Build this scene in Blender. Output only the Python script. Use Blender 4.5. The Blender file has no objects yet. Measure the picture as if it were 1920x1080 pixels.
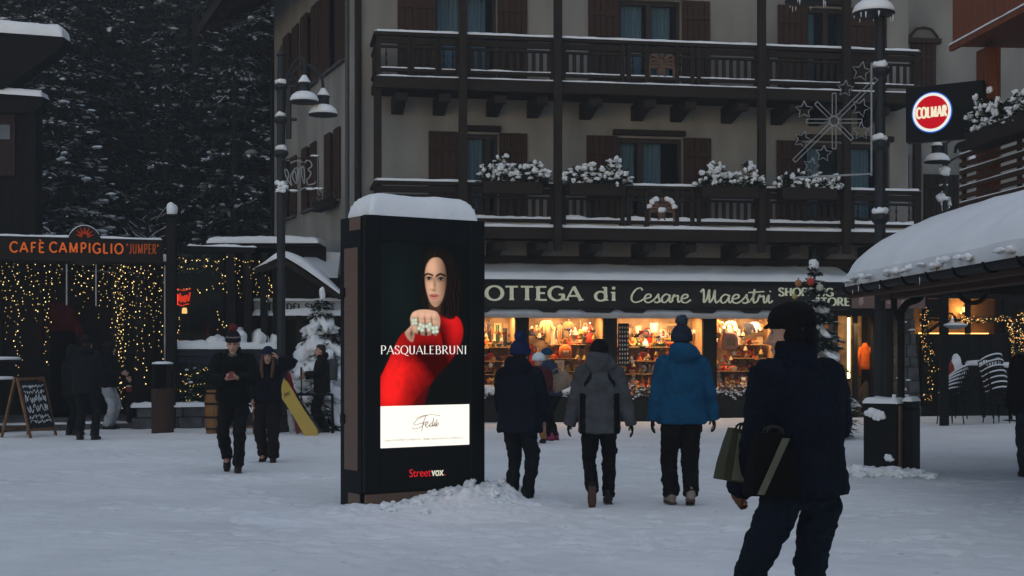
import bpy, math, random
import numpy as np
from math import sin, cos, pi, sqrt, radians, atan2, exp
from mathutils import Vector, Matrix, noise, Quaternion

SC = bpy.context.scene
COL = SC.collection
# ------------------------------------------------------------------ camera
FPX, HOR, EYE = 2666.67, 657.0, 1.6
cam = bpy.data.cameras.new("camera")
cam.lens = 50.0; cam.sensor_width = 36.0
cam.shift_y = (HOR - 540.0) / 1920.0
cam.clip_end = 2000.0
camo = bpy.data.objects.new("camera", cam); COL.objects.link(camo)
camo.location = (0, 0, EYE); camo.rotation_euler = (radians(90), 0, 0)
SC.camera = camo
# ------------------------------------------------------------------ sky, sun, exposure
SUN_EL, SUN_ROT = radians(9), radians(200)
W = bpy.data.worlds.new("World"); SC.world = W; W.use_nodes = True
nt = W.node_tree
sky = nt.nodes.new("ShaderNodeTexSky"); sky.sky_type = 'NISHITA'
sky.sun_disc = False; sky.sun_elevation = SUN_EL; sky.sun_rotation = SUN_ROT
sky.altitude = 1500; sky.air_density = 1.0; sky.dust_density = 0.6; sky.ozone_density = 1.4
bg = nt.nodes["Background"]; bg.inputs[1].default_value = 0.155
nt.links.new(sky.outputs[0], bg.inputs[0])
sl = bpy.data.lights.new("sun", 'SUN'); sl.energy = 0.8; sl.angle = radians(85); sl.color = (1.0, 0.975, 0.95)
so = bpy.data.objects.new("sun", sl); COL.objects.link(so)
# sun azimuth: light comes from behind-left of the camera, high overcast glow
so.rotation_euler = (radians(12), 0, radians(-25))
SC.view_settings.view_transform = 'Standard'
SC.view_settings.look = 'None'
SC.view_settings.exposure = 0.0
SC.view_settings.gamma = 1.0
SC.cycles.max_bounces = 6
SC.cycles.diffuse_bounces = 3
SC.cycles.glossy_bounces = 3
SC.cycles.transparent_max_bounces = 10
SC.cycles.sample_clamp_indirect = 2.0
SC.cycles.caustics_reflective = False
SC.cycles.caustics_refractive = False

# ------------------------------------------------------------------ helpers: objects
def tag(o, label=None, cat=None, group=None, kind=None):
    if label: o['label'] = label
    if cat: o['category'] = cat
    if group: o['group'] = group
    if kind: o['kind'] = kind
    return o
def thing(name, label, cat, loc=(0, 0, 0), rz=0.0, group=None, rot=None):
    o = bpy.data.objects.new(name, None); COL.objects.link(o)
    o.empty_display_size = 0.1
    o.location = loc; o.rotation_euler = rot if rot else (0, 0, rz)
    return tag(o, label, cat, group)
KIDS = {}
def link(name, me, parent=None):
    o = bpy.data.objects.new(name, me); COL.objects.link(o)
    if parent is not None:
        o.parent = parent; KIDS.setdefault(parent, []).append(o)
    return o
def dup(root, loc=None, rz=None, label=None, scale=None, parent=None, group=None):
    c = root.copy(); COL.objects.link(c)
    if parent is not None:
        c.parent = parent; KIDS.setdefault(parent, []).append(c)
    if loc is not None: c.location = loc
    if rz is not None: c.rotation_euler = (0, 0, rz)
    if scale is not None: c.scale = (scale,) * 3
    if label: c['label'] = label
    if group: c['group'] = group
    for ch in KIDS.get(root, []):
        dup(ch, parent=c)
    return c
BAKE = []

class MB:
    """collects faces, builds ONE mesh object"""
    def __init__(s):
        s.v = []; s.f = []; s.mi = []; s.cur = 0; s.M = None
    def add(s, vs, fs):
        b = len(s.v)
        if s.M is not None: vs = [s.M @ Vector(p) for p in vs]
        s.v += [tuple(p) for p in vs]
        s.f += [tuple(i + b for i in f) for f in fs]
        s.mi += [s.cur] * len(fs)
        return s
    def box(s, x0, x1, y0, y1, z0, z1, c=0.0):
        if x1 < x0: x0, x1 = x1, x0
        if y1 < y0: y0, y1 = y1, y0
        if z1 < z0: z0, z1 = z1, z0
        c = min(c, (x1-x0)*.45, (y1-y0)*.45, (z1-z0)*.45)
        if c <= 0:
            vs = [(x, y, z) for z in (z0, z1) for (x, y) in ((x0, y0), (x1, y0), (x1, y1), (x0, y1))]
            return s.add(vs, [(3, 2, 1, 0), (4, 5, 6, 7), (0, 1, 5, 4), (1, 2, 6, 5), (2, 3, 7, 6), (3, 0, 4, 7)])
        def ring(z, e):
            a0, a1, b0, b1 = x0+e, x1-e, y0+e, y1-e
            return [(a0+c, b0, z), (a1-c, b0, z), (a1, b0+c, z), (a1, b1-c, z), (a1-c, b1, z), (a0+c, b1, z), (a0, b1-c, z), (a0, b0+c, z)] if e == 0 else \
                   [(x0+c, y0+c, z), (x1-c, y0+c, z), (x1-c, y0+c, z), (x1-c, y1-c, z), (x1-c, y1-c, z), (x0+c, y1-c, z), (x0+c, y1-c, z), (x0+c, y0+c, z)]
        r = ring(z0+c, 0) + ring(z1-c, 0)
        q = [(x0+c, y0+c), (x1-c, y0+c), (x1-c, y1-c), (x0+c, y1-c)]
        vs = r + [(x, y, z0) for x, y in q] + [(x, y, z1) for x, y in q]
        fs = [(i, (i+1) % 8, 8+(i+1) % 8, 8+i) for i in range(8)]
        fs += [(19, 18, 17, 16), (20, 21, 22, 23)]
        for k in range(4):
            a, b = 2*k, (2*k+1)
            k2 = (k+1) % 4
            fs.append((16+k, 16+k2, b, a)); fs.append((20+k2, 20+k, 8+a, 8+b))
            fs.append((16+k2, (2*k+2) % 8, b)); fs.append((20+k2, 8+b, 8+(2*k+2) % 8))
        return s.add(vs, fs)
    def beam(s, a, b, w, h, up=(0, 0, 1)):
        a, b = Vector(a), Vector(b); d = (b-a).normalized(); up = Vector(up)
        sd = d.cross(up)
        if sd.length < 1e-4: sd = d.cross(Vector((1, 0, 0)))
        sd.normalize(); u = sd.cross(d)
        vs = [p + sd*x*w/2 + u*y*h/2 for p in (a, b) for x, y in ((-1, -1), (1, -1), (1, 1), (-1, 1))]
        return s.add(vs, [(0, 1, 2, 3)[::-1], (4, 5, 6, 7), (0, 1, 5, 4), (1, 2, 6, 5), (2, 3, 7, 6), (3, 0, 4, 7)])
    def tube(s, pts, r, n=8, cap=True, flat=1.0):
        pts = [Vector(p) for p in pts]
        m = len(pts)
        rs = r if isinstance(r, (list, tuple)) else [r]*m
        vs = []; fs = []
        t = (pts[1]-pts[0]).normalized()
        a = Vector((0, 0, 1)) if abs(t.z) < .9 else Vector((1, 0, 0))
        nr = (a - t*a.dot(t)).normalized()
        for i, p in enumerate(pts):
            if i == 0: t = pts[1]-pts[0]
            elif i == m-1: t = pts[-1]-pts[-2]
            else: t = (pts[i+1]-pts[i]).normalized() + (pts[i]-pts[i-1]).normalized()
            if t.length < 1e-9: t = Vector((0, 0, 1))
            t.normalize()
            nr = nr - t*nr.dot(t)
            if nr.length < 1e-6: nr = t.orthogonal()
            nr.normalize(); bn = t.cross(nr)
            rr = rs[i]
            ra, rb = rr if isinstance(rr, tuple) else (rr, rr*flat)
            for k in range(n):
                an = 2*pi*k/n
                vs.append(p + nr*cos(an)*ra + bn*sin(an)*rb)
        for i in range(m-1):
            for k in range(n):
                fs.append((i*n+k, i*n+(k+1) % n, (i+1)*n+(k+1) % n, (i+1)*n+k))
        if cap:
            fs.append(tuple(range(n))[::-1]); fs.append(tuple((m-1)*n+k for k in range(n)))
        return s.add(vs, fs)
    def loft(s, rings):
        n = len(rings[0]); vs = [p for r in rings for p in r]; fs = []
        for i in range(len(rings)-1):
            for k in range(n):
                fs.append((i*n+k, i*n+(k+1) % n, (i+1)*n+(k+1) % n, (i+1)*n+k))
        fs.append(tuple(range(n))[::-1]); fs.append(tuple((len(rings)-1)*n+k for k in range(n)))
        return s.add(vs, fs)
    def lathe(s, c, prof, n=20, wob=0.0):
        c = Vector(c)
        return s.loft([[c + Vector((r*cos(2*pi*k/n), r*sin(2*pi*k/n), z)) for k in range(n)] for r, z in prof])
    def prism(s, poly, fn, d0, d1):
        """poly in 2-D, fn(a,b,depth)->point"""
        n = len(poly)
        vs = [fn(a, b, d0) for a, b in poly] + [fn(a, b, d1) for a, b in poly]
        return s.add(vs, [tuple(range(n)), tuple(range(n, 2*n))[::-1]] + [(i, i+n, (i+1) % n+n, (i+1) % n) for i in range(n)])
    def blob(s, c, r, seed=0, amp=.18, sub=1, fr=1.3, rz=0.0):
        vs, fs = ICO[sub]; c = Vector(c); off = Vector((seed*3.17, seed*1.31, seed*.77))
        out = []
        for p in vs:
            k = 1 + amp*noise.noise(p*fr + off)*1.6
            q = Vector((p.x*r[0]*k, p.y*r[1]*k, p.z*r[2]*k))
            if rz: q = Vector((q.x*cos(rz)-q.y*sin(rz), q.x*sin(rz)+q.y*cos(rz), q.z))
            out.append(c+q)
        return s.add(out, fs)
    def grid(s, nx, ny, fn):
        vs = [fn(i/nx, j/ny) for j in range(ny+1) for i in range(nx+1)]
        return s.add(vs, [(j*(nx+1)+i, j*(nx+1)+i+1, (j+1)*(nx+1)+i+1, (j+1)*(nx+1)+i) for j in range(ny) for i in range(nx)])
    def snow(s, x0, x1, y0, y1, z, t, seed=0, r=None, step=.08, amp=.25, zf=None):
        """rounded snow slab lying on a rectangle; zf(x,y) adds a slope"""
        if x1 < x0: x0, x1 = x1, x0
        if y1 < y0: y0, y1 = y1, y0
        r = r or min(t*1.1, (x1-x0)/2, (y1-y0)/2)
        nx = max(4, min(160, int((x1-x0)/step))); ny = max(4, min(60, int((y1-y0)/step)))
        def sp(n, lo, hi):
            a = [lo, lo+(hi-lo)*.006] + [lo+(hi-lo)*(.5-.5*cos(pi*i/n)*(.35)-.5*(1-2*i/n)*.65) for i in range(1, n)] + [hi-(hi-lo)*.006, hi]
            return a
        xs, ys = sp(nx, x0, x1), sp(ny, y0, y1)
        vs = []; top = {}; NX, NY = len(xs), len(ys)
        for j, y in enumerate(ys):
            for i, x in enumerate(xs):
                e = min(x-x0, x1-x, y-y0, y1-y)
                q = min(max(e/r, 0), 1)
                nn = noise.noise(Vector((x*2.2+seed*7, y*2.2, seed)))*.6 + noise.noise(Vector((x*7+seed*3, y*7, seed+5)))*.3
                h = t*sqrt(max(0, 1-(1-q)**2))*(1+amp*nn)
                wob = .12*t*noise.noise(Vector((x*5, y*5, seed+9)))
                dz = zf(x, y) if zf else 0
                xx = x + (wob if (i == 0 or i == NX-1 or i == 1 or i == NX-2) else 0)
                yy = y + (wob if (j == 0 or j == NY-1 or j == 1 or j == NY-2) else 0)
                vs.append((xx, yy, z+dz+max(h, 0)))
        fs = [(j*NX+i, j*NX+i+1, (j+1)*NX+i+1, (j+1)*NX+i) for j in range(NY-1) for i in range(NX-1)]
        return s.add(vs, fs)
    def build(s, name, mat, parent=None, smooth=False, loc=None, rz=None):
        me = bpy.data.meshes.new(name); me.from_pydata(s.v, [], s.f)
        for m in (mat if isinstance(mat, (list, tuple)) else [mat]): me.materials.append(m)
        if any(s.mi): me.polygons.foreach_set('material_index', s.mi)
        if smooth: me.polygons.foreach_set('use_smooth', [True]*len(s.f))
        me.validate(); me.update()
        o = link(name, me, parent)
        if loc is not None: o.location = loc
        if rz is not None: o.rotation_euler = (0, 0, rz)
        return o

def _ico(sub):
    g = (1+sqrt(5))/2
    vs = [Vector(p).normalized() for p in [(-1, g, 0), (1, g, 0), (-1, -g, 0), (1, -g, 0), (0, -1, g), (0, 1, g), (0, -1, -g), (0, 1, -g), (g, 0, -1), (g, 0, 1), (-g, 0, -1), (-g, 0, 1)]]
    fs = [(0, 11, 5), (0, 5, 1), (0, 1, 7), (0, 7, 10), (0, 10, 11), (1, 5, 9), (5, 11, 4), (11, 10, 2), (10, 7, 6), (7, 1, 8), (3, 9, 4), (3, 4, 2), (3, 2, 6), (3, 6, 8), (3, 8, 9), (4, 9, 5), (2, 4, 11), (6, 2, 10), (8, 6, 7), (9, 8, 1)]
    for _ in range(sub):
        mid = {}; nf = []
        def m(a, b):
            k = (min(a, b), max(a, b))
            if k not in mid:
                vs.append(((vs[a]+vs[b])/2).normalized()); mid[k] = len(vs)-1
            return mid[k]
        for a, b, c in fs:
            ab, bc, ca = m(a, b), m(b, c), m(c, a)
            nf += [(a, ab, ca), (b, bc, ab), (c, ca, bc), (ab, bc, ca)]
        fs = nf
    return vs, fs
ICO = {i: _ico(i) for i in range(4)}

class Fr:
    """a local frame standing on the ground: x along, y into the depth, z up; px/py read where a picture column meets it"""
    def __init__(s, X, Y, ang):
        s.X, s.Y, s.a = X, Y, ang; s.c, s.s = cos(ang), sin(ang)
    def x(s, px, y=0.0):
        t = (px-960)/FPX
        return (t*(s.Y+y*s.c) - s.X + y*s.s)/(s.c - t*s.s)
    def dep(s, x, y=0.0): return s.Y + x*s.s + y*s.c
    def z(s, py, x, y=0.0): return EYE - (py-HOR)*s.dep(x, y)/FPX
    def w(s, x, y, z=0.0): return Vector((s.X + x*s.c - y*s.s, s.Y + x*s.s + y*s.c, z))
    def thing(s, name, label, cat, x=0, y=0, z=0, group=None, rz=0.0):
        return thing(name, label, cat, s.w(x, y, z), s.a+rz, group)
def P(px, py, Y): return Vector(((px-960)/FPX*Y, Y, EYE-(py-HOR)*Y/FPX))
def GY(py): return EYE*FPX/(py-HOR)
def G(px, py): Y = GY(py); return Vector(((px-960)/FPX*Y, Y, 0))

def cat_rom(pts, n=6, closed=False):
    pts = [Vector(p) for p in pts]; out = []; m = len(pts)
    rng = range(m if closed else m-1)
    for i in rng:
        g = lambda k: pts[k % m] if closed else pts[min(max(k, 0), m-1)]
        p0, p1, p2, p3 = g(i-1), g(i), g(i+1), g(i+2)
        for k in range(n):
            t = k/n
            out.append(.5*((2*p1)+(p2-p0)*t+(2*p0-5*p1+4*p2-p3)*t*t+(3*p1-p0-3*p2+p3)*t**3))
    out.append(pts[0] if closed else pts[-1])
    return out

# ------------------------------------------------------------------ materials (all procedural)
MATS = {}
def mat(name, col, rough=.7, var=.15, scale=6.0, bump=0.0, bscale=30.0, metal=0.0, coat=0.0, stretch=(1, 1, 1), col2=None, spec=.2, sheen=0.0, detail=5, rand=0.0):
    if name in MATS: return MATS[name]
    m = bpy.data.materials.new(name); m.use_nodes = True; n = m.node_tree; N, L = n.nodes, n.links
    b = N["Principled BSDF"]
    b.inputs['Roughness'].default_value = rough; b.inputs['Metallic'].default_value = metal
    b.inputs['Specular IOR Level'].default_value = spec
    b.inputs['Coat Weight'].default_value = coat
    if sheen: b.inputs['Sheen Weight'].default_value = sheen
    tc = N.new("ShaderNodeTexCoord"); mp = N.new("ShaderNodeMapping"); mp.inputs['Scale'].default_value = stretch
    L.new(tc.outputs['Object'], mp.inputs[0])
    nz = N.new("ShaderNodeTexNoise"); nz.inputs['Scale'].default_value = scale; nz.inputs['Detail'].default_value = detail
    L.new(mp.outputs[0], nz.inputs['Vector'])
    rp = N.new("ShaderNodeValToRGB")
    c = Vector(col[:3]); c2 = Vector(col2) if col2 else c*(1+var)
    c1 = c if col2 else c*(1-var)
    rp.color_ramp.elements[0].position = .32; rp.color_ramp.elements[1].position = .68
    rp.color_ramp.elements[0].color = (*c1, 1); rp.color_ramp.elements[1].color = (*[min(1, k) for k in c2], 1)
    L.new(nz.outputs[0], rp.inputs[0])
    out = rp.outputs[0]
    if rand:
        oi = N.new("ShaderNodeObjectInfo"); hs = N.new("ShaderNodeHueSaturation")
        mr = N.new("ShaderNodeMapRange"); mr.inputs[3].default_value = 1-rand; mr.inputs[4].default_value = 1+rand
        L.new(oi.outputs['Random'], mr.inputs[0]); L.new(mr.outputs[0], hs.inputs['Value']); L.new(out, hs.inputs['Color']); out = hs.outputs[0]
    L.new(out, b.inputs['Base Color'])
    if bump:
        n2 = N.new("ShaderNodeTexNoise"); n2.inputs['Scale'].default_value = bscale; n2.inputs['Detail'].default_value = 6
        L.new(mp.outputs[0], n2.inputs['Vector'])
        bp = N.new("ShaderNodeBump"); bp.inputs['Strength'].default_value = bump; bp.inputs['Distance'].default_value = .02
        L.new(n2.outputs[0], bp.inputs['Height']); L.new(bp.outputs[0], b.inputs['Normal'])
    MATS[name] = m
    return m
def emit(name, col, st=1.0, nee=True):
    if name in MATS: return MATS[name]
    m = bpy.data.materials.new(name); m.use_nodes = True; n = m.node_tree; N, L = n.nodes, n.links
    N.remove(N["Principled BSDF"]); e = N.new("ShaderNodeEmission")
    e.inputs[0].default_value = (*col, 1); e.inputs[1].default_value = st
    L.new(e.outputs[0], N["Material Output"].inputs[0])
    if not nee: m.cycles.emission_sampling = 'NONE'
    MATS[name] = m
    return m
def glassy(name, tint, refl=.12, rough=.03, opac=0.0, body=(0.02, 0.03, 0.04)):
    """window glass: clear, tinted, partly reflecting"""
    if name in MATS: return MATS[name]
    m = bpy.data.materials.new(name); m.use_nodes = True; n = m.node_tree; N, L = n.nodes, n.links
    b = N["Principled BSDF"]; b.inputs['Base Color'].default_value = (*body, 1); b.inputs['Roughness'].default_value = rough
    tr = N.new("ShaderNodeBsdfTransparent"); tr.inputs[0].default_value = (*tint, 1)
    lw = N.new("ShaderNodeLayerWeight"); lw.inputs[0].default_value = .3
    ad = N.new("ShaderNodeMath"); ad.operation = 'MULTIPLY_ADD'; ad.inputs[1].default_value = .5; ad.inputs[2].default_value = refl+opac
    cl = N.new("ShaderNodeClamp")
    mx = N.new("ShaderNodeMixShader")
    L.new(lw.outputs[1], ad.inputs[0]); L.new(ad.outputs[0], cl.inputs[0]); L.new(cl.outputs[0], mx.inputs[0])
    L.new(tr.outputs[0], mx.inputs[1]); L.new(b.outputs[0], mx.inputs[2]); L.new(mx.outputs[0], N["Material Output"].inputs[0])
    MATS[name] = m
    return m
def snow_mat(name, c=(.80, .82, .86), bump=.35, bs=18, dirt=.0):
    return mat(name, tuple(k*.93 for k in c), rough=.75, scale=1.7, col2=c, bump=bump, bscale=bs, spec=.25)
SNOW = snow_mat("snow"); SNOWF = snow_mat("forest snow", (.74, .78, .84), bump=.2)
WOODD = mat("dark stained wood", (.020, .0145, .0115), .8, .35, 4, .3, 40, stretch=(6, 6, 1), spec=.2)
WOODB = mat("brown wood", (.045, .022, .014), .65, .3, 5, .25, 40, stretch=(7, 7, 1))
SHUT = mat("shutter wood", (.040, .0195, .0135), .75, .3, 5, .3, 30, stretch=(8, 8, .8), spec=.2)
WALL = mat("cream render", (.235, .225, .21), .9, .24, 1.1, .3, 60, stretch=(1, 1, .4), detail=8)
BLACK = mat("black metal", (.0035, .004, .005), .6, .3, 8, .1, 60, spec=.15)
IRON = mat("cast iron", (.012, .0145, .018), .55, .3, 12, .25, 50, spec=.3)
STONE = mat("grey stone", (.075, .075, .08), .85, .35, 5, .6, 14)
CONC = mat("grey render", (.11, .105, .10), .9, .2, 3, .3, 40)
NEEDLE = mat("needles", (.020, .027, .026), .8, .5, 3, rand=.6)
NEEDLN = mat("near needles", (.020, .034, .024), .75, .5, 8)
BARK = mat("bark", (.014, .012, .011), .9, .4, 10, .5, 20)
WARM = emit("warm bulb", (1.0, .70, .26), 2.4, nee=False)
WARMD = emit("dim warm bulb", (1.0, .66, .22), .75, nee=False)
ORB = emit("amber bulb", (1.0, .42, .12), 2.2, nee=False)
# ------------------------------------------------------------------ lettering: strokes with contrast and serifs
def arc(cx, cy, rx, ry, a0, a1, n=12):
    return [(cx+rx*cos(radians(a0+(a1-a0)*i/n)), cy+ry*sin(radians(a0+(a1-a0)*i/n))) for i in range(n+1)]
def bowl(x, y0, y1, r):
    m = (y0+y1)/2; h = (y1-y0)/2
    return [(x, y1)] + arc(x+r-h*.9 if r > h else x+r*.3, m, h*.9 if r > h else r*.7, h, 90, -90, 12) + [(x, y0)]
SS = [(v.x, v.y) for v in cat_rom([(.50, .80, 0), (.42, .95, 0), (.26, 1.0, 0), (.08, .90, 0), (.07, .68, 0), (.28, .52, 0), (.50, .36, 0), (.50, .10, 0), (.28, 0, 0), (.10, .06, 0), (.03, .22, 0)], 4)]
GL = {
 'A': (.78, [([(0, 0), (.39, 1)], 't'), ([(.39, 1), (.78, 0)], ''), ([(.17, .33), (.61, .33)], '')], [(0, 0), (.78, 0)]),
 'B': (.60, [([(.1, 0), (.1, 1)], ''), (bowl(.1, .53, 1, .40), ''), (bowl(.1, 0, .53, .48), '')], [(.08, 0), (.08, 1)]),
 'C': (.70, [(arc(.42, .5, .42, .5, 42, 318, 20), '')], []),
 'D': (.72, [([(.1, 0), (.1, 1)], ''), (bowl(.1, 0, 1, .60), '')], [(.08, 0), (.08, 1)]),
 'E': (.54, [([(.1, 0), (.1, 1)], ''), ([(.1, .97), (.54, .97)], ''), ([(.1, .52), (.46, .52)], ''), ([(.1, .03), (.56, .03)], '')], [(.08, 0), (.08, 1)]),
 'F': (.52, [([(.1, 0), (.1, 1)], ''), ([(.1, .97), (.54, .97)], ''), ([(.1, .52), (.46, .52)], '')], [(.08, 0), (.08, 1)]),
 'G': (.76, [(arc(.42, .5, .42, .5, 42, 330, 20), ''), ([(.74, .42), (.74, .08)], ''), ([(.50, .43), (.80, .43)], '')], []),
 'H': (.74, [([(.1, 0), (.1, 1)], ''), ([(.64, 0), (.64, 1)], ''), ([(.1, .52), (.64, .52)], '')], [(.1, 0), (.1, 1), (.64, 0), (.64, 1)]),
 'I': (.20, [([(.1, 0), (.1, 1)], '')], [(.1, 0), (.1, 1)]),
 'J': (.40, [([(.32, 1), (.32, .22)] + arc(.16, .2, .16, .2, 0, -150, 8), '')], [(.32, 1)]),
 'L': (.52, [([(.1, 0), (.1, 1)], ''), ([(.1, .03), (.54, .03)], '')], [(.1, 0), (.1, 1)]),
 'M': (.90, [([(.1, 0), (.1, 1)], 't'), ([(.1, 1), (.45, .05)], ''), ([(.45, .05), (.8, 1)], 't'), ([(.8, 1), (.8, 0)], '')], [(.1, 0), (.8, 0)]),
 'N': (.78, [([(.1, 0), (.1, 1)], 't'), ([(.1, 1), (.68, 0)], ''), ([(.68, 0), (.68, 1)], 't')], [(.1, 0), (.08, 1), (.68, 1)]),
 'O': (.84, [(arc(.42, .5, .42, .5, 0, 360, 28), '')], []),
 'P': (.58, [([(.1, 0), (.1, 1)], ''), (bowl(.1, .46, 1, .46), '')], [(.1, 0), (.08, 1)]),
 'Q': (.84, [(arc(.42, .5, .42, .5, 0, 360, 28), ''), ([(.42, .06), (.62, -.12), (.92, -.2)], '')], []),
 'R': (.66, [([(.1, 0), (.1, 1)], ''), (bowl(.1, .48, 1, .44), ''), ([(.30, .48), (.66, 0)], '')], [(.1, 0), (.08, 1), (.66, 0)]),
 'S': (.56, [(SS, '')], []),
 'T': (.66, [([(.33, 0), (.33, 1)], ''), ([(0, .97), (.66, .97)], '')], [(.33, 0)]),
 'U': (.72, [([(.1, 1), (.1, .3)] + arc(.36, .28, .26, .28, 180, 360, 12) + [(.62, 1)], '')], [(.1, 1), (.62, 1)]),
 'V': (.74, [([(0, 1), (.37, 0)], ''), ([(.37, 0), (.74, 1)], 't')], [(0, 1), (.74, 1)]),
 'd': (.62, [(arc(.30, .33, .27, .34, 0, 360, 18), ''), ([(.54, 0), (.54, 1.02)], '')], [(.58, 0), (.48, 1.02)]),
 'i': (.26, [([(.13, 0), (.13, .66)], ''), ([(.13, .84), (.13, 1.04)], '')], [(.13, 0), (.09, .66)]),
 '`': (0, [([(-.42, 1.30), (-.26, 1.12)], '')], []),
 '"': (.2, [([(.04, 1), (.0, .78)], ''), ([(.16, 1), (.12, .78)], '')], []),
 '-': (1.6, [([(.1, .5), (1.5, .5)], '')], []),
 ' ': (.36, [], []),
}
def ribbon(mb, pts, ws, d0, d1):
    """flat stroke of varying width in the x-y plane, from depth d0 to d1 (z)"""
    pts = [Vector((p[0], p[1])) for p in pts]; m = len(pts)
    closed = (pts[0]-pts[-1]).length < 1e-5
    vs = []
    for i, p in enumerate(pts):
        if closed and i in (0, m-1): t = (pts[1]-pts[0]).normalized()+(pts[-1]-pts[-2]).normalized()
        elif i == 0: t = pts[1]-pts[0]
        elif i == m-1: t = pts[-1]-pts[-2]
        else: t = (pts[i+1]-pts[i]).normalized()+(pts[i]-pts[i-1]).normalized()
        if t.length < 1e-9: t = Vector((1, 0))
        t.normalize(); n = Vector((-t.y, t.x))*ws[i]/2
        for q in (p+n, p-n): vs.append((q.x, q.y, d1)); vs.append((q.x, q.y, d0))
    fs = []
    for i in range(m-1):
        a, b = 4*i, 4*i+4
        fs += [(a, a+2, b+2, b), (a+1, b+1, b+3, a+3), (a, b, b+1, a+1), (a+2, a+3, b+3, b+2)]
    fs += [(0, 1, 3, 2), (4*m-4, 4*m-2, 4*m-1, 4*m-3)]
    mb.add(vs, fs)
def text_w(s, gap): return sum(GL[c][0] + gap for c in s) - gap
def letter_geo(mb, s, x, y, h, wx, thick, thin, serif=0.0, st=.05, gap=.14, dep=.01, d=0.0):
    """letters of height h with horizontal scale wx; weights in units of the height"""
    k = 0
    for ch in s:
        w, strokes, sers = GL[ch]
        for pts, fl in strokes:
            P2 = [(x+a*h*wx, y+b*h) for a, b in pts]
            ws = []
            for i in range(len(P2)):
                a, b = P2[max(i-1, 0)], P2[min(i+1, len(P2)-1)]
                if i in (0, len(P2)-1) and len(P2) > 8 and (Vector(P2[0])-Vector(P2[-1])).length < 1e-5:
                    a, b = P2[-2], P2[1]
                dx, dy = abs(b[0]-a[0]), abs(b[1]-a[1]); q = dy/(sqrt(dx*dx+dy*dy)+1e-9)
                ws.append((thin if fl == 't' else thin+(thick-thin)*q**1.6)*h)
            k += 1; e = (k % 7)*.0004
            ribbon(mb, P2, ws, d, d+dep+e)
        for sx, sy in sers:
            if serif:
                k += 1; e = (k % 7)*.0004+.0004
                yy = y+(sy-st/2 if sy > .5 else sy+st/2)*h
                ribbon(mb, [(x+sx*h*wx-serif*h/2, yy), (x+sx*h*wx+serif*h/2, yy)], [st*h]*2, d, d+dep+e)
        x += (w+gap)*h*wx
    return x
def letters(name, s, M, h, width, mt, parent, thick=.16, thin=.16, serif=0.0, st=.06, gap=.14, dep=.012, extra=None):
    mb = MB(); mb.M = M
    wx = width/(text_w(s, gap)*h)
    letter_geo(mb, s, 0, 0, h, wx, thick, thin, serif, st, gap, dep)
    if extra: extra(mb)
    return mb.build(name, mt, parent)
def face_M(x, y, z, rz=0.0):
    """text plane facing local -y with its origin at (x,y,z): text x -> +x, text y -> +z, out -> -y"""
    return Matrix.Translation((x, y, z)) @ Matrix.Rotation(rz, 4, 'Z') @ Matrix(((1, 0, 0, 0), (0, 0, -1, 0), (0, 1, 0, 0), (0, 0, 0, 1)))
def bfont(name, s, M, h, width, mt, parent, off=0.0, dep=.004, align='LEFT'):
    c = bpy.data.curves.new(name, 'FONT'); c.body = s; c.size = 1.0; c.offset = off; c.extrude = .5
    o = bpy.data.objects.new(name, c); COL.objects.link(o)
    dg = bpy.context.evaluated_depsgraph_get(); me = bpy.data.meshes.new_from_object(o.evaluated_get(dg))
    bpy.data.objects.remove(o); bpy.data.curves.remove(c)
    co = [v.co.copy() for v in me.vertices]
    x0, x1 = min(p.x for p in co), max(p.x for p in co); y1 = max(p.y for p in co)
    for v in me.vertices:
        v.co = M @ Vector(((v.co.x-x0)/(x1-x0)*width, v.co.y/y1*h, (v.co.z+.5)*dep))
    me.materials.clear(); me.materials.append(mt); me.name = name
    return link(name, me, parent)
def script_geo(mb, strokes, x, y, sx, sy, w, d=0.0, dep=.012, n=5):
    for k, st in enumerate(strokes):
        pts = [(x+p.x*sx, y+p.y*sy) for p in cat_rom([(a, b, 0) for a, b in st], n)]
        ws = []
        for i in range(len(pts)):
            a, b = pts[max(i-1, 0)], pts[min(i+1, len(pts)-1)]
            q = abs(b[1]-a[1])/(abs(b[1]-a[1])+abs(b[0]-a[0])+1e-9)
            ws.append(w*(.72+.45*q))
        ribbon(mb, pts, ws, d, d+dep+(k % 6)*.0004)
CUR = {
 'C': (1.15, [[(1.05, 1.45), (.85, 1.75), (.45, 1.55), (.1, .9), (.05, .3), (.35, 0), (.8, .12), (1.15, .4)]]),
 'e': (.85, [[(.1, .45), (.6, .62), (.62, .95), (.3, .95), (.08, .5), (.2, .05), (.55, .0), (.95, .35)]]),
 's': (.75, [[(.0, .2), (.35, .7), (.5, 1.0), (.5, .65), (.62, .25), (.4, -.02), (.12, .08)], [(.4, -.02), (.8, .2)]]),
 'a': (1.0, [[(.78, .85), (.45, 1.0), (.1, .6), (.12, .1), (.4, .02), (.72, .5), (.82, .95)], [(.82, .95), (.76, .3), (.88, .02), (1.1, .3)]]),
 'r': (.80, [[(.0, .3), (.2, .95), (.25, .75), (.55, .85), (.55, .4), (.62, .03), (.9, .35)]]),
 'M': (1.75, [[(.05, 1.25), (.3, 1.6), (.35, .8), (.35, .05), (.62, .5), (.8, 1.55), (.82, .8), (.85, .05), (1.15, .6), (1.3, 1.5), (1.3, .6), (1.42, .02), (1.75, .35)]]),
 't': (.70, [[(.1, .3), (.4, 1.0), (.42, 1.6), (.33, .5), (.42, .02), (.75, .3)], [(-.1, 1.25), (1.3, 1.38)]]),
 'i': (.45, [[(.0, .35), (.2, .95), (.18, .3), (.3, .02), (.55, .3)], [(.30, 1.35), (.36, 1.45)]]),
}
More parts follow.
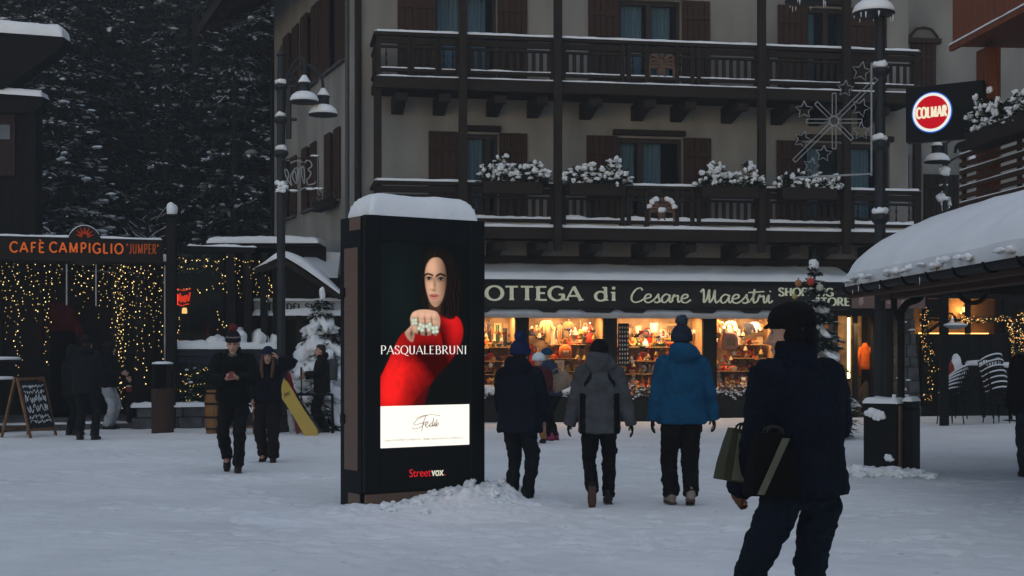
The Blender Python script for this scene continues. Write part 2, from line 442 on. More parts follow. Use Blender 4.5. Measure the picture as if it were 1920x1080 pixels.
def cursive(mb, s, x, y, sx, sy, w, dep=.012):
    for ch in s:
        if ch == ' ': x += .7*sx; continue
        wd, st = CUR[ch]; script_geo(mb, st, x, y, sx, sy, w, dep=dep); x += wd*sx
    return x

# ------------------------------------------------------------------ ground, hillside
def gnd(x, y):
    """height of the trodden snow"""
    v = Vector((x, y, 0))
    h = .022*noise.noise(v*.55) + .012*noise.noise(v*1.7+Vector((5, 1, 0))) + .008*noise.noise(v*4.3+Vector((1, 9, 0)))
    # banks left along the shop front and the terraces
    d = y-(30.75+.172*x)
    if 20 < y: h += .10*exp(-((d+.1)/.45)**2)*(1 if 3.5 < x < 30 else .25)
    return h
def axis(lo, hi, a, b, s):
    xs = [a+(b-a)*i/s for i in range(s+1)]
    step = (b-a)/s; st = step; x = a
    L = []
    while x > lo: st *= 1.18; x -= st; L.append(x)
    R = []; x = b; st = step
    while x < hi: st *= 1.18; x += st; R.append(x)
    return L[::-1]+xs+R
gx = axis(-200, 200, -7.5, 7.5, 330)
gy = axis(-40, 250, 5.5, 20, 300)
gy = [y for y in gy if y <= 20]+[20+.085*i for i in range(1, 190)]+[y for y in axis(-40, 250, 20, 36, 180) if y > 36.2]
mb = MB(); NX = len(gx); GXA, GYA = np.array(gx), np.array(gy)
GZ = np.array([[gnd(x, y)-(.5 if y > 60 else 0) for x in gx] for y in gy])
R = random.Random(40)
def stamp(x, y, an, ln, wd, dp):
    i0, i1 = np.searchsorted(GXA, [x-ln*2, x+ln*2]); j0, j1 = np.searchsorted(GYA, [y-ln*2, y+ln*2])
    if i1-i0 < 3 or j1-j0 < 3: return
    XX, YY = np.meshgrid(GXA[i0:i1]-x, GYA[j0:j1]-y); u = (XX*cos(an)+YY*sin(an))/ln; v = (-XX*sin(an)+YY*cos(an))/wd
    r2 = u*u+v*v
    GZ[j0:j1, i0:i1] += -dp*np.exp(-r2**2)+dp*.45*np.exp(-((np.sqrt(r2)-1.45)/.35)**2)
for t_ in range(80):
    x, y, an = R.uniform(-7, 7), R.uniform(6.5, 24), R.choice((0, 1.57, .6, 2.4, 1.2, 3.0))+R.gauss(0, .35)
    for k in range(R.randint(8, 22)):
        x += cos(an)*.36; y += sin(an)*.36; an += R.gauss(0, .06); sd = .09*(1 if k % 2 else -1)
        stamp(x-sin(an)*sd, y+cos(an)*sd, an+R.gauss(0, .15), .145, .062, R.uniform(.010, .034))
for t_ in range(420): stamp(R.uniform(-7, 7), R.uniform(6, 22), R.uniform(0, 3.14), R.uniform(.08, .25), R.uniform(.05, .16), R.uniform(-.014, .014))
mb.v = [(x, y, float(GZ[j, i])) for j, y in enumerate(gy) for i, x in enumerate(gx)]
mb.f = [(j*NX+i, j*NX+i+1, (j+1)*NX+i+1, (j+1)*NX+i) for j in range(len(gy)-1) for i in range(NX-1)]; mb.mi = [0]*len(mb.f)
def ground_mat():
    m = bpy.data.materials.new("trodden snow"); m.use_nodes = True; n = m.node_tree; N, L = n.nodes, n.links
    b = N["Principled BSDF"]; b.inputs['Roughness'].default_value = .8; b.inputs['Specular IOR Level'].default_value = .2
    tc = N.new("ShaderNodeTexCoord")
    def nz(s, d, r=.55, mp=None):
        k = N.new("ShaderNodeTexNoise"); k.inputs['Scale'].default_value = s; k.inputs['Detail'].default_value = d; k.inputs['Roughness'].default_value = r
        if mp:
            q = N.new("ShaderNodeMapping"); q.inputs['Scale'].default_value = mp; L.new(tc.outputs['Object'], q.inputs[0]); L.new(q.outputs[0], k.inputs['Vector'])
        else: L.new(tc.outputs['Object'], k.inputs['Vector'])
        return k
    a = nz(.55, 4); f = nz(4.5, 8, .7); sp = nz(9.0, 2, .5); tr = nz(2.6, 5, .6, (.35, 1.6, 1))
    r1 = N.new("ShaderNodeValToRGB"); r1.color_ramp.elements[0].position = .3; r1.color_ramp.elements[1].position = .7
    r1.color_ramp.elements[0].color = (.66, .675, .70, 1); r1.color_ramp.elements[1].color = (.80, .815, .84, 1)
    L.new(a.outputs[0], r1.inputs[0])
    r2 = N.new("ShaderNodeValToRGB"); r2.color_ramp.elements[0].position = .66; r2.color_ramp.elements[1].position = .74
    r2.color_ramp.elements[0].color = (1, 1, 1, 1); r2.color_ramp.elements[1].color = (.72, .70, .68, 1)
    L.new(tr.outputs[0], r2.inputs[0])
    r3 = N.new("ShaderNodeValToRGB"); r3.color_ramp.elements[0].position = .70; r3.color_ramp.elements[1].position = .76
    r3.color_ramp.elements[0].color = (1, 1, 1, 1); r3.color_ramp.elements[1].color = (.55, .52, .5, 1)
    L.new(sp.outputs[0], r3.inputs[0])
    m1 = N.new("ShaderNodeMix"); m1.data_type = 'RGBA'; m1.blend_type = 'MULTIPLY'; m1.inputs[0].default_value = .55
    m2 = N.new("ShaderNodeMix"); m2.data_type = 'RGBA'; m2.blend_type = 'MULTIPLY'; m2.inputs[0].default_value = .7
    L.new(r1.outputs[0], m1.inputs[6]); L.new(r2.outputs[0], m1.inputs[7]); L.new(m1.outputs[2], m2.inputs[6]); L.new(r3.outputs[0], m2.inputs[7])
    L.new(m2.outputs[2], b.inputs['Base Color'])
    ad = N.new("ShaderNodeMath"); ad.operation = 'MULTIPLY_ADD'; ad.inputs[1].default_value = .5
    L.new(tr.outputs[0], ad.inputs[0]); L.new(f.outputs[0], ad.inputs[2])
    bp = N.new("ShaderNodeBump"); bp.inputs['Strength'].default_value = .55; bp.inputs['Distance'].default_value = .05
    L.new(ad.outputs[0], bp.inputs['Height']); L.new(bp.outputs[0], b.inputs['Normal'])
    return m
tag(mb.build("ground", ground_mat(), smooth=True), kind='structure')

def hill_h(x, y):
    t = max(0, y-44)
    return t*.62 + 3*noise.noise(Vector((x*.03, y*.03, 2))) * min(1, t/15) - .3
mb = MB()
mb.grid(90, 50, lambda a, b: (lambda x, y: (x, y, hill_h(x, y)))(-100+200*a, 43+75*b))
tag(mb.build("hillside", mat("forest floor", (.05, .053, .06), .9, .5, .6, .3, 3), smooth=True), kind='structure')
# ------------------------------------------------------------------ hotel with the souvenir shop
HF = Fr(-3.326, 31.23, .1703)
def holed_wall(mb, x0, x1, z0, z1, holes, y=0.0, depth=.28):
    xs = sorted({x0, x1} | {h[0] for h in holes} | {h[1] for h in holes})
    zs = sorted({z0, z1} | {h[2] for h in holes} | {h[3] for h in holes})
    for i in range(len(xs)-1):
        for j in range(len(zs)-1):
            cx, cz = (xs[i]+xs[i+1])/2, (zs[j]+zs[j+1])/2
            if any(h[0] < cx < h[1] and h[2] < cz < h[3] for h in holes): continue
            mb.add([(xs[i], y, zs[j]), (xs[i+1], y, zs[j]), (xs[i+1], y, zs[j+1]), (xs[i], y, zs[j+1])], [(0, 1, 2, 3)])
    for a, b, c, d in holes:
        q = y+depth
        mb.add([(a, y, c), (b, y, c), (b, y, d), (a, y, d), (a, q, c), (b, q, c), (b, q, d), (a, q, d)], [(0, 4, 5, 1), (1, 5, 6, 2), (2, 6, 7, 3), (3, 7, 4, 0)])
hotel = HF.thing("hotel", "cream rendered alpine hotel with dark wooden balconies above a lit souvenir shop", "hotel")
WR = HF.x(1703)
hx = HF.x
Z1, Z2 = 4.27, 7.42                                  # floor levels of the two balconies
GLS = glassy("window glass", (.75, .82, .86), .08)
GLSL = glassy("shop glass", (.97, .97, .97), .03)
CURT = mat("pale curtain", (.40, .48, .53), .9, .3, 2.0, stretch=(14, 14, .4))
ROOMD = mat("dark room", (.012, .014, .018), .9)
FRW = mat("window frame wood", (.035, .024, .020), .6, .3, 6, stretch=(6, 6, 1))
FRL = mat("pale window frame", (.16, .16, .16), .6)

# floors' openings measured: (px left, px right, floor z, top z)
openings = []
def opening(pl, pr, z0, z1):
    a, b = hx(pl), hx(pr); openings.append((a, b, z0, z1)); return a, b
o_up = [opening(815, 931, Z2, 9.55), opening(1160, 1276, Z2, 9.55), opening(1512, 1588, Z2, 9.55)]
o_lo = [opening(870, 934, Z1, 6.42), opening(1158, 1279, Z1, 6.42), opening(1502, 1668, Z1, 6.42)]
mb = MB()
holed_wall(mb, -.0, WR, 3.3, 13.0, openings)
mb.box(-.0, WR, .9, 1.0, 3.3, 13.0)
wall = mb.build("wall", WALL, hotel)
# right end of the main block steps back
mb = MB(); mb.add([(WR, 0, 0), (WR, 1.6, 0), (WR, 1.6, 13), (WR, 0, 13)], [(0, 1, 2, 3)])
mb.add([(WR, 1.6, 0), (WR+9, 1.6, 0), (WR+9, 1.6, 13), (WR, 1.6, 13)], [(0, 1, 2, 3)])
mb.build("wall", WALL, hotel)
# slanted gable side wall on the left
SD = Vector((-1.83, 9.41, 0)); SDL = SD.length; SDn = SD.normalized()
def side_t(px):
    T = (px-960)/FPX; t = (HF.X - HF.Y*T)/(T+.379); return t*1.0693
def side_M(): return Matrix.Rotation(atan2(SDn.y, SDn.x), 4, 'Z')
SM = side_M()
# in the side frame x runs back along the wall; the outer face looks to +y (left of the run)
sideh = []
for pl, pr, z0, z1 in ((605, 648, 8.3, 10.2), (568, 597, 8.3, 10.15), (535, 560, 8.3, 10.1), (613, 638, 5.15, 6.75), (570, 593, 5.2, 6.75), (531, 556, 5.2, 6.7)):
    sideh.append((side_t(pr), side_t(pl), z0, z1))
mb = MB(); mb.M = SM @ Matrix.Scale(-1, 4, (0, 1, 0))
holed_wall(mb, 0, SDL, 0, 13, sideh, 0, .25)
mb.build("wall", WALL, hotel)
for a, b, c, d in sideh:
    f = MB(); f.M = SM
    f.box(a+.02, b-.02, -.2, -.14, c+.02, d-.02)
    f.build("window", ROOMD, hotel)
    for k, (p, q) in enumerate(((a-.02-(b-a)*.05, a+(b-a)*.36), (b-(b-a)*.36, b+.02+(b-a)*.05))):
        s_ = MB(); s_.M = SM; s_.box(p, q, .012, .06, c-.03, d+.03, .006)
        for i in range(1, 5): s_.box(p+(q-p)*i/5-.004, p+(q-p)*i/5+.004, .058, .066, c, d)
        s_.build("shutter", SHUT, hotel)
    s_ = MB(); s_.M = SM; s_.box(a-.05, b+.05, .002, .10, c-.10, c-.035); s_.build("sill", STONE, hotel)
# side flower box under the nearest lower window
mb = MB(); mb.M = SM; a, b, c, d = sideh[3]; mb.box(a-.05, b+.05, .11, .34, c-.24, c-.02, .01); mb.build("window_box", WOODD, hotel)
rnd = random.Random(4)
mb = MB(); mb.M = SM
for i in range(120):
    p = Vector((rnd.uniform(a-.1, b+.1), rnd.uniform(.1, .42), c-.02+rnd.random()*.16)); q = p+Vector((rnd.uniform(-.1, .1), rnd.uniform(-.1, .1), rnd.uniform(-.1, .1)))
    mb.beam(p, q, .02, .006)
mb.build("plant", mat("dry twigs", (.06, .05, .045), .9), hotel)
# eaves on the left with rafters and gutter
mb = MB(); mb.M = SM
ez = 10.75
mb.add([(-1.5, -.3, ez+1.2), (SDL+1.6, -.3, ez+1.2), (SDL+1.6, 1.9, ez-.05), (-1.5, 1.9, ez-.05), (-1.5, -.3, ez+1.42), (SDL+1.6, -.3, ez+1.42), (SDL+1.6, 1.95, ez+.17), (-1.5, 1.95, ez+.17)],
       [(0, 1, 2, 3), (7, 6, 5, 4), (0, 4, 5, 1), (1, 5, 6, 2), (2, 6, 7, 3), (3, 7, 4, 0)])
roof = mb.build("roof", WOODD, hotel)
mb = MB(); mb.M = SM
for i in range(9):
    x = .3+i*1.15; mb.beam((x, -.1, ez+.93), (x, 1.7, ez-.08), .16, .2)
mb.build("rafters", WOODD, roof)
mb = MB(); mb.M = SM; mb.tube([(SDL+.35, 1.9, ez), (SDL+.1, .6, ez-.55), (SDL-.02, .06, ez-.75), (SDL-.02, .06, .1)], .06); mb.build("downpipe", BLACK, hotel)
mb = MB(); mb.tube([(-.06, -.07, 0.1), (-.06, -.07, 13)], .075, 10); mb.build("downpipe", WOODD, hotel)
mb = MB(); mb.tube([(-.28, .2, 0.1), (-.28, .2, 13)], .05, 8); mb.build("downpipe", mat("grey pipe", (.07, .07, .072), .6), hotel)

# windows with shutters
def planked(mb, x0, x1, z0, z1, y0, y1, n):
    for i in range(n):
        a = x0+(x1-x0)*i/n; b = x0+(x1-x0)*(i+1)/n
        mb.box(a+.004, b-.004, y0, y1, z0, z1, .006)
    for z in (z0+(z1-z0)*.18, z0+(z1-z0)*.82): mb.box(x0+.02, x1-.02, y0-.022, y0-.002, z-.05, z+.05, .005)
def hotel_window(a, b, z0, z1, shutters, curtain, mull=.5, frame=FRW, lint=True):
    w = MB(); t = .075
    w.box(a+.004, a+t, .10, .19, z0, z1-.004); w.box(b-t, b-.004, .10, .19, z0, z1-.004)
    w.box(a+t, b-t, .10, .19, z1-t-.02, z1-.004); w.box(a+t, b-t, .10, .19, z0, z0+.45)
    if mull: m = a+(b-a)*mull; w.box(m-.06, m+.06, .095, .185, z0+.45, z1-t-.02)
    wi = w.build("window", frame, hotel)
    p = MB(); p.box(a+t, b-t, .145, .155, z0+.45, z1-t-.02); p.build("pane", GLS, wi)
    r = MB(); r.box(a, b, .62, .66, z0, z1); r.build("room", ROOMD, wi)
    for q0, q1 in curtain:
        c = MB(); n = 26; xa, xb = a+(b-a)*q0, a+(b-a)*q1
        c.grid(n, 1, lambda i, j: (xa+(xb-xa)*i, .30+.03*sin(i*n*1.3)+.012*sin(i*n*.43), z0+.1+(z1-z0-.12)*j)); c.build("curtain", CURT, wi, True)
    for p0, p1 in shutters:
        s_ = MB(); planked(s_, p0, p1, z0+.02, z1+.03, -.07, -.025, 5); s_.build("shutter", SHUT, hotel)
    if lint:
        l = MB(); l.box(a-.12, b+.05, -.16, -.004, z1+.05, z1+.17, .012); l.build("lintel", WOODD, wi)
hotel_window(*o_up[0], Z2, 9.55, [(hx(745), hx(814)), (hx(932), hx(988))], [(.02, .42), (.55, .85)], .45)
hotel_window(*o_up[1], Z2, 9.55, [(hx(1102), hx(1159)), (hx(1277), hx(1330))], [(.05, .42), (.56, .88)], .5, FRW)
hotel_window(*o_up[2], Z2, 9.55, [(hx(1457), hx(1511)), (hx(1589), hx(1661))], [(.05, .3)], .5)
hotel_window(*o_lo[0], Z1, 6.42, [(hx(803), hx(869)), (hx(935), hx(988))], [(.06, .60)], .7)
hotel_window(*o_lo[1], Z1, 6.42, [(hx(1099), hx(1157)), (hx(1280), hx(1332))], [(.06, .30), (.42, .72)], .36)
hotel_window(*o_lo[2], Z1, 6.42, [(hx(1455), hx(1501))], [(.12, .25), (.5, .82)], .45)
# recessed part: doors and windows seen beyond the main block
def rec(px, y=1.6): return HF.x(px, y)
a, b = rec(1706), rec(1752)
w = MB(); planked(w, a, b, 7.4, 9.15, 1.5, 1.56, 5); w.box(a-.12, b+.12, 1.44, 1.58, 9.17, 9.3, .01)
w.tube([(a-.05, 1.5, 9.32), ((a+b)/2-.2, 1.5, 9.52), ((a+b)/2, 1.5, 9.56), ((a+b)/2+.2, 1.5, 9.52), (b+.05, 1.5, 9.32)], .035)
w.build("door", SHUT, hotel)
a, b = rec(1702), rec(1728)
w = MB(); w.box(a, a+.06, 1.52, 1.58, 4.3, 6.4); w.box(b-.06, b, 1.52, 1.58, 4.3, 6.4); w.box(a+.06, b-.06, 1.52, 1.58, 6.3, 6.4); wi = w.build("window", FRL, hotel)
w = MB(); w.box(a+.06, b-.06, 1.54, 1.56, 4.3, 6.3); w.build("pane", mat("dim pane", (.10, .115, .125), .2), wi)
w = MB(); planked(w, rec(1730), rec(1795), 4.3, 5.95, 1.5, 1.56, 6); w.build("shutter", WOODD, hotel)

# balconies
BV = 1.2
def baluster_turned(mb, x, y, z0, z1):
    h = z1-z0
    mb.lathe((x, y, z0), [(.014, 0), (.014, h*.18), (.030, h*.26), (.016, h*.36), (.012, h*.5), (.016, h*.62), (.030, h*.7), (.014, h*.8), (.014, h)], 8)
def balcony(z, name_label, xl, xr, bays, eagle, seed):
    """z = floor level; bays: list of (x0,x1,kind)"""
    s = MB(); s.box(xl-.02, xr, -BV-.02, -.002, z-.22, z-.03, .01)
    s.box(xl-.06, xr+.04, -BV-.09, -BV-.022, z-.27, z-.02, .01)
    bal = s.build("balcony", WOODD, hotel); 
    x = xl+.55
    while x < xr:
        poly = [(-.0, z-.28), (-BV+.12, z-.28), (-BV-.02, z-.36), (-BV+.02, z-.50), (-BV+.22, z-.50), (-BV+.42, z-.47), (-.0, z-.62)]
        j = MB(); j.prism(poly, lambda p, q, d: (d, p, q), x-.13, x+.13); x += .92 + .28*((int(x*3)) % 2)
        j.build("joist", WOODD, bal)
    rt = z+.92
    r = MB()
    r.box(xl-.05, xr+.03, -BV-.09, -BV+.07, rt-.075, rt, .012)
    r.box(xl, xr, -BV-.04, -BV+.02, rt-.235, rt-.10, .006); r.box(xl, xr, -BV-.045, -BV+.025, rt-.33, rt-.275, .008)
    r.box(xl, xr, -BV-.05, -BV+.03, z+.09, z+.16, .008)
    r.box(xl-.045, xl+.055, -BV+.07, -.01, rt-.072, rt-.003); r.box(xl-.02, xl+.05, -BV+.03, -.01, z+.09, z+.16); r.box(xl-.02, xl+.05, -BV+.03, -.01, rt-.3, rt-.23)
    r.build("railing", WOODD, bal)
    bl = MB(); rn = random.Random(seed)
    for y in [-.12-.2*i for i in range(5)]: bl.box(xl-.0, xl+.03, y-.06, y+.06, z+.14, rt-.25)
    bl.build("side_boards", WOODD, bal)
    for x0, x1, kind in bays:
        bl = MB()
        if kind == 'board':
            n = max(3, int((x1-x0)/.155))
            for i in range(n):
                x = x0+(x1-x0)*(i+.5)/n
                bl.box(x-.042, x+.042, -BV-.022, -BV+.003, z+.165, rt-.335, .006)
        else:
            n = max(2, int((x1-x0)/.30))
            for i in range(n): baluster_turned(bl, x0+(x1-x0)*(i+.5)/n, -BV, z+.165, rt-.335)
        for x in (x0, x1): bl.box(x-.05, x+.05, -BV-.06, -BV+.04, z-.02, rt-.076, .008)
        bl.build("balusters", WOODD, bal)
    sn = MB()
    sn.snow(xl-.06, xr+.03, -BV-.10, -BV+.07, rt+.001, .055, seed, .05, .07, .5); sn.build("rail_snow", SNOW, bal, True); sn = MB()
    sn.snow(xl-.05, xl+.06, -BV+.08, -.02, rt+.001, .05, seed+1, .04, .07, .5)
    sn.snow(xl, xr, -BV-.085, -BV-.03, z-.018, .035+.03*(z < 6), seed+2, .03, .07, .8)
    sn.snow(xl, xr, -BV-.05, -BV+.03, z+.162, .03+.04*(z < 6), seed+3, .03, .05, 1.1)
    if z < 6:
        sn.snow(xl, xr, -BV+.04, -.05, z-.025, .16, seed+4, .1, .1, .7)
    sn.build("snow_cover", SNOW, bal, True)
    if eagle:
        ex = eagle; e = MB(); ez_ = z+.40
        e.blob((ex, -BV-.02, ez_), (.10, .05, .20), 3, .1, 2); e.blob((ex, -BV-.05, ez_+.22), (.055, .05, .06), 4, .1, 2)
        for sg in (-1, 1):
            for k in range(4):
                p = [(ex+sg*.06, -BV-.03, ez_+.14-.05*k), (ex+sg*(.20+.03*k), -BV-.03, ez_+.24-.10*k), (ex+sg*(.30-.02*k), -BV-.03, ez_+.12-.14*k)]
                e.tube(cat_rom(p, 4), [.05-.004*i*.9 for i in range(9)], 6)
            e.tube([(ex+sg*.04, -BV-.02, ez_-.15), (ex+sg*.10, -BV-.02, ez_-.27)], .03, 6)
        ea = e.build("carved_eagle", mat("carved wood", (.11, .065, .045), .6, .3, 9), bal, True)
        if z < 6:
            e = MB()
            for sg in (-1, 1):
                for k in range(4): e.blob((ex+sg*(.12+.055*k), -BV-.05, ez_+.24-.03*k*k*.6), (.07, .06, .055), k, .3, 1)
            e.blob((ex, -BV-.06, ez_+.0), (.10, .06, .06), 7, .3, 1)
            e.build("snow_cover", SNOW, ea, True)
    return bal
XL = HF.x(705, -BV); XR = HF.x(1722, -BV)
hb = lambda px: HF.x(px, -BV)
pp = [hb(868), hb(1046), hb(1172), hb(1303), hb(1428), hb(1587)]
bays2 = [(XL+.05, hb(768), 'turned'), (hb(772), hb(820), 'board'), (hb(823), hb(858), 'turned'), (hb(878), hb(1036), 'board'), (hb(1056), hb(1166), 'board'), (hb(1178), hb(1212), 'turned'), (hb(1268), hb(1297), 'turned'), (hb(1309), hb(1418), 'board'), (hb(1438), hb(1578), 'board'), (hb(1597), hb(1716), 'board')]
bays1 = [(XL+.05, hb(858), 'turned'), (hb(878), hb(1036), 'board'), (hb(1056), hb(1166), 'board'), (hb(1178), hb(1212), 'turned'), (hb(1268), hb(1297), 'turned'), (hb(1309), hb(1418), 'board'), (hb(1438), hb(1578), 'board'), (hb(1597), hb(1716), 'turned')]
bal2 = balcony(Z2, "", XL, XR, bays2, hb(1240), 11)
bal1 = balcony(Z1, "", XL, XR, bays1, hb(1240), 21)
# tall posts tying the balconies together
mb = MB()
YP = -BV-.17
for px, z0, z1 in ((868, 3.75, 13), (1046, 3.75, 13), (1428, 3.75, 13), (1587, 3.75, 13)):
    x = HF.x(px, YP); p = MB(); p.box(x-.085, x+.085, YP-.075, YP+.075, z0, z1, .012); p.build("post", WOODD, hotel)
for px, z0, z1 in ((708, 4.0, 7.15), (1719, 4.0, 7.15)):
    x = HF.x(px, -BV+.1); p = MB(); p.box(x-.08, x+.08, -BV+.02, -BV+.17, z0, z1, .012); p.build("post", WOODD, hotel)

# ground floor: shop front
XA, XB = HF.x(640, 0), HF.x(1700, 0)
mb = MB()
mb.box(XA, WR, 1.02, 1.12, 0, 3.3); mb.build("wall", mat("dark shop back", (.02, .018, .016), .9), hotel)
# piers and mullions of dark wood
piers = [(855, 893), (969, 989), (1134, 1154), (1321, 1341), (1458, 1535)]
SHOPF = mat("shop front wood", (.009, .008, .0075), .6, .3, 5, .2, 40, stretch=(6, 6, 1))
for a, b in piers:
    p = MB(); p.box(HF.x(a), HF.x(b), -.06, .12, .02, 2.42, .01); p.build("pier", SHOPF, hotel)
p = MB(); p.box(XA, HF.x(855)-.003, -.03, .12, .02, 2.42); p.build("pier", SHOPF, hotel)
p = MB(); p.box(HF.x(1640), WR, -.03, .4, .02, 2.42); p.build("pier", SHOPF, hotel)
p = MB(); p.box(XA, HF.x(1535)-.003, -.30, -.065, 0, .50, .012); p.box(XA, HF.x(1535)-.003, -.062, .95, 0, .46); p.build("plinth", SHOPF, hotel)
# beam zone and wall between ledge and balcony
p = MB(); p.box(XA, WR, -.02, .9, 2.425, 3.28); p.build("beam", SHOPF, hotel)
p = MB(); p.box(XA, WR, -.05, -.004, 3.40, 3.72, .01); p.build("beam", WOODD, hotel)
# little snowy roof over the fascia
LX1 = HF.x(1600, -1.0)
p = MB()
p.add([(XA, -.06, 3.45), (LX1, -.06, 3.45), (LX1, -1.06, 3.13), (XA, -1.06, 3.13), (XA, -.06, 3.36), (LX1, -.06, 3.36), (LX1, -1.06, 3.04), (XA, -1.06, 3.04)],
      [(0, 3, 2, 1), (4, 5, 6, 7), (3, 7, 6, 2), (0, 1, 5, 4), (0, 4, 7, 3), (1, 2, 6, 5)])
cr = p.build("canopy_roof", BLACK, hotel)
p = MB(); p.snow(XA, LX1+.02, -1.05, -.08, 3.135, .12, 31, .10, .1, .35, zf=lambda x, y: (y+1.06)*.32); p.build("snow_cover", SNOW, cr, True)
# fascia board with the shop's name
p = MB(); p.box(XA, HF.x(1592, -1.0), -1.0, -.94, 2.52, 3.05, .008); p.box(XA, HF.x(1592, -1.0), -1.02, -1.004, 3.0, 3.035); p.box(XA, HF.x(1592, -1.0), -1.02, -1.004, 2.53, 2.555)
fas = p.build("sign_board", mat("fascia black", (.014, .012, .010), .55, .3, 4, .1, 30), hotel)
p = MB(); p.box(HF.x(1575, -1.0), HF.x(1592, -1.0), -.93, -.05, 2.52, 3.03); p.build("side_board", SHOPF, hotel)
CREAM = mat("cream lettering", (.84, .85, .62), .6, .08, 20)
fx = lambda px: HF.x(px, -1.0)
fz = lambda py, px: HF.z(py, fx(px), -1.0)
ya = -1.003
z0 = fz(563, 1000); hgt = fz(537, 1000)-z0
gap = .16
w = fx(1089)-fx(912)
wB = w*text_w("BOTTEGA", gap)/text_w("OTTEGA", gap)
letters("lettering", "BOTTEGA", face_M(fx(1089)-wB, ya, z0), hgt, wB, CREAM, fas, .27, .13, .36, .11, gap, .02)
letters("lettering", "di", face_M(fx(1115), ya, z0), hgt*.98, fx(1155)-fx(1115), CREAM, fas, .24, .12, .30, .10, .2, .02)
mb = MB(); mb.M = face_M(fx(1183), ya, fz(567, 1230))
mb2 = mb; s1 = (fx(1296)-fx(1183))/5.55
cursive(mb, "Cesare", 0, 0, s1, hgt*.60, .038, .02)
mb.build("lettering", CREAM, fas)
mb = MB(); mb.M = face_M(fx(1312), ya, fz(568, 1370)); s1 = (fx(1440)-fx(1312))/6.0
cursive(mb, "Maestri", 0, 0, s1, hgt*.62, .038, .02)
mb.build("lettering", CREAM, fas)
hs = hgt*.58
letters("lettering", "SHOPPING", face_M(fx(1460), ya, fz(555, 1500)), hs, fx(1561)-fx(1460), CREAM, fas, .28, .15, .30, .11, .16, .02)
p = MB(); p.box(fx(1566), fx(1590), -1.02, -1.003, fz(548.5, 1575), fz(546.5, 1575)); p.build("lettering", CREAM, fas)
letters("lettering", "STORE", face_M(fx(1527), ya, fz(573, 1550)), hs, fx(1592)-fx(1527), CREAM, fas, .28, .15, .30, .11, .16, .02)
# rolled awning under the fascia with snow in its folds
p = MB(); aw = mat("grey awning cloth", (.42, .44, .47), .85, .12, 3, .2, 20)
x0, x1 = XA, fx(1545)
p.grid(60, 6, lambda i, j: (x0+(x1-x0)*i, -.90+.12*sin(j*pi)*-1, 2.50-.19*j+.006*sin(i*90)))
p.build("awning", aw, hotel, True)
p = MB(); rn = random.Random(9)
for k in range(9):
    a = x0+.4+k*(x1-x0)/9.2+rn.uniform(-.3, .3); L = rn.uniform(.5, 1.0)
    p.add([(a, -1.035, 2.51), (a+L, -1.035, 2.51), (a+L-.12, -1.045, 2.42), (a+.16, -1.045, 2.43)], [(0, 3, 2, 1)])
p.build("awning_valance", SHOPF, hotel)
# glazed bays: glass, back wall, floor, lights
bays = [(893, 969), (989, 1134), (1154, 1321), (1341, 1458)]
INTER = mat("warm shop wall", (.13, .075, .04), .8, .3, 3.5, .1, 20, col2=(.36, .24, .14))
SHELF = mat("shelf pine", (.42, .24, .10), .6, .2, 6, stretch=(1, 6, 6))
LAMPW = emit("shop lamp", (1.0, .62, .26), 5.0, nee=False)
BAYX = []
for k, (a, b) in enumerate(bays):
    xa, xb = HF.x(a), HF.x(b); BAYX.append((xa, xb))
    w = MB(); w.box(xa+.001, xa+.03, -.03, .06, .5, 2.36); w.box(xb-.03, xb-.001, -.03, .06, .5, 2.36); w.box(xa+.03, xb-.03, -.03, .06, 2.33, 2.36); w.box(xa+.03, xb-.03, -.03, .06, .5, .54)
    wi = w.build("shop_window", SHOPF, hotel)
    p = MB(); p.box(xa+.03, xb-.03, .0, .008, .54, 2.33); p.build("pane", GLSL, wi)
    p = MB(); p.box(xa, xb, .93, .96, .5, 2.42); p.build("back_panel", INTER, wi)
    p = MB(); p.box(xa+.001, xb-.001, .13, .93, .47, .52); p.build("display_floor", SHELF, wi)
    p = MB(); p.box(xa+.002, xa+.02, .13, .92, .53, 2.40); p.box(xb-.02, xb-.002, .13, .92, .53, 2.40); p.build("side_panel", SHELF, wi)
    lb = MB(); lb.box(xa+.1, xb-.1, .30, .36, 2.38, 2.41); lb.build("lamp_strip", LAMPW, wi)
    al = bpy.data.lights.new("shop_light", 'AREA'); al.shape = 'RECTANGLE'; al.size = (xb-xa)*.8; al.size_y = .3; al.energy = 34*(xb-xa); al.color = (1.0, .63, .33)
    ao = bpy.data.objects.new("shop_light", al); COL.objects.link(ao); ao.parent = wi; ao.location = ((xa+xb)/2, .34, 2.36); ao.rotation_euler = (radians(12), 0, 0)
# evergreen troughs before the windows
def frond_bank(mb, sn, x0, x1, y0, y1, z, n, seed, h=.25, snow=.5):
    r = random.Random(seed)
    for i in range(n):
        p = Vector((r.uniform(x0, x1), r.uniform(y0, y1), z+r.random()**1.5*h))
        d = Vector((r.uniform(-1, 1), r.uniform(-1, .3), r.uniform(-.3, .9))).normalized()
        q = p+d*r.uniform(.08, .20); sd = d.cross(Vector((r.uniform(-1, 1), r.uniform(-1, 1), 1))).normalized()*.022
        mb.add([p-sd*.3, p+sd*.3, q*.6+p*.4+sd, q, q*.6+p*.4-sd], [(0, 1, 2, 3, 4)])
        if r.random() < snow: sn.blob(q*.7+p*.3+Vector((0, 0, .015)), (r.uniform(.015, .05), r.uniform(.015, .04), r.uniform(.01, .025)), i, .3, 1)
tr = HF.thing("planter_trough", "long dark trough of evergreen sprigs dusted with snow below the lit shop windows", "planter", 0, 0, 0)
p = MB(); p.box(HF.x(860), HF.x(1458), -.29, -.075, .503, .57, .01); p.build("trough", SHOPF, tr)
m1, m2 = MB(), MB(); frond_bank(m1, m2, HF.x(860), HF.x(1458), -.32, -.07, .5, 1500, 3, .24, .5)
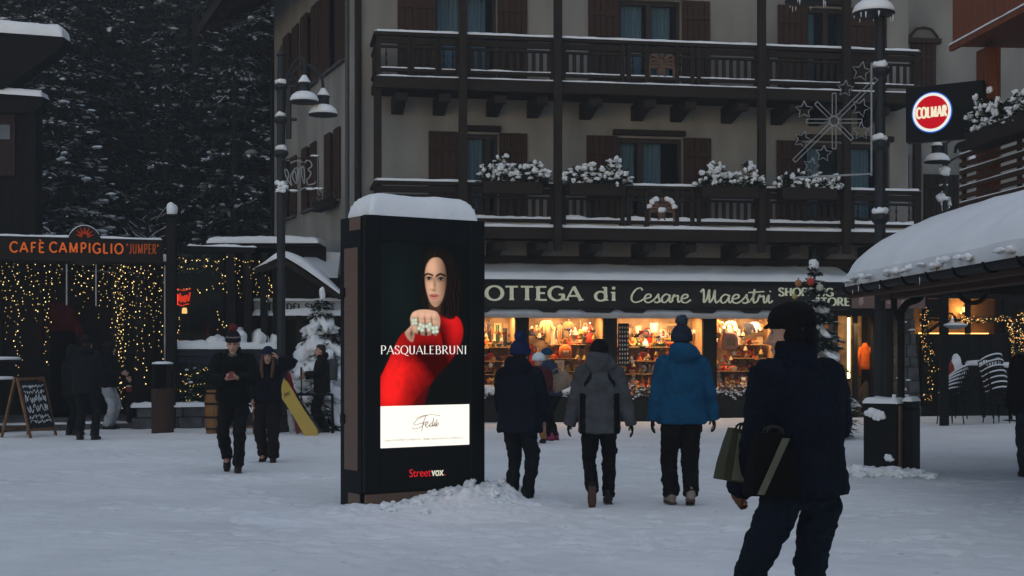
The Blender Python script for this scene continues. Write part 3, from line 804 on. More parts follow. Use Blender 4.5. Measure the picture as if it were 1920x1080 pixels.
for x, rr in ((HF.x(1055), .16), (HF.x(1072), .18), (HF.x(1095), .13), (HF.x(912), .16), (HF.x(925), .13)):
    m2.blob((x, -.2, .72), (rr, .14, rr*.7), int(x*9), .35, 2)
m1.build("sprigs", NEEDLN, tr); m2.build("snow_cover", SNOW, tr, True)
# door bay with a bright tube and jackets
xa, xb = HF.x(1535), HF.x(1640)
p = MB(); p.box(xa, xb, .75, .8, .02, 2.42); p.build("back_panel", INTER, hotel)
p = MB(); p.box(xa, xb, -.02, .75, 0, .05); p.build("threshold", STONE, hotel)
p = MB()
for px in (1538, 1566, 1603, 1638): x = HF.x(px); p.box(x-.05, x+.05, -.05, .05, .05, 2.42, .008)
p.build("door_frame", SHOPF, hotel)
p = MB(); p.box(HF.x(1541), HF.x(1563), -.01, .02, .05, 2.42); p.build("door_panel", mat("greyish panel", (.12, .085, .075), .7), hotel)
al = bpy.data.lights.new("door_light", 'AREA'); al.size = .5; al.size_y = 1.2; al.shape = 'RECTANGLE'; al.energy = 22; al.color = (1.0, .66, .30)
ao = bpy.data.objects.new("door_light", al); COL.objects.link(ao); ao.parent = hotel; ao.location = ((xa+xb)/2+.2, .05, 2.3); ao.rotation_euler = (radians(35), 0, 0)
x = HF.x(1588)
tl = thing("tube_light", "bright upright neon tube glowing warm white in the shop doorway", "light tube", HF.w(x, -.1, 0), HF.a)
p = MB(); p.tube([(0, 0, .95), (0, 0, 2.36)], .035, 10); p.build("tube", emit("tube glow", (1.0, .80, .42), 3.2), tl)
p = MB(); p.box(-.03, .03, .025, .05, .92, 2.39); p.tube([(0, 0, .91), (0, 0, .95)], .04, 10); p.tube([(0, 0, 2.36), (0, 0, 2.40)], .04, 10); p.build("holder", BLACK, tl)

# four flower boxes hanging on the lower balcony
def fir_sprigs(mb, sn, r, x0, x1, zt, peaks, seed):
    R = random.Random(seed)
    for px, ph in peaks:
        for i in range(210):
            t = R.random()**.8; hh = ph*(1-t); rad = .04+.20*t*(ph/.45)**.5
            an = R.uniform(0, 2*pi); p = Vector((px+cos(an)*rad*R.random(), sin(an)*rad*.6*R.random(), zt+hh*.92))
            d = Vector((cos(an), sin(an)*.7, R.uniform(-.35, .5))); q = p+d*R.uniform(.08, .20)
            sd = Vector((-sin(an), cos(an), R.uniform(-.4, .4)))*.026
            mb.add([p-sd*.4, p+sd*.4, (p+q)/2+sd, q, (p+q)/2-sd], [(0, 1, 2, 3, 4)])
            if R.random() < .05+.13*(1-t): sn.blob((p*.4+q*.6)+Vector((0, 0, .02)), (R.uniform(.022, .065), R.uniform(.02, .05), R.uniform(.02, .055)), i, .6, 2, 2.0)
boxes = [(900, 1020, [(-.5, .35), (-.2, .62), (.15, .42), (.45, .5), (.6, .3)], "leftmost flower box on the lower balcony, snowy conifer sprigs rising to a tall peak"),
         (1062, 1174, [(-.5, .35), (-.2, .45), (.05, .35), (.35, .58), (.55, .35)], "snowy flower box on the lower balcony below the twin window, highest at its right end"),
         (1310, 1424, [(-.5, .34), (-.25, .52), (.05, .3), (.4, .6), (.58, .3)], "snowy flower box on the lower balcony left of the star ornament"),
         (1460, 1570, [(-.5, .32), (-.2, .38), (.1, .28), (.35, .36), (.55, .3)], "rightmost flower box on the lower balcony, low snow-covered plants under the star ornament")]
for k, (pa, pb, peaks, lab) in enumerate(boxes):
    ya_ = -BV-.25; xa, xb = HF.x(pa, ya_), HF.x(pb, ya_); xm = (xa+xb)/2; zz = Z1+.66
    t = HF.thing("flower_box", lab, "flower box", xm, ya_, zz, "flower boxes along the lower balcony")
    L = (xb-xa)/2
    p = MB(); p.box(-L*.93, L*.93, -.13, .13, 0, .26, .012); p.build("box", WOODD, t)
    m1, m2 = MB(), MB(); fir_sprigs(m1, m2, None, -L, L, .24, [(x*L/.66, h) for x, h in peaks], 40+k)
    m1.build("sprigs", NEEDLN, t); m2.build("snow_cover", SNOW, t, True)
# ------------------------------------------------------------------ goods in the shop windows
def gm(name, c): return mat("goods "+name, c, .8, .15, 9)
GC = {'brown': (.22, .10, .04), 'cream': (.62, .48, .30), 'pink': (.55, .26, .20), 'red': (.50, .035, .02), 'orange': (.62, .14, .03), 'white': (.75, .70, .62), 'dark': (.03, .03, .04), 'green': (.05, .10, .05), 'blue': (.05, .08, .16), 'tan': (.38, .22, .10), 'grey': (.20, .19, .18), 'gold': (.55, .32, .08)}
GM = {k: gm(k, v) for k, v in GC.items()}
def g_teddy(c):
    t = MB(); t.blob((0, 0, .09), (.075, .065, .09), 1, .08, 2); t.blob((0, -.01, .215), (.06, .055, .055), 2, .05, 2)
    for s in (-1, 1):
        t.blob((s*.048, 0, .268), (.022, .014, .022), 3, .05, 1); t.blob((s*.085, -.035, .12), (.03, .05, .03), 4, .1, 1); t.blob((s*.05, -.085, .035), (.032, .06, .032), 5, .1, 1)
    t.cur = 1; t.blob((0, -.06, .20), (.026, .02, .02), 6, .05, 1); t.blob((0, -.055, .09), (.04, .025, .05), 7, .05, 1)
    t.cur = 2
    for s in (-1, 1): t.blob((s*.02, -.062, .232), (.007, .005, .007), 0, 0, 1)
    t.blob((0, -.081, .206), (.008, .006, .006), 0, 0, 1)
    return t, [GM[c], GM['cream'], GM['dark']], 'plush_bear', 'plush bear'
def g_bag(c):
    t = MB(); pr = [(.10, .05, 0), (.135, .075, .05), (.135, .075, .16), (.11, .06, .24), (.05, .03, .27)]
    t.loft([[(a*(abs(cos(q))**.6)*(1 if cos(q) > 0 else -1), b*(abs(sin(q))**.6)*(1 if sin(q) > 0 else -1), z) for q in [2*pi*k/16+.001 for k in range(16)]] for a, b, z in pr])
    t.tube(cat_rom([(-.06, 0, .25), (-.05, 0, .36), (0, 0, .40), (.05, 0, .36), (.06, 0, .25)], 4), .010, 6)
    t.cur = 1; t.box(-.06, .06, -.085, -.07, .06, .15, .01)
    return t, [GM[c], GM['tan']], 'backpack', 'bag'
def g_sweater(c):
    t = MB(); out = [(-.10, 0), (.10, 0), (.11, .22), (.20, .06), (.25, .09), (.16, .33), (.05, .37), (0, .35), (-.05, .37), (-.16, .33), (-.25, .09), (-.20, .06), (-.11, .22)]
    t.prism(out, lambda a, b, d: (a, d+.03*sin(a*22)*.3, b), -.025, .025)
    t.cur = 1; t.tube([(-.12, 0, .34), (0, 0, .40), (.12, 0, .34)], .006, 5); t.tube(cat_rom([(0, 0, .40), (.02, 0, .44), (0, 0, .46), (-.02, 0, .45)], 4), .004, 5)
    return t, [GM[c], GM['dark']], 'pullover', 'pullover'
def g_slipper(c):
    t = MB(); t.loft([[(a*cos(q)*.8, y+.0*q, .02+b*(.5+.5*sin(q))) for q in [2*pi*k/10 for k in range(10)]] for y, a, b in ((-.12, .015, .02), (-.10, .05, .07), (-.05, .058, .09), (.0, .05, .06), (.06, .045, .025), (.11, .04, .02), (.125, .01, .015))])
    t.cur = 1; t.blob((0, -.02, .09), (.035, .03, .02), 3, .2, 1)
    return t, [GM[c], GM['cream']], 'slipper', 'slipper'
def g_doll(c):
    t = MB(); t.lathe((0, 0, 0), [(.085, 0), (.09, .02), (.05, .15), (.03, .19), (.0, .20)], 14)
    for s in (-1, 1): t.tube([(s*.03, 0, .17), (s*.075, -.02, .10)], .014, 6)
    t.cur = 1; t.blob((0, 0, .225), (.04, .04, .042), 1, .03, 2)
    t.cur = 0; t.lathe((0, 0, .235), [(.048, 0), (.045, .02), (.02, .09), (.0, .13)], 12)
    t.cur = 2; t.blob((0, 0, .37), (.016, .016, .016), 1, .05, 1)
    return t, [GM[c], GM['cream'], GM['white']], 'gnome_doll', 'doll'
def g_plate(c):
    t = MB(); n = 18; t.M = Matrix.Rotation(radians(78), 4, 'X'); t.lathe((0, 0, 0), [(.0, 0), (.06, 0), (.11, .02), (.115, .026), (.10, .022), (.06, .008), (0, .008)], n); t.cur = 1; t.lathe((0, 0, .012), [(0, 0), (.045, 0), (.04, .006), (0, .006)], 12)
    return t, [GM[c], GM['red']], 'plate', 'plate'
def g_jar(c):
    t = MB(); t.lathe((0, 0, 0), [(.04, 0), (.055, .02), (.058, .10), (.05, .13), (.04, .14)], 14); t.cur = 1; t.lathe((0, 0, .14), [(.046, 0), (.046, .02), (.02, .03), (.01, .05), (0, .05)], 14)
    return t, [GM[c], GM['red']], 'jar', 'jar'
def g_hat(c):
    t = MB(); t.lathe((0, 0, 0), [(.088, 0), (.092, .03), (.086, .06), (.08, .10), (.055, .15), (.0, .175)], 14); t.cur = 1; t.blob((0, 0, .19), (.035, .035, .035), 2, .2, 2)
    return t, [GM[c], GM['white']], 'woolly_hat', 'hat'
def g_frame(c):
    t = MB(); t.box(-.11, .11, -.012, .012, 0, .03); t.box(-.11, .11, -.012, .012, .24, .27); t.box(-.11, -.08, -.012, .012, .03, .24); t.box(.08, .11, -.012, .012, .03, .24); t.cur = 1; t.box(-.08, .08, 0, .008, .03, .24)
    return t, [GM[c], GM['cream']], 'picture_frame', 'picture frame'
def g_spoons(c):
    t = MB()
    for k in range(5):
        x = -.10+.05*k; t.tube([(x, 0, .0), (x+.006, 0, .22)], .008, 6); t.blob((x, 0, -.03), (.02, .008, .035), k, .05, 1)
    t.cur = 1; t.box(-.14, .14, -.01, .02, .21, .24)
    return t, [GM[c], GM['brown']], 'spoon_rack', 'spoon rack'
def g_fish(c):
    t = MB()
    for k in range(3):
        x = -.13+.13*k
        t.tube(cat_rom([(x-.05, 0, -.12), (x, 0, 0), (x+.03, 0, .12), (x+.0, 0, .20)], 4), [.012, .02, .03, .036, .04, .04, .036, .03, .024, .02, .014, .01, .006], 8)
        t.add([(x-.0, -.004, .20), (x-.04, -.004, .29), (x+.03, 0, .26)], [(0, 1, 2), (2, 1, 0)])
    t.cur = 1; t.tube([(-.2, 0, .24), (.2, 0, .26)], .006, 5)
    return t, [GM[c], GM['tan']], 'hanging_ornament', 'ornament'
def g_keys(c):
    t = MB(); t.box(-.12, .12, 0, .03, 0, .92, .008); t.cur = 1
    for r in range(9):
        for q in range(4): t.blob((-.085+.057*q, -.012, .07+.095*r), (.017, .012, .030), r*4+q, .15, 1)
    return t, [GM[c], GM['white']], 'keyring_rack', 'keyring rack'
def g_basket(c):
    t = MB(); t.lathe((0, 0, 0), [(.08, 0), (.11, .08), (.12, .10), (.10, .10), (.07, .01), (0, .01)], 14)
    t.cur = 1
    for k in range(7): t.blob((.06*cos(k*.9), .06*sin(k*.9), .10), (.04, .04, .035), k, .2, 1)
    return t, [GM[c], GM['orange']], 'basket', 'basket'
def g_scarf(c):
    t = MB(); t.grid(6, 12, lambda i, j: (-.06+.12*i, .02*sin(i*9)+.01*sin(j*7), -.3+.55*j)); t.cur = 1; t.tube([(-.08, 0, .25), (.08, 0, .25)], .01, 6)
    return t, [GM[c], GM['dark']], 'scarf', 'scarf'
def g_charm(c):
    t = MB(); k = {'red': 0, 'gold': 1, 'white': 2, 'dark': 3}.get(c, 1)
    if k == 0: t.prism([(0, -.06), (.05, -.005), (.055, .03), (.03, .05), (0, .03), (-.03, .05), (-.055, .03), (-.05, -.005)], lambda a, b, d: (a, d, b), -.015, .015)
    elif k == 1: t.lathe((0, 0, -.05), [(.05, 0), (.045, .015), (.028, .06), (.015, .085), (0, .09)], 12); t.blob((0, 0, -.055), (.012, .012, .012), 1, 0, 1)
    elif k == 2: t.prism([((.06 if q % 2 == 0 else .026)*sin(q*pi/5), (.06 if q % 2 == 0 else .026)*cos(q*pi/5)) for q in range(10)], lambda a, b, d: (a, d, b), -.01, .01)
    else: t.blob((0, 0, 0), (.055, .03, .035), 3, .1, 2); t.blob((.05, 0, .03), (.024, .02, .022), 4, .05, 1); t.add([(-.04, -.01, .0), (-.12, 0, .03), (-.10, 0, -.02), (-.04, .01, .0)], [(0, 1, 2), (3, 2, 1)])
    t.cur = 1; t.tube([(0, 0, .03), (0, 0, .20)], .003, 4)
    return t, [GM[c], GM['tan']], 'hanging_charm', 'charm'
GEN = dict(charm=g_charm, teddy=g_teddy, bag=g_bag, sweater=g_sweater, slipper=g_slipper, doll=g_doll, plate=g_plate, jar=g_jar, hat=g_hat, frame=g_frame, spoons=g_spoons, fish=g_fish, keys=g_keys, basket=g_basket, scarf=g_scarf)
WHERE = ["beside the totem", "behind the helmeted skier", "left of the blue jacket", "right of the blue jacket"]
PROTO = {}
def good(kind, c, x, y, z, bay, how, sc=1.0, rz=0.0):
    if (kind, c) not in PROTO:
        t, ms, nm, cat = GEN[kind](c); PROTO[kind, c] = (t, ms, nm, cat, None)
        o = t.build(nm, ms, None, kind in ('teddy', 'doll', 'slipper', 'hat', 'jar', 'plate', 'bag', 'basket')); PROTO[kind, c] = (None, None, nm, cat, o)
    else:
        _, _, nm, cat, p = PROTO[kind, c]; o = p.copy(); COL.objects.link(o)
    nm, cat = PROTO[kind, c][2:4]
    o.location = HF.w(x, y, z); o.rotation_euler = (0, 0, HF.a+rz); o.scale = (sc,)*3
    cn = {'dark': 'black'}.get(c, c)
    tag(o, f"{cn} {nm.replace('_', ' ')} {how} the lit window {WHERE[bay]}", cat, f"souvenirs {how} the window {WHERE[bay]}")
R = random.Random(5)
pick = lambda s: R.choice(s.split())
shelves = []
for k, (xa, xb) in enumerate(BAYX):
    L = xb-xa
    # pile on the floor
    n = int(L/.115)
    for row in range(4):
        for i in range(n):
            kind = pick("teddy teddy doll basket teddy hat jar slipper") if k != 3 else pick("teddy teddy teddy doll slipper")
            good(kind, pick("brown cream pink tan orange red white gold grey"), xa+.1+(L-.2)*(i+R.random()*.8)/n, .22+.16*row+R.uniform(-.05, .05), .525+.085*row, k, "in the floor pile of", R.uniform(.6, 1.0), R.uniform(-.5, .5))
    # shelf
    zs = [1.12, 1.42, 1.74] if k in (1, 3) else [1.06, 1.36, 1.68]
    for zi, z in enumerate(zs):
        a, b = (xa+.05, xb-.05) if k != 1 else ((xa+.3, xb-.55) if zi < 2 else (xa+.65, xb-.05))
        if k == 3 and zi > 0: a = xa+.65
        sh = tag(MB().box(a, b, .50, .92, -.018, 0, .004).build("shelf", SHELF), f"{['lower', 'middle', 'upper'][zi]} pine shelf across the lit window {WHERE[k]}", "shelf")
        sh.location = HF.w(0, 0, z); sh.rotation_euler = (0, 0, HF.a)
        m = max(2, int((b-a)/.135))
        for i in range(m):
            kind = pick("teddy doll jar hat plate basket frame slipper")
            good(kind, pick("brown cream red orange white dark blue gold grey green tan"), a+.08+(b-a-.16)*(i+.5*R.random()+.2)/m, .68+R.uniform(-.08, .05), z+.002 + (.115 if kind == 'plate' else 0), k, f"on the {['lower', 'middle', 'upper'][zi]} shelf of", R.uniform(.6, .95), R.uniform(-.4, .4))
    # hanging row under the ceiling
    if k == 0: hang = "fish fish scarf fish"
    elif k == 1: hang = "sweater bag scarf hat doll"
    elif k == 2: hang = "spoons frame spoons plate scarf bag spoons"
    else: hang = "bag sweater bag sweater scarf"
    m = max(2, int(L/.19))
    for i in range(m):
        kind = pick(hang); col = pick("cream white pink tan brown dark") if k in (1, 3) else (pick("dark green blue dark") if k == 0 else pick("brown dark tan grey orange"))
        good(kind, col, xa+.18+(L-.36)*i/(m-1)+R.uniform(-.03, .03), .5+R.uniform(-.1, .15), 1.98+R.uniform(-.08, .06), k, "hanging high in", R.uniform(.6, .95))
    for i in range(int(L/.11)):
        kind = pick("frame plate spoons scarf"); good(kind, pick("brown tan gold dark red"), xa+.2+(L-.4)*R.random(), .90, R.choice((1.2, 1.5, 1.8, 1.95))+R.uniform(-.06, .15), k, "on the back wall of", R.uniform(.6, .9))
for k, (xa, xb) in enumerate(BAYX):
    for i in range(int((xb-xa)*20)):
        good('charm', pick("red gold white dark tan brown cream"), R.uniform(xa+.12, xb-.12), R.uniform(.14, .42), R.uniform(1.1, 2.1), k, "dangling across", R.uniform(.7, 1.3), R.uniform(-.6, .6))
xa = BAYX[2][0]; good('keys', 'dark', xa+.22, .12, 1.25, 2, "standing left in", 1.05)
xa, xb = BAYX[1]; good('bag', 'orange', xa+.95, .40, 1.43, 1, "brightest on the middle shelf of", 1.1)
good('doll', 'red', xb-.24, .45, 1.76, 1, "tallest on the upper shelf of", 1.25)
xa, xb = BAYX[3]; good('bag', 'pink', xa+.40, .18, 1.62, 3, "largest, hung at the front of", 1.5)
# orange jackets on the rail inside the doorway
def g_coat(c):
    t = MB()
    pr = [(.175, .07, 0), (.17, .07, .1), (.155, .065, .42), (.165, .065, .60), (.10, .06, .70), (.05, .05, .76)]
    t.loft([[(a*cos(q), b*sin(q)*(1+.15*sin(3*q+z*9)), z) for q in [2*pi*k/16 for k in range(16)]] for a, b, z in pr])
    for s in (-1, 1): t.tube([(s*.14, 0, .63), (s*.225, -.03, .38), (s*.215, -.06, .08)], [.055, .048, .042], 8)
    t.cur = 1; t.tube(cat_rom([(0, 0, .76), (0, 0, .82), (.02, 0, .85), (.0, 0, .87)], 4), .006, 5)
    return t
for k, (px, y, z, c, rz, lab) in enumerate(((1622, .28, 1.15, (.75, .13, .01), 0, "bright orange jacket hanging right of the glowing tube in the shop doorway"), (1608, .45, .95, (.45, .09, .03), 1.2, "rust coloured coat hanging behind the glowing tube in the shop doorway"), (1624, .4, .25, (.10, .07, .05), 0, "dark brown coat hanging below the bright orange jacket in the doorway"))):
    t = g_coat(None); o = t.build("hanging_jacket", [mat("jacket cloth %d" % k if False else ["orange cloth", "rust cloth", "umber cloth"][k], c, .8, .15, 7), GM['dark']], None, True)
    o.location = HF.w(HF.x(px, y), y, z); o.rotation_euler = (0, 0, HF.a+rz); o.scale = (.78, .78, .82); tag(o, lab, "jacket")
# ------------------------------------------------------------------ café pavilion on the left
CF = Fr(-7.13, 29.5, radians(19.9))
cx = CF.x
def cz(py, px, y=0.0): return CF.z(py, cx(px, y), y)
ORANGE = emit("orange lit letter", (1.0, .20, .04), .46, nee=False)
DARKP = mat("pavilion dark panel", (.0055, .005, .005), .8, .4, 4, .2, 20)
cafe = CF.thing("cafe_pavilion", "dark timber cafe pavilion with orange lettered sign over a curtain of fairy lights", "cafe")
XA0 = -6.5
p = MB(); p.box(XA0, cx(305), -.10, -.03, cz(491, 150), cz(447, 150), .008); sb = p.build("sign_board", mat("sign brown", (.010, .0065, .005), .6, .3, 3, .15, 30), cafe)
p = MB(); cxx = cx(158); czz = cz(462, 158); rr = .34
p.prism([(cxx+rr*cos(a*pi/16), czz+rr*1.22*sin(a*pi/16)) for a in range(32)], lambda a, b, d: (a, d, b), -.13, -.102)
em = p.build("emblem_disc", mat("sign brown", (0, 0, 0)), sb)
p = MB()
for k in range(7):
    a = radians(180*k/6); c0 = (cxx, czz+.19)
    t = (c0[0]+.20*cos(a), c0[1]+.05+.17*sin(a)); q = (cxx+.05*cos(a), c0[1]+.05*sin(a)); sd = (-sin(a)*.028, cos(a)*.028)
    p.prism([(q[0]-sd[0], q[1]-sd[1]), (t[0], t[1]), (q[0]+sd[0], q[1]+sd[1])], lambda a, b, d: (a, d, b), -.140-.0005*k, -.132)
p.build("emblem", emit("dim red emblem", (.55, .06, .02), .35, nee=False), em)
p = MB(); p.tube([(cxx+rr*cos(radians(a)), -.115, czz+rr*1.22*sin(radians(a))) for a in range(35, 150, 8)], .014, 6); p.build("snow_rim", SNOW, em, True)
sl_ = lambda: None
zc = cz(474, 60); hc = cz(455.5, 60)-zc
letters("lettering", "CAFE", face_M(cx(19), -.145, zc), hc, cx(82)-cx(19), ORANGE, sb, .16, .16, 0, gap=.30, extra=lambda m: letter_geo(m, "`", (cx(82)-cx(19))*.985, 0, hc, .9, .14, .14))
letters("lettering", "CAMPIGLIO", face_M(cx(93), -.145, cz(475, 160)), hc, cx(229)-cx(93), ORANGE, sb, .16, .16, 0, gap=.30)
letters("lettering", '"JUMPER"', face_M(cx(237), -.104, cz(476, 262)), hc*.98, cx(296)-cx(237), emit("dim orange letter", (1.0, .20, .05), .22, nee=False), sb, .10, .10, 0, gap=.26)
p = MB(); p.snow(XA0, cx(304), -.10, -.03, cz(446.5, 150), .04, 3, .03, .08, .9); p.build("snow_cover", SNOW, sb, True)
# roof, back wall, floor
p = MB(); p.box(XA0, .1, -.02, 2.6, 3.36, 3.44); p.build("roof", DARKP, cafe)
p = MB(); p.snow(XA0, .1, .0, 2.6, 3.445, .14, 5, .14, .2, .4); p.build("snow_cover", SNOW, cafe, True)
p = MB(); p.box(XA0, 3.6, 2.0, 2.1, 0, 3.3); 
for i in range(12): x = XA0+.8*i; p.box(x, x+.08, 1.94, 1.997, 0, 3.3)
p.build("back_wall", DARKP, cafe)
p = MB(); p.box(XA0, cx(245), .0, 2.0, .02, .22, .01); p.box(XA0, cx(250), -.36, -.003, .0, .12, .01); p.build("steps", STONE, cafe)
p = MB(); p.snow(XA0, cx(238), -.35, -.02, .121, .035, 8, .05, .06, 1.2); p.build("snow_cover", SNOW, cafe, True)
WP = mat("white pole", (.32, .33, .34), .5)
for px, y0, y1 in ((125, 495, 572), (180, 495, 574), (309, 492, 684)):
    p = MB(); p.tube([(cx(px), .0, cz(y1, px)), (cx(px), .0, cz(y0, px))], .016, 8); p.build("pole", WP, cafe)
for px in (-20, 218, 262):
    p = MB(); p.box(cx(px)-.06, cx(px)+.06, .12, .24, .2, 3.36); p.build("post", DARKP, cafe)
# dark doorway and red drape
p = MB(); a, b = cx(96, .5), cx(142, .5); p.box(a, b, .55, .6, .22, 2.2); p.build("door", mat("near black door", (.002, .002, .003), .95, spec=.02), cafe)
p = MB(); RED = mat("dark red cloth", (.035, .005, .006), .9, .3, 5, spec=.05)
z0, z1 = CF.z(630, cx(120), .5), CF.z(570, cx(120), .5)
p.prism([(a-.05, z0+.06), ((a+b)/2-.25, z1+.05), ((a+b)/2+.15, z1), (b+.28, z0-.22), (b+.20, z0-.24), (b-.06, z0+.12), (a, z0+.1)], lambda x, z, d: (x, d, z), .50, .53)
p.box(a-.26, a-.20, .46, .49, z0-.1, z0+.35); p.build("drape", RED, cafe)
# tall corner post with a snow cap
t = thing("corner_post", "tall dark timber post with a snow cap at the cafe sign's right end", "post", (P(322, 700, 29.0).x, 29.0, 0))
p = MB(); zt = P(322, 407, 29).z; p.box(-.095, .095, -.095, .095, 0, zt, .012); p.box(-.12, .12, -.12, .12, zt+.001, zt+.05, .008); p.build("post", DARKP, t)
p = MB(); p.blob((0, 0, zt+.14), (.115, .115, .16), 2, .12, 2); p.build("snow_cap", SNOW, t, True)
# second bay with ledge, posts, hedge and low wall
bay = CF.thing("cafe_terrace", "glazed cafe terrace bay with dark posts and a ledge heaped with snow", "terrace", 0, 0, 0)
p = MB()
for px, w_ in ((432, .09), (464, .075), (495, .07), (517, .06)):
    x = cx(px, -.15); p.box(x-w_, x+w_, -.22, -.08, .2, CF.z(474, x, -.15), .008)
p.build("posts", DARKP, bay)
p = MB(); p.box(cx(332), cx(475), -.24, -.10, cz(474, 400), cz(464, 400), .01); p.box(cx(332), cx(530), -.05, 2.0, cz(463, 400), cz(459, 400)); p.build("beam", DARKP, bay)
p = MB(); p.snow(cx(350), cx(478), -.24, .6, cz(463.5, 400), .05, 6, .05, .07, 1.2); p.build("snow_cover", SNOW, bay, True)
p = MB(); p.box(cx(330), cx(520), -.3, .1, cz(668, 420), cz(655, 420), .01); p.box(cx(330), cx(520), -.26, .02, .35, cz(668.5, 420)); lg = p.build("ledge", mat("slate blue ledge", (.02, .024, .034), .6), bay)
p = MB(); za = cz(654.5, 420)
p.snow(cx(314, -.2), cx(392, -.2), -.34, .12, za, .17, 12, .1, .05, .3); p.snow(cx(386, -.2), cx(520, -.2), -.34, .12, za, .16, 13, .1, .05, .4)
for px, r_, h_ in ((408, .16, .30), (448, .20, .44), (487, .2, .42), (516, .12, .34), (400, .2, .26)):
    p.blob((cx(px, -.1), -.1, za+h_*.45), (r_, .2, h_*.55), int(px), .22, 2)
p.build("snow_heap", SNOW, bay, True)
p = MB(); p.box(cx(334), cx(425), .0, .01, za, cz(474, 400)); p.build("pane", glassy("cafe glass", (.6, .6, .6), .10), bay)
p = MB()
for i in range(5): p.box(cx(400)+.0, cx(492), .1+.16*i, .18+.16*i, cz(486, 440)+.04*i, cz(480, 440)+.04*i)
p.build("louvres", DARKP, bay)
w = CF.thing("stone_wall", "low grey stone wall capped with snow below the cafe terrace ledge", "wall", 0, 0, 0)
p = MB(); x = cx(247, -.5); R = random.Random(2)
while x < cx(420, -.5):
    L = R.uniform(.3, .6)
    for j, (z0, z1) in enumerate(((.0, .23), (.24, .44))): p.box(x+(.1*j), x+L-.012+(.1*j), -.62+R.uniform(-.01, .01), -.36, z0, z1, .02)
    x += L
p.build("stones", STONE, w)
p = MB(); p.snow(cx(245, -.5), cx(420, -.5), -.66, -.32, .445, .10, 17, .08, .06, .9); p.build("snow_cover", SNOW, w, True)
hd = CF.thing("hedge", "dark clipped hedge threaded with fairy lights between the snowy ledge and stone wall", "hedge", 0, 0, 0)
m1, m2 = MB(), MB(); frond_bank(m1, m2, cx(330, -.4), cx(440, -.4), -.42, -.28, .45, 900, 6, .85, .03); m1.build("leaves", NEEDLN, hd); m2.build("snow_cover", SNOW, hd)
# fairy lights: each hanging string is a thing, each bulb a part of it
bulb_me = MB().blob((0, 0, 0), (.017, .017, .022), 1, 0, 1).build("bulb", WARM)
BME = bulb_me.data; bpy.data.objects.remove(bulb_me)
bulb3 = MB().blob((0, 0, 0), (.017, .017, .022), 1, 0, 1).build("bulb", WARMD); BMED = bulb3.data; bpy.data.objects.remove(bulb3)
bulb2 = MB().blob((0, 0, 0), (.017, .017, .022), 1, 0, 1).build("bulb", ORB); BME2 = bulb2.data; bpy.data.objects.remove(bulb2)
WIRE = mat("green wire", (.010, .016, .010), .6)
def light_string(loc, pts, nb, label, group, seed, me=None, name="light_string", jit=.05, sc=1.0, wire=True):
    r = random.Random(seed); t = thing(name, label, "fairy lights", loc, 0, group)
    w = MB(); w.tube(pts, .004, 4); w.build("wire", WIRE, t)
    pts = [Vector(p) for p in pts]; ls = [0]
    for i in range(1, len(pts)): ls.append(ls[-1]+(pts[i]-pts[i-1]).length)
    for k in range(nb):
        d = ls[-1]*(k+r.random()*.9)/nb; i = max(j for j in range(len(pts)-1) if ls[j] <= d+1e-9)
        q = pts[i].lerp(pts[i+1], (d-ls[i])/(ls[i+1]-ls[i]+1e-9))
        o = link("bulb", me or (BME if r.random() < .38 else BMED), t); o.location = q+Vector((r.uniform(-jit, jit), r.uniform(-.03, .03), r.uniform(-.02, .02))); s_ = r.uniform(.55, 1.1)*sc; o.scale = (s_, s_, s_)
R = random.Random(21)
cols = [(4, 560), (12, 640), (20, 600), (29, 690), (37, 705), (46, 600), (54, 560), (63, 585), (72, 610), (84, 690), (92, 640), (104, 560), (112, 540), (136, 545), (146, 560), (153, 590), (163, 555), (172, 560), (188, 600), (195, 560), (203, 580), (212, 640), (226, 700), (233, 690), (241, 650), (247, 580), (254, 700), (263, 600), (271, 720), (279, 590), (286, 655), (294, 600), (302, 690)]
for k, (px, ye) in enumerate(cols):
    x = cx(px, .06); zt = CF.z(493, x, .06); zb = CF.z(ye, x, .06); L = zt-zb
    pts = [(R.uniform(-.035, .035), 0, zt-L*i/8) for i in range(9)]
    light_string(CF.w(x, .06, 0), pts, max(5, int(L*10)), "string of tiny warm lights hanging in the curtain under the cafe sign", "light strings of the cafe curtain", k, sc=.58)
for k, px in enumerate((220, 225, 229)):
    x = cx(px, -.02); zt = CF.z(493, x); zb = CF.z(772, x)
    pts = [(R.uniform(-.045, .045)+.03*sin(i*1.7), R.uniform(-.03, .03), zt+(zb-zt)*i/14) for i in range(15)]
    light_string(CF.w(x, -.02, 0), pts, 34, "longest light string, wound down to the ground beside the man in white trousers", "light strings wound to the ground", 60+k, sc=.66)
for k, (pts, nb) in enumerate((([(332, 482), (350, 490), (380, 486), (405, 492), (430, 482), (455, 492), (475, 488), (508, 500)], 34), ([(333, 500), (345, 500), (360, 505), (400, 500), (418, 520), (424, 530)], 20), ([(332, 545), (360, 540), (385, 548), (415, 530), (421, 552)], 14), ([(446, 492), (448, 520), (452, 560)], 13), ([(474, 500), (478, 530), (484, 555)], 12), ([(502, 515), (505, 540), (503, 565)], 14), ([(332, 590), (331, 612), (328, 640)], 10), ([(403, 583), (412, 600), (420, 612), (408, 618)], 9))):
    q = [CF.w(cx(a, -.26), -.26, CF.z(b, cx(a, -.26), -.26)) for a, b in pts]; o = q[0].copy(); o.z = 0
    light_string(o, [v-o for v in cat_rom(q, 3)], nb, "garland of tiny warm lights strung over the snowy cafe terrace", "light garlands of the cafe terrace", 80+k, sc=.58, jit=.07)
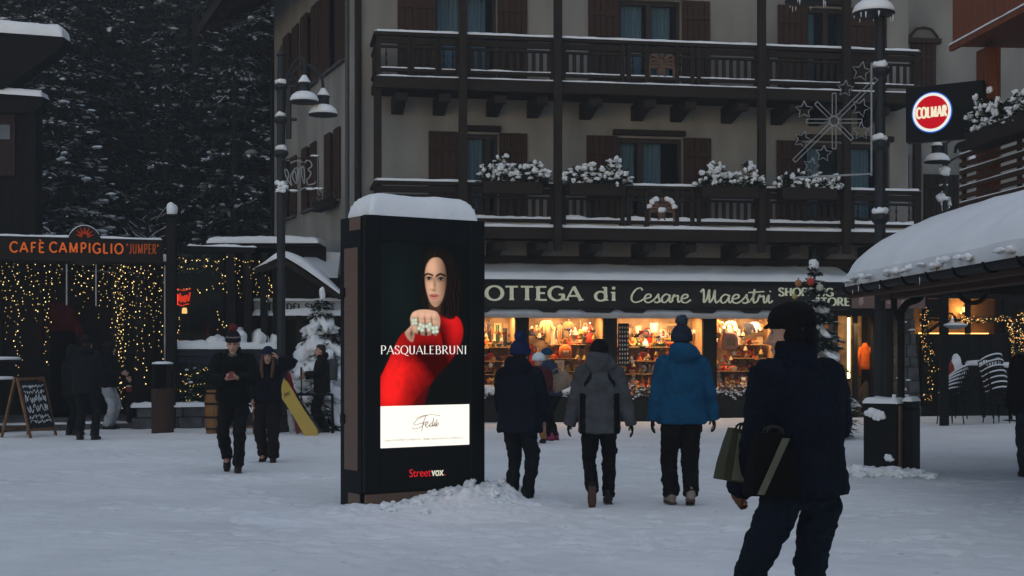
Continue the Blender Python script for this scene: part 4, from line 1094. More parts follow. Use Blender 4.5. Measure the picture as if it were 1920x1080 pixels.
for k in range(4):
    q = [CF.w(cx(332+25*i, -.46), -.46, .5+.22*k+.08*sin(i*2+k)) for i in range(5)]; o = q[0].copy(); o.z = 0
    light_string(o, [v-o for v in cat_rom(q, 3)], 22, "string of fairy lights threaded through the hedge below the snowy ledge", "light strings in the hedge", 95+k, sc=.55, jit=.06)
# neon sign, lantern, cone behind the glass
RN = emit("red neon", (1.0, .045, .012), 2.2, nee=False)
t = thing("neon_sign", "small red neon script sign glowing behind the cafe terrace glass", "neon sign", CF.w(cx(345, .3), .3, 0), CF.a)
s_ = 30/FPX*30; zz = CF.z(572, cx(345, .3), .3)
p = MB(); p.M = face_M(-.15, 0, zz)
script_geo(p, [[(.0, 0), (.05, .8), (.12, .3), (.2, .9), (.25, .2), (.33, .7), (.4, .25), (.48, .75), (.52, .2), (.6, .8), (.7, .3), (.8, 1.0)], [(.05, .1), (.3, -.05), (.55, .05), (.75, .1)], [(-.05, 1.25), (.4, 1.15), (.85, 1.28)], [(.1, .5), (.4, .45), (.7, .6)]], 0, 0, .34, .27, .030, dep=.02)
p.build("neon_tube", RN, t)
p = MB(); p.box(-.2, .2, .02, .04, zz-.08, zz+.36); p.build("back_plate", DARKP, t)
t = thing("lantern", "glowing warm lantern hanging just below the red neon script", "lantern", CF.w(cx(346, .25), .25, 0), CF.a)
zz = CF.z(586, cx(346, .25), .25)
p = MB(); p.lathe((0, 0, zz-.02), [(.05, 0), (.055, .02), (.05, .10), (.03, .12)], 12); p.build("glow", emit("lantern glow", (1.0, .62, .2), 3.5, nee=False), t)
p = MB(); p.lathe((0, 0, zz+.10), [(.06, 0), (.05, .02), (.01, .05), (0, .06)], 12); p.box(-.06, .06, -.06, .06, zz-.05, zz-.025); p.build("lantern_cap", BLACK, t)
t = thing("orange_cone", "slim orange cone standing behind the snowy cafe ledge", "cone", CF.w(cx(390, .5), .5, 0), CF.a)
z0, z1 = CF.z(648, cx(390, .5), .5), CF.z(606, cx(390, .5), .5)
p = MB(); p.lathe((0, 0, z0), [(.07, 0), (.065, .05), (.02, z1-z0-.02), (.0, z1-z0)], 14); p.box(-.1, .1, -.1, .1, z0-.03, z0-.001, .01); p.build("cone", mat("cone orange", (.42, .045, .012), .6), t)
p = MB(); p.box(-.3, .3, -.2, .2, z0-.09, z0-.035); p.box(-.03, .03, -.03, .03, .2, z0-.095); p.build("stand", DARKP, t)
# small snowy tables at the far left
for k, (pa, pb, py, lab) in enumerate(((-60, 38, 674, "taller high table with a snow-topped round top at the left edge by the cafe"), (-60, 26, 711, "lower dark table with a snow-topped top behind the chalkboard at the left edge"))):
    Y = 28.0-.3*k; a, b = P(pa, py, Y), P(pb, py, Y); t = thing("high_table", lab, "table", ((a.x+b.x)/2, Y, 0)); rr = (b.x-a.x)/2
    p = MB(); p.lathe((0, 0, a.z-.06), [(.0, 0), (rr*.9, 0), (rr*.95, .03), (rr*.9, .055), (0, .055)], 24); p.build("tabletop", DARKP, t)
    p = MB(); p.lathe((0, 0, .0), [(.25, 0), (.25, .03), (.05, .06), (.05, a.z-.07), (.1, a.z-.061)], 14); p.build("leg", DARKP, t)
    p = MB(); p.lathe((0, 0, a.z-.004), [(rr*.97, 0), (rr*.98, .03), (rr*.90, .055), (rr*.5, .06), (0, .06)], 24); p.build("snow_cover", SNOW, t, True)
# tea light on the step
t = thing("candle", "small candle flame glowing on the cafe step between the dark figures", "candle", P(139, 786, 27.0)*1.0)
p = MB(); p.lathe((0, 0, -.06), [(.045, 0), (.05, .02), (.05, .09), (.042, .09), (.04, .03), (0, .03)], 12); p.build("glass_cup", mat("dim glass", (.2, .15, .1), .2), t)
p = MB(); p.lathe((0, 0, -.005), [(.012, 0), (.026, .03), (.02, .06), (0, .10)], 10); p.build("flame", emit("flame", (1.0, .70, .35), 4.0, nee=False), t)
# bollard with red top, rubbish bin
t = thing("bollard", "slim dark post with a red reflector top in front of the cafe lights", "bollard", G(242, 803))
p = MB(); p.lathe((0, 0, 0), [(.055, -.05), (.055, .75), (.06, .755)], 12); p.build("post", BLACK, t)
p = MB(); p.lathe((0, 0, .756), [(.06, 0), (.06, .07), (.03, .10), (0, .10)], 12); p.build("reflector", mat("red reflector", (.25, .02, .03), .4), t)
p = MB(); p.blob((0, 0, .865), (.05, .05, .02), 1, .2, 2); p.build("snow_cap", SNOW, t, True)
g = G(305, 812); t = thing("rubbish_bin", "brown slatted rubbish bin with a snow-dusted lid in front of the cafe", "bin", g)
p = MB()
for k in range(18):
    a = 2*pi*k/18; p.M = Matrix.Rotation(a, 4, 'Z'); p.box(-.036, .036, .18, .21, -.05, .86, .005)
p.M = None; p.lathe((0, 0, 0), [(.175, -.05), (.175, .86), (.17, .86), (.165, .02), (0, .02)], 18); p.build("body", mat("bin brown", (.045, .024, .018), .7, .25, 5, stretch=(6, 6, .6)), t)
p = MB()
for s in (-1, 1): p.box(s*.165-.02, s*.165+.02, -.08, .08, .87, 1.30)
p.lathe((0, 0, 1.30), [(.0, 0), (.205, 0), (.21, .03), (0, .05)], 18); p.build("lid", BLACK, t)
p = MB(); p.lathe((0, 0, 1.335), [(.205, 0), (.20, .03), (.1, .05), (0, .05)], 18); p.build("snow_cap", SNOW, t, True)

# chalk boards
CHALK = mat("chalk", (.75, .78, .82), .9, .3, 40)
SLATE = mat("slate", (.010, .012, .016), .7, .3, 6)
PINE = mat("varnished pine", (.17, .082, .036), .55, .3, 6, .2, 30, stretch=(5, 5, 1))
def chalkboard(label, loc, rz, wd, h, spread, seed):
    t = thing("chalkboard", label, "chalkboard", loc, rz)
    lean = spread/2
    def pl(y0, y1, z0, z1): return None
    for sg, nm in ((-1, "front_frame"), (1, "back_frame")):
        p = MB()
        for x in (-wd/2, wd/2): p.beam((x, sg*lean, -.02), (x, sg*.02, h), .05, .035)
        for z in (.14, h-.03): y = sg*(lean+(.02-lean)*z/h); p.beam((-wd/2+.025, y, z), (wd/2-.025, y, z), .035, .05)
        p.build(nm, PINE, t)
    a = atan2(lean-.02, h); M = Matrix.Translation((0, -lean-.014, 0)) @ Matrix.Rotation(-a, 4, 'X')
    p = MB(); p.M = M; p.box(-wd/2+.03, wd/2-.03, -.008, .008, .16, h-.05); b = p.build("board", SLATE, t)
    p = MB(); p.M = M @ face_M(-wd/2+.07, -.010, .2)
    r = random.Random(seed); W_ = wd-.14; H_ = h-.30
    z = H_
    rows = [.07, .09, .16, .20, .08, .07, .06]
    for rh in rows:
        z -= rh+.012
        if z < 0: break
        x = 0; st = []
        while x < W_-.03:
            q = r.uniform(.04, .10)*(1+rh*4); n = r.randint(4, 6)
            st.append([(x+q*i/n, z+rh*r.random()) for i in range(n+1)]); x += q+.015
        script_geo(p, st, 0, 0, 1, 1, .010+.05*rh, dep=.001)
    p.build("chalk_writing", CHALK, b)
    return t
a, b = G(60, 822), G(98, 815); d = (b-a); chalkboard("leftmost pine A-frame chalkboard covered with white chalk lettering on the snow", (a+b)/2+Vector((-.28, .1, 0)), atan2(d.y, d.x)-radians(16), .80, 1.10, .62, 3)
chalkboard("second A-frame chalkboard with white scribbles behind the man holding a phone", (P(446, 815, 27.2).x, 27.2, 0), .15, .62, .86, .4, 8)
g = P(402, 815, 27.3); t = thing("barrel", "light wooden barrel standing left of the man holding a phone", "barrel", (g.x, 27.3, 0))
p = MB(); p.lathe((0, 0, 0), [(.15, -.03), (.175, .2), (.19, .42), (.18, .62), (.155, .84), (.145, .84), (.14, .80), (0, .80)], 20); p.build("staves", mat("barrel oak", (.19, .085, .032), .6, .3, 5, .2, 20, stretch=(8, 8, .6)), t)
p = MB()
for z, r_ in ((.08, .168), (.30, .189), (.56, .190), (.76, .171)): p.lathe((0, 0, z), [(r_-.01, 0), (r_, 0), (r_-.002, .04), (r_-.012, .04)], 20)
p.build("hoops", BLACK, t)

# ------------------------------------------------------------------ boutique hut, old chalet on the far left
YB = 30.3
BX = lambda px: P(px, 0, YB).x
BZ = lambda py: P(0, py, YB).z
hut = thing("boutique_hut", "dark wooden boutique hut with a pale lettered board and snow-laden gable roof", "hut", (0, YB, 0))
p = MB(); p.box(BX(455), BX(652), .25, .45, 0, BZ(520)); p.build("wall", DARKP, hut)
p = MB()
for px in (478, 560, 644): p.box(BX(px)-.06, BX(px)+.06, .0, .12, 0, BZ(590), .01)
p.box(BX(470), BX(650), -.05, .2, BZ(600), BZ(593)); p.build("posts", WOODD, hut)
p = MB(); p.box(BX(478), BX(650), -.10, -.06, BZ(585.5), BZ(565), .006); sbd = p.build("sign_board", mat("pale sign board", (.33, .34, .35), .7, .08, 3), hut)
INK = mat("dark ink", (.015, .016, .02), .7)
letters("lettering", "TI", face_M(BX(502), -.103, BZ(581.5)), BZ(569.5)-BZ(581.5), BX(519)-BX(502), INK, sbd, .26, .17, .3, .1, .35)
letters("lettering", "DEL", face_M(BX(539), -.103, BZ(581.5)), BZ(569.5)-BZ(581.5), BX(567)-BX(539), INK, sbd, .26, .17, .3, .1, .2)
letters("lettering", "SUISSE", face_M(BX(574), -.103, BZ(581.5)), BZ(569.5)-BZ(581.5), BX(629)-BX(574), INK, sbd, .26, .17, .3, .1, .2)
p = MB(); p.snow(BX(476), BX(652), -.16, .2, BZ(564.5), .06, 3, .06, .06, .6); p.snow(BX(476), BX(650), -.20, .2, BZ(592), .13, 4, .1, .06, .8); p.build("snow_cover", SNOW, hut, True)
# gable
pk, el, er = (BX(540), BZ(487)), (BX(486), BZ(505)), (BX(640), BZ(552))
p = MB(); p.prism([el, pk, er, (er[0], er[1]-.12), (pk[0], pk[1]-.14), (el[0], el[1]-.12)], lambda a, b, d: (a, d, b), -.5, .9); p.build("roof", WOODD, hut)
p = MB(); p.prism([(BX(500), BZ(560)), (BX(500), BZ(508)), (BX(540), BZ(495)), (BX(632), BZ(556)), (BX(632), BZ(560))], lambda a, b, d: (a, d, b), -.02, .05); p.build("gable", DARKP, hut)
p = MB()
arcp = [(el[0]-.05, el[1]-.03), (el[0]+.2, el[1]+.14), (pk[0]-.12, pk[1]+.15), (pk[0]+.1, pk[1]+.13), (pk[0]+.45, pk[1]-.05), (er[0]-.25, er[1]+.30), (er[0]+.03, er[1]+.03)]
top = [(v.x, v.y) for v in cat_rom([(a, b, 0) for a, b in arcp], 6)]
bot = [el, pk, er]
def roof_z(x):
    return el[1]+(pk[1]-el[1])*(x-el[0])/(pk[0]-el[0]) if x < pk[0] else pk[1]+(er[1]-pk[1])*(x-pk[0])/(er[0]-pk[0])
rings = []
for j, (y, k) in enumerate(((-.56, .25), (-.57, .6), (-.50, .92), (-.3, 1.0), (.0, 1.05), (.5, 1.02), (.9, .95))):
    rings.append([(x, y+.03*noise.noise(Vector((x*3, j, 0))), roof_z(x)-.01+(z-roof_z(x)+.01)*k) for x, z in top])
vs = [q for r in rings for q in r]; n = len(top)
p.add(vs, [(j*n+i, j*n+i+1, (j+1)*n+i+1, (j+1)*n+i) for j in range(len(rings)-1) for i in range(n-1)])
p.build("snow_cover", SNOW, hut, True)
# wide snowy lean-to roof above the hut and its dark louvred face
lt = thing("lean_to_roof", "dark louvred lean-to roof under a long slab of snow behind the hut", "roof", (0, 32.0, 0))
q = lambda px, py: P(px, py, 32.0)
p = MB(); p.box(q(396, 0).x, q(600, 0).x, -.3, 1.0, q(0, 463).z, q(0, 458).z)
for i in range(6): z = q(0, 467+4*i).z; p.box(q(396, 0).x, q(495, 0).x, -.2+.02*i, -.16+.02*i, z-.035, z)
p.box(q(400, 0).x, q(610, 0).x, .05, .15, 2.6, q(0, 463.5).z); p.build("louvres", DARKP, lt)
p = MB(); p.snow(q(393, 0).x, q(602, 0).x, -.36, 1.0, q(0, 458).z, .16, 9, .14, .09, .4)
p.add([(q(560, 0).x, -.4, q(0, 492).z), (q(636, 0).x, -.4, q(0, 530).z), (q(632, 0).x, .6, q(0, 470).z), (q(585, 0).x, .6, q(0, 468).z)], [(0, 1, 2, 3)]); p.build("snow_cover", SNOW, lt, True)

YC = 34.0
q = lambda px, py: P(px, py, YC)
CHW = mat("blackened chalet wood", (.006, .0055, .0055), .85, .35, 4, .3, 40, stretch=(6, 6, 1), spec=.1)
ch = thing("old_chalet", "dark old timber chalet with snow on its deep eaves at the left edge", "chalet", (0, YC, 0))
p = MB(); p.box(-17, q(56, 0).x, .0, .5, 0, q(0, 190).z)
for i in range(9): x = q(52, 0).x-.25*i-.12; p.box(x-.006, x+.006, -.012, -.002, 0, q(0, 190).z)
p.build("wall", CHW, ch)
p = MB(); p.box(q(56, 0).x+.002, q(70, 0).x, -.10, .4, 0, q(0, 190).z, .01); p.build("corner_post", CHW, ch)
p = MB(); p.box(q(-30, 0).x, q(30, 0).x, -.06, -.014, q(0, 330).z, q(0, 215).z, .01); p.build("door", mat("dark red door", (.02, .010, .008), .7), ch)
p = MB(); p.box(q(-8, 0).x, q(21, 0).x, -.085, -.063, q(0, 262).z, q(0, 235).z); p.build("notice", mat("pale notice", (.10, .12, .15), .5), ch)
p = MB(); poly = [q(128, 76), q(127, 88), q(114, 102), q(14, 172), q(-200, 176), q(-200, 68), q(0, 68)]
p.prism([(v.x, v.z) for v in poly], lambda a, b, d: (a, d, b), -.35, .25); p.build("eaves", CHW, ch)
p = MB(); poly = [q(89, 186), q(87, 200), q(70, 215), q(-100, 215), q(-100, 178), q(10, 178)]
p.prism([(v.x, v.z) for v in poly], lambda a, b, d: (a, d, b), -.30, .22); p.build("lower_eaves", CHW, ch)
p = MB(); p.snow(-17, q(127, 0).x, -.40, .26, q(0, 76).z, .34, 4, .26, .07, .12, zf=lambda x, y: .10*min(1, max(0, (q(128, 0).x-x)/1.4))); p.snow(-17, q(88, 0).x, -.34, .22, q(0, 186).z, .17, 5, .15, .07, .2, zf=lambda x, y: .07*min(1, (q(90, 0).x-x)/1.)); p.build("snow_cover", SNOW, ch, True)
# ------------------------------------------------------------------ right side: bar front, pillar, wooden house, shelter
AWN = mat("dusty pink awning", (.17, .11, .095), .85, .12, 2)
t = HF.thing("awning_sign", "dusty pink awning board with faint pale script right of the shop fascia", "awning")
x0, x1 = HF.x(1597, -.95), HF.x(1735, -.95); za, zb = HF.z(578, x0, -.95), HF.z(540, x0, -.95)
p = MB(); p.box(x0, x1, -.95, -.90, za, zb, .008); p.box(x0, x1, -.90, -.1, zb-.05, zb-.002); b = p.build("board", AWN, t)
PALE = mat("pale script paint", (.36, .27, .24), .8)
p = MB(); p.M = face_M(x0+.18, -.953, za+.08)
script_geo(p, [[(0, .1), (.05, .42), (.25, .95), (.2, .5), (.0, .45), (.25, .4), (.22, 0), (0, .1)], [(.35, .1), (.33, .9)], [(.12, .2), (.12, .8)]], 0, 0, .22, .26, .03, dep=.004)
script_geo(p, [[(.0, .2), (.25, 1.0), (.2, .3), (.0, .05), (.35, .1), (.5, .4)], [(.5, .35), (.6, .5), (.5, .1), (.75, .3)], [(1.05, .2), (1.2, .42), (1.1, .1), (1.4, .3)], [(1.5, .2), (1.6, .5), (1.62, .1), (1.8, .35)]], .42, 0, .55, .28, .022, dep=.004)
p.build("lettering", PALE, b)
t = HF.thing("stone_pillar", "battered grey stone pillar with ledges of snow between shop doorway and bar", "pillar")
R = random.Random(6); p = MB(); x0 = HF.x(1686, -.35); z = 0
while z < 2.55:
    h = R.uniform(.22, .34); xr = HF.x(1729-13*(z/2.5), -.35); xm = x0+(xr-x0)*R.uniform(.35, .65)
    for a, b in ((x0, xm), (xm+.012, xr)): p.box(a+R.uniform(0, .008), b, -.35+R.uniform(0, .02)+.03*z, .3, z, min(z+h-.012, 2.6), .018)
    z += h
p.box(x0+.03, HF.x(1715, -.35)-.05, -.2, .28, 0, 2.58); p.build("stones", STONE, t)
p = MB()
for k in range(9):
    xx = x0+R.uniform(.05, .35); zz = .3+R.random()*2.0; p.blob((xx, -.35+.03*zz, zz), (R.uniform(.05, .10), .03, .02), k, .4, 1)
p.build("snow_cover", SNOW, t, True)
bar = HF.thing("bar_front", "dark glazed bar front with warm lit upper windows behind the stacked chairs", "bar")
y = .5; X = lambda px: HF.x(px, y); Z = lambda py, px=1820: HF.z(py, HF.x(px, y), y)
p = MB(); a, b = X(1728), X(2100)
p.box(a, b, y, y+.12, 0, Z(626)); p.box(a, b, y, y+.12, Z(603), Z(597)); p.box(a, b, y, y+.12, Z(560), 3.6)
for px in (1735, 1768, 1816, 1872, 1885, 1960, 2060): p.box(X(px)-.05, X(px)+.05, y-.02, y+.10, Z(626)+.002, Z(560)-.002)
p.box(X(1735), X(1768), y+.02, y+.08, Z(596), Z(561)); p.box(X(1872), X(1960), y+.02, y+.08, Z(625), Z(561))
for i in range(16): p.box(a+.3*i, a+.3*i+.04, y-.02, y-.002, .05, Z(630))
p.build("frame", DARKP, bar)
GLW = bpy.data.materials.new("lit bar wall"); 
BARW = mat("bar inner wall", (.42, .28, .17), .8, .2, 2)
p = MB(); p.box(a, b, y+.62, y+.66, 1.2, 3.5); p.build("inner_wall", BARW, bar)
p = MB(); p.box(a, b, y+.13, y+.61, Z(626)-.06, Z(626)); p.box(a, b, y+.13, y+.61, 3.05, 3.1); p.build("inner_sill", BARW, bar)
p = MB(); p.box(X(1735), b, y+.05, y+.056, Z(625), Z(604)); p.box(X(1768), b, y+.05, y+.056, Z(596), Z(561)); p.build("pane", glassy("bar glass", (.75, .72, .68), .06), bar)
p = MB(); p.box(X(1740), X(1871), y+.45, y+.50, Z(626)+.003, Z(626)+.03); p.build("lamp_strip", emit("amber strip", (1.0, .50, .12), 6.0), bar)
t = thing("wall_lamp", "glowing amber sconce on the bar's inner wall behind the upper pane", "lamp", HF.w(X(1829), y+.55, Z(580)), HF.a)
p = MB(); p.lathe((0, 0, -.05), [(.02, 0), (.05, .03), (.06, .08), (.05, .12)], 14); p.blob((-.10, -.02, -.06), (.03, .03, .03), 1, .1, 1); p.build("shade", emit("sconce glow", (1.0, .56, .18), 9.0), t)
p = MB(); p.box(-.03, .03, .03, .06, -.10, .05); p.build("bracket", BLACK, t)
al = bpy.data.lights.new("sconce_light", 'POINT'); al.energy = 16; al.color = (1.0, .52, .17); al.shadow_soft_size = .06
ao = bpy.data.objects.new("sconce_light", al); COL.objects.link(ao); ao.parent = t; ao.location = (-.12, -.12, .0)
# garlands of lights on the bar
def garland(path, n, label, group, seed, th=.07, mats=None, sc=.6):
    r = random.Random(seed)
    q = [HF.w(HF.x(a, yy), yy, HF.z(b, HF.x(a, yy), yy)) for a, b, yy in path]; o = q[0].copy(); o.z = 0
    q = cat_rom([v-o for v in q], 4)
    t = thing("light_garland", label, "fairy lights", o, 0, group)
    m1, m2 = MB(), MB()
    for i in range(n*6):
        k = r.randrange(len(q)-1); c = q[k].lerp(q[k+1], r.random())+Vector((r.gauss(0, th*.5), r.gauss(0, th*.4), r.gauss(0, th*.5)))
        d = Vector((r.gauss(0, 1), r.gauss(0, 1), r.gauss(0, 1))).normalized(); s = d.orthogonal().normalized()*.012
        m1.add([c-s, c+s, c+d*.09], [(0, 1, 2)])
    m1.build("greenery", NEEDLN, t)
    ls = [0]
    for i in range(1, len(q)): ls.append(ls[-1]+(q[i]-q[i-1]).length)
    for i in range(n):
        d = ls[-1]*r.random(); k = max(j for j in range(len(q)-1) if ls[j] <= d+1e-9)
        o2 = link("bulb", r.choice((BME, BMED, BME2, BME2, BMED)), t)
        o2.location = q[k].lerp(q[k+1], (d-ls[k])/(ls[k+1]-ls[k]+1e-9))+Vector((r.gauss(0, th*.55), r.gauss(0, th*.4)-.02, r.gauss(0, th*.55))); s = sc*r.uniform(.6, 1.2); o2.scale = (s, s, s)
garland([(1778, 598, .42), (1820, 600, .42), (1860, 599, .42), (1893, 598, .42)], 95, "horizontal garland of amber lights along the bar's window bar", None, 3, .07)
garland([(1893, 598, .42), (1896, 620, .42), (1899, 650, .42), (1903, 680, .42)], 80, "upright garland of amber lights hanging at the right end of the bar", None, 4, .07)
garland([(1915, 585, .42), (1912, 620, .42), (1918, 660, .42)], 70, "reddish clump of fairy lights at the right edge beside the bar", None, 5, .10)
garland([(1732, 580, .2), (1738, 600, .2), (1733, 640, .2), (1745, 690, .2), (1740, 750, .2)], 95, "dark climbing shrub sprinkled with amber lights right of the stone pillar", None, 6, .13, sc=.5)
# saucer street lamp under the shelter's far side
Yl = 30.0; t = thing("saucer_lamp", "saucer shaped lamp with snow on top on a slim dark post before the bar", "lamp", (P(1770, 0, Yl).x, Yl, 0))
q = lambda px, py: P(px, py, Yl)-Vector((P(1770, 0, Yl).x, Yl, 0))
p = MB(); p.box(-.085, .085, -.06, .06, 0, q(0, 552).z, .01); p.beam((.0, 0, q(0, 600).z), q(1738, 624), .06, .06); p.tube(cat_rom([(0.0, -.07, q(0, 592).z), (.12, -.1, q(0, 588).z), (q(1788, 0).x, -.12, q(0, 598).z), (q(1790, 0).x, -.12, q(0, 607).z)], 5), .018, 6); p.build("post", BLACK, t)
p = MB(); c = q(1788, 618); p.lathe((c.x, -.12, c.z), [(0, 0), (.10, .005), (.2, .05), (.245, .085), (.22, .10), (0, .12)], 24); p.build("lamp_shade", mat("pale enamel", (.22, .24, .26), .4), t, True)
p = MB(); p.lathe((c.x, -.12, c.z+.088), [(.243, 0), (.235, .02), (.15, .05), (0, .06)], 24); p.tube([(c.x-.1, -.12, c.z+.13), (c.x-.05, -.12, c.z+.24)], [.03, .02], 6); p.build("snow_cap", SNOW, t, True)
# terrace chairs in leaning stacks
CH = mat("dark rattan", (.008, .0075, .0075), .7, .3, 20)
def chair_parts(t):
    p = MB()
    p.loft([[(a*cos(2*pi*k/16), a*sin(2*pi*k/16)*.95, z) for k in range(16)] for a, z in ((.21, .43), (.225, .445), (.21, .46))]); p.build("seat", CH, t)
    for sx in (-1, 1):
        for sy in (-1, 1): p = MB(); p.tube([(sx*.17, sy*.16, .43), (sx*.20, sy*.20, 0)], .014, 6); p.build("leg", BLACK, t)
    p = MB(); arcs = [(.25*cos(radians(a)), .24*sin(radians(a)), .66+.13*max(0, sin(radians(a)))) for a in range(-20, 201, 20)]
    p.tube(arcs, .018, 6)
    for sx in (-1, 1): p.tube([(sx*.23, -.08, .45), (sx*.235, -.08, .64)], .014, 6)
    for a in range(20, 161, 14): p.tube([(.215*cos(radians(a)), .205*sin(radians(a)), .455), (.25*cos(radians(a)), .24*sin(radians(a)), .65+.13*sin(radians(a)))], .008, 5)
    p.build("backrest", CH, t)
    p = MB(); p.tube([(v[0], v[1], v[2]+.022) for v in arcs], [(.020, .026)]*len(arcs), 6); p.build("snow_cover", SNOW, t, True)
t0 = thing("terrace_chair", "", "chair"); chair_parts(t0)
first = True
def put_chair(X_, Y_, z, rz, rx, label, group):
    global first
    o = t0 if first else dup(t0); first = False
    o.location = (X_, Y_, z); o.rotation_euler = (rx[0], rx[1], rz); tag(o, label, "chair", group)
for k in range(6):
    b = P(1782, 0, 30.9); put_chair(b.x+.075*k, 30.9, .0+.10*k, radians(-160), (0, radians(4*k)), "dark terrace chair in the lower leaning stack with snow on its curved back", "chairs in the left stack on the terrace")
for k in range(7):
    b = P(1868, 0, 31.2); put_chair(b.x-.012*k, 31.2, .0+.12*k, radians(-165), (0, radians(-2+1.5*k)), "dark terrace chair in the taller upright stack near the right edge", "chairs in the right stack on the terrace")
for px, Yv, pz, rr, lab in ((1846, 32.3, 676, .42, "round terrace table under thick snow behind the taller stack of chairs"), (1895, 32.0, 680, .38, "snow-topped terrace table at the right edge behind the dark figure")):
    b = P(px, pz, Yv); t = thing("terrace_table", lab, "table", (b.x, Yv, 0))
    p = MB(); p.lathe((0, 0, b.z-.14), [(0, 0), (rr, 0), (rr, .03), (0, .03)], 24); p.build("tabletop", CH, t)
    p = MB(); p.lathe((0, 0, 0), [(.2, 0), (.2, .03), (.03, .05), (.03, b.z-.145), (.08, b.z-.141)], 12); p.build("leg", BLACK, t)
    p = MB(); p.lathe((0, 0, b.z-.109), [(rr, 0), (rr*1.0, .05), (rr*.9, .10), (rr*.4, .12), (0, .11)], 24); p.build("snow_cover", SNOW, t, True)
b = P(1790, 690, 32.4); t = thing("folded_parasol", "small folded red parasol capped with snow behind the leaning chairs", "parasol", (b.x, 32.4, 0))
p = MB(); p.lathe((0, 0, 0), [(.02, 0), (.02, 1.0)], 8); p.build("pole", BLACK, t)
p = MB(); p.lathe((-.05, 0, 1.0), [(.03, 0), (.11, .08), (.10, .25), (.03, .40), (0, .42)], 10); p.build("canopy", mat("parasol red", (.22, .03, .025), .8), t, True)
p = MB(); p.blob((.04, -.04, 1.25), (.12, .10, .22), 4, .3, 2); p.blob((.02, 0, 1.45), (.07, .07, .08), 5, .2, 2); p.build("snow_cap", SNOW, t, True)
# ------------------------------------------------------------------ wooden house on the right
RF = Fr(7.83, 24.0, atan2(-1, .088))
rust = mat("rust red larch cladding", (.165, .052, .026), .65, .3, 4, .25, 30, stretch=(7, 7, .7))
house = RF.thing("wooden_house", "rust brown larch clad house with a slatted balcony at the right edge", "house")
p = MB(); p.box(.0, .42, 0, .25, 3.845, 6.64, .01); p.build("corner_post", rust, house)
for x in (3.4, 6.6): p = MB(); p.box(x-.15, x+.15, .4, .7, 0, 3.715, .012); p.build("pillar", rust, house)
p = MB()
for i in range(30): p.box(.05+.24*i, .05+.24*i+.234, -.43, -.40, 6.74, 9.6, .008)
p.box(-.02, 7.3, -.40, 1.0, 6.72, 9.6); p.box(-.03, 7.3, -.46, -.39, 6.64, 6.735, .006); p.build("upper_storey", rust, house)
p = MB(); p.snow(-.03, 7.3, -.475, -.432, 6.736, .035, 3, .02, .1, .5); p.build("snow_cover", SNOW, house, True)
p = MB(); p.box(.0, 7.3, 1.2, 1.3, 3.72, 6.7); p.build("back_wall", mat("dark recess", (.012, .010, .010), .8), house)
p = MB()
for i in range(7): z = 4.0+.135*i; p.box(.06, 7.3, -.32, -.28, z, z+.075, .006)
for x in (.1, 2.2, 4.4, 6.6): p.box(x-.04, x+.04, -.275, -.22, 3.85, 5.0)
p.build("balcony_slats", WOODB, house)
p = MB()
for i in (0, 2, 4, 6): z = 4.0+.135*i+.077; p.snow(.06, 7.3, -.325, -.275, z, .02, 5+i, .015, .1, .8)
p.build("snow_cover", SNOW, house, True)
p = MB(); p.box(.0, 7.3, -.3, 1.2, 3.72, 3.84); p.build("balcony_floor", WOODD, house)
t = RF.thing("flower_box", "dark window box with a snowy fir sprig beside the round red sign", "flower box", 1.45, -.5, 4.82)
p = MB(); p.box(-.4, 2.6, -.13, .13, 0, .28, .012); p.build("box", WOODD, t)
m1, m2 = MB(), MB(); fir_sprigs(m1, m2, None, -.4, 1.4, .24, [(-.30, .40), (.0, .66), (.35, .45), (.7, .35), (1.1, .4), (1.6, .4)], 71)
for k in range(5): m2.blob((.3+.25*k, 0, .33-.03*k), (.15, .11, .05), k, .6, 2, 2.2)
m1.build("sprigs", NEEDLN, t); m2.build("snow_cover", SNOW, t, True)
# round lit sign on a black board
SA = atan2(-.57, .82); SFr = Fr(6.70, 24.2, SA)
t = SFr.thing("hanging_sign", "black projecting board with a glowing round red and white sign", "sign", 0, 0, SFr.z(267, 0))
Wd, Hd = 1.30, .925
p = MB(); p.box(0, Wd, 0, .14, 0, Hd, .006); bd = p.build("board", BLACK, t)
p = MB(); p.box(.02, Wd+.3, .03, .10, -.025, -.002); p.build("bracket", IRON, bd)
cxs = SFr.x(1747.5); czs = Hd/2+.005
def disc(name, r, y, col, st, nee=False):
    p = MB(); p.prism([(cxs+r*cos(2*pi*k/48), czs+r*sin(2*pi*k/48)) for k in range(48)], lambda a, b, d: (a, d, b), y-.006, y); return p.build(name, emit(name+" glow", col, st, nee), bd)
disc("blue_rim", .345, -.002, (.02, .16, .75), .8); disc("white_ring", .325, -.009, (.95, .93, .85), .95, True); disc("red_disc", .278, -.016, (.62, .008, .018), .85)
letters("lettering", "COLMAR", face_M(cxs-.252, -.023, czs-.085), .175, .504, emit("white letters", (1.0, .9, .66), .95, False), bd, .20, .15, 0, gap=.20)
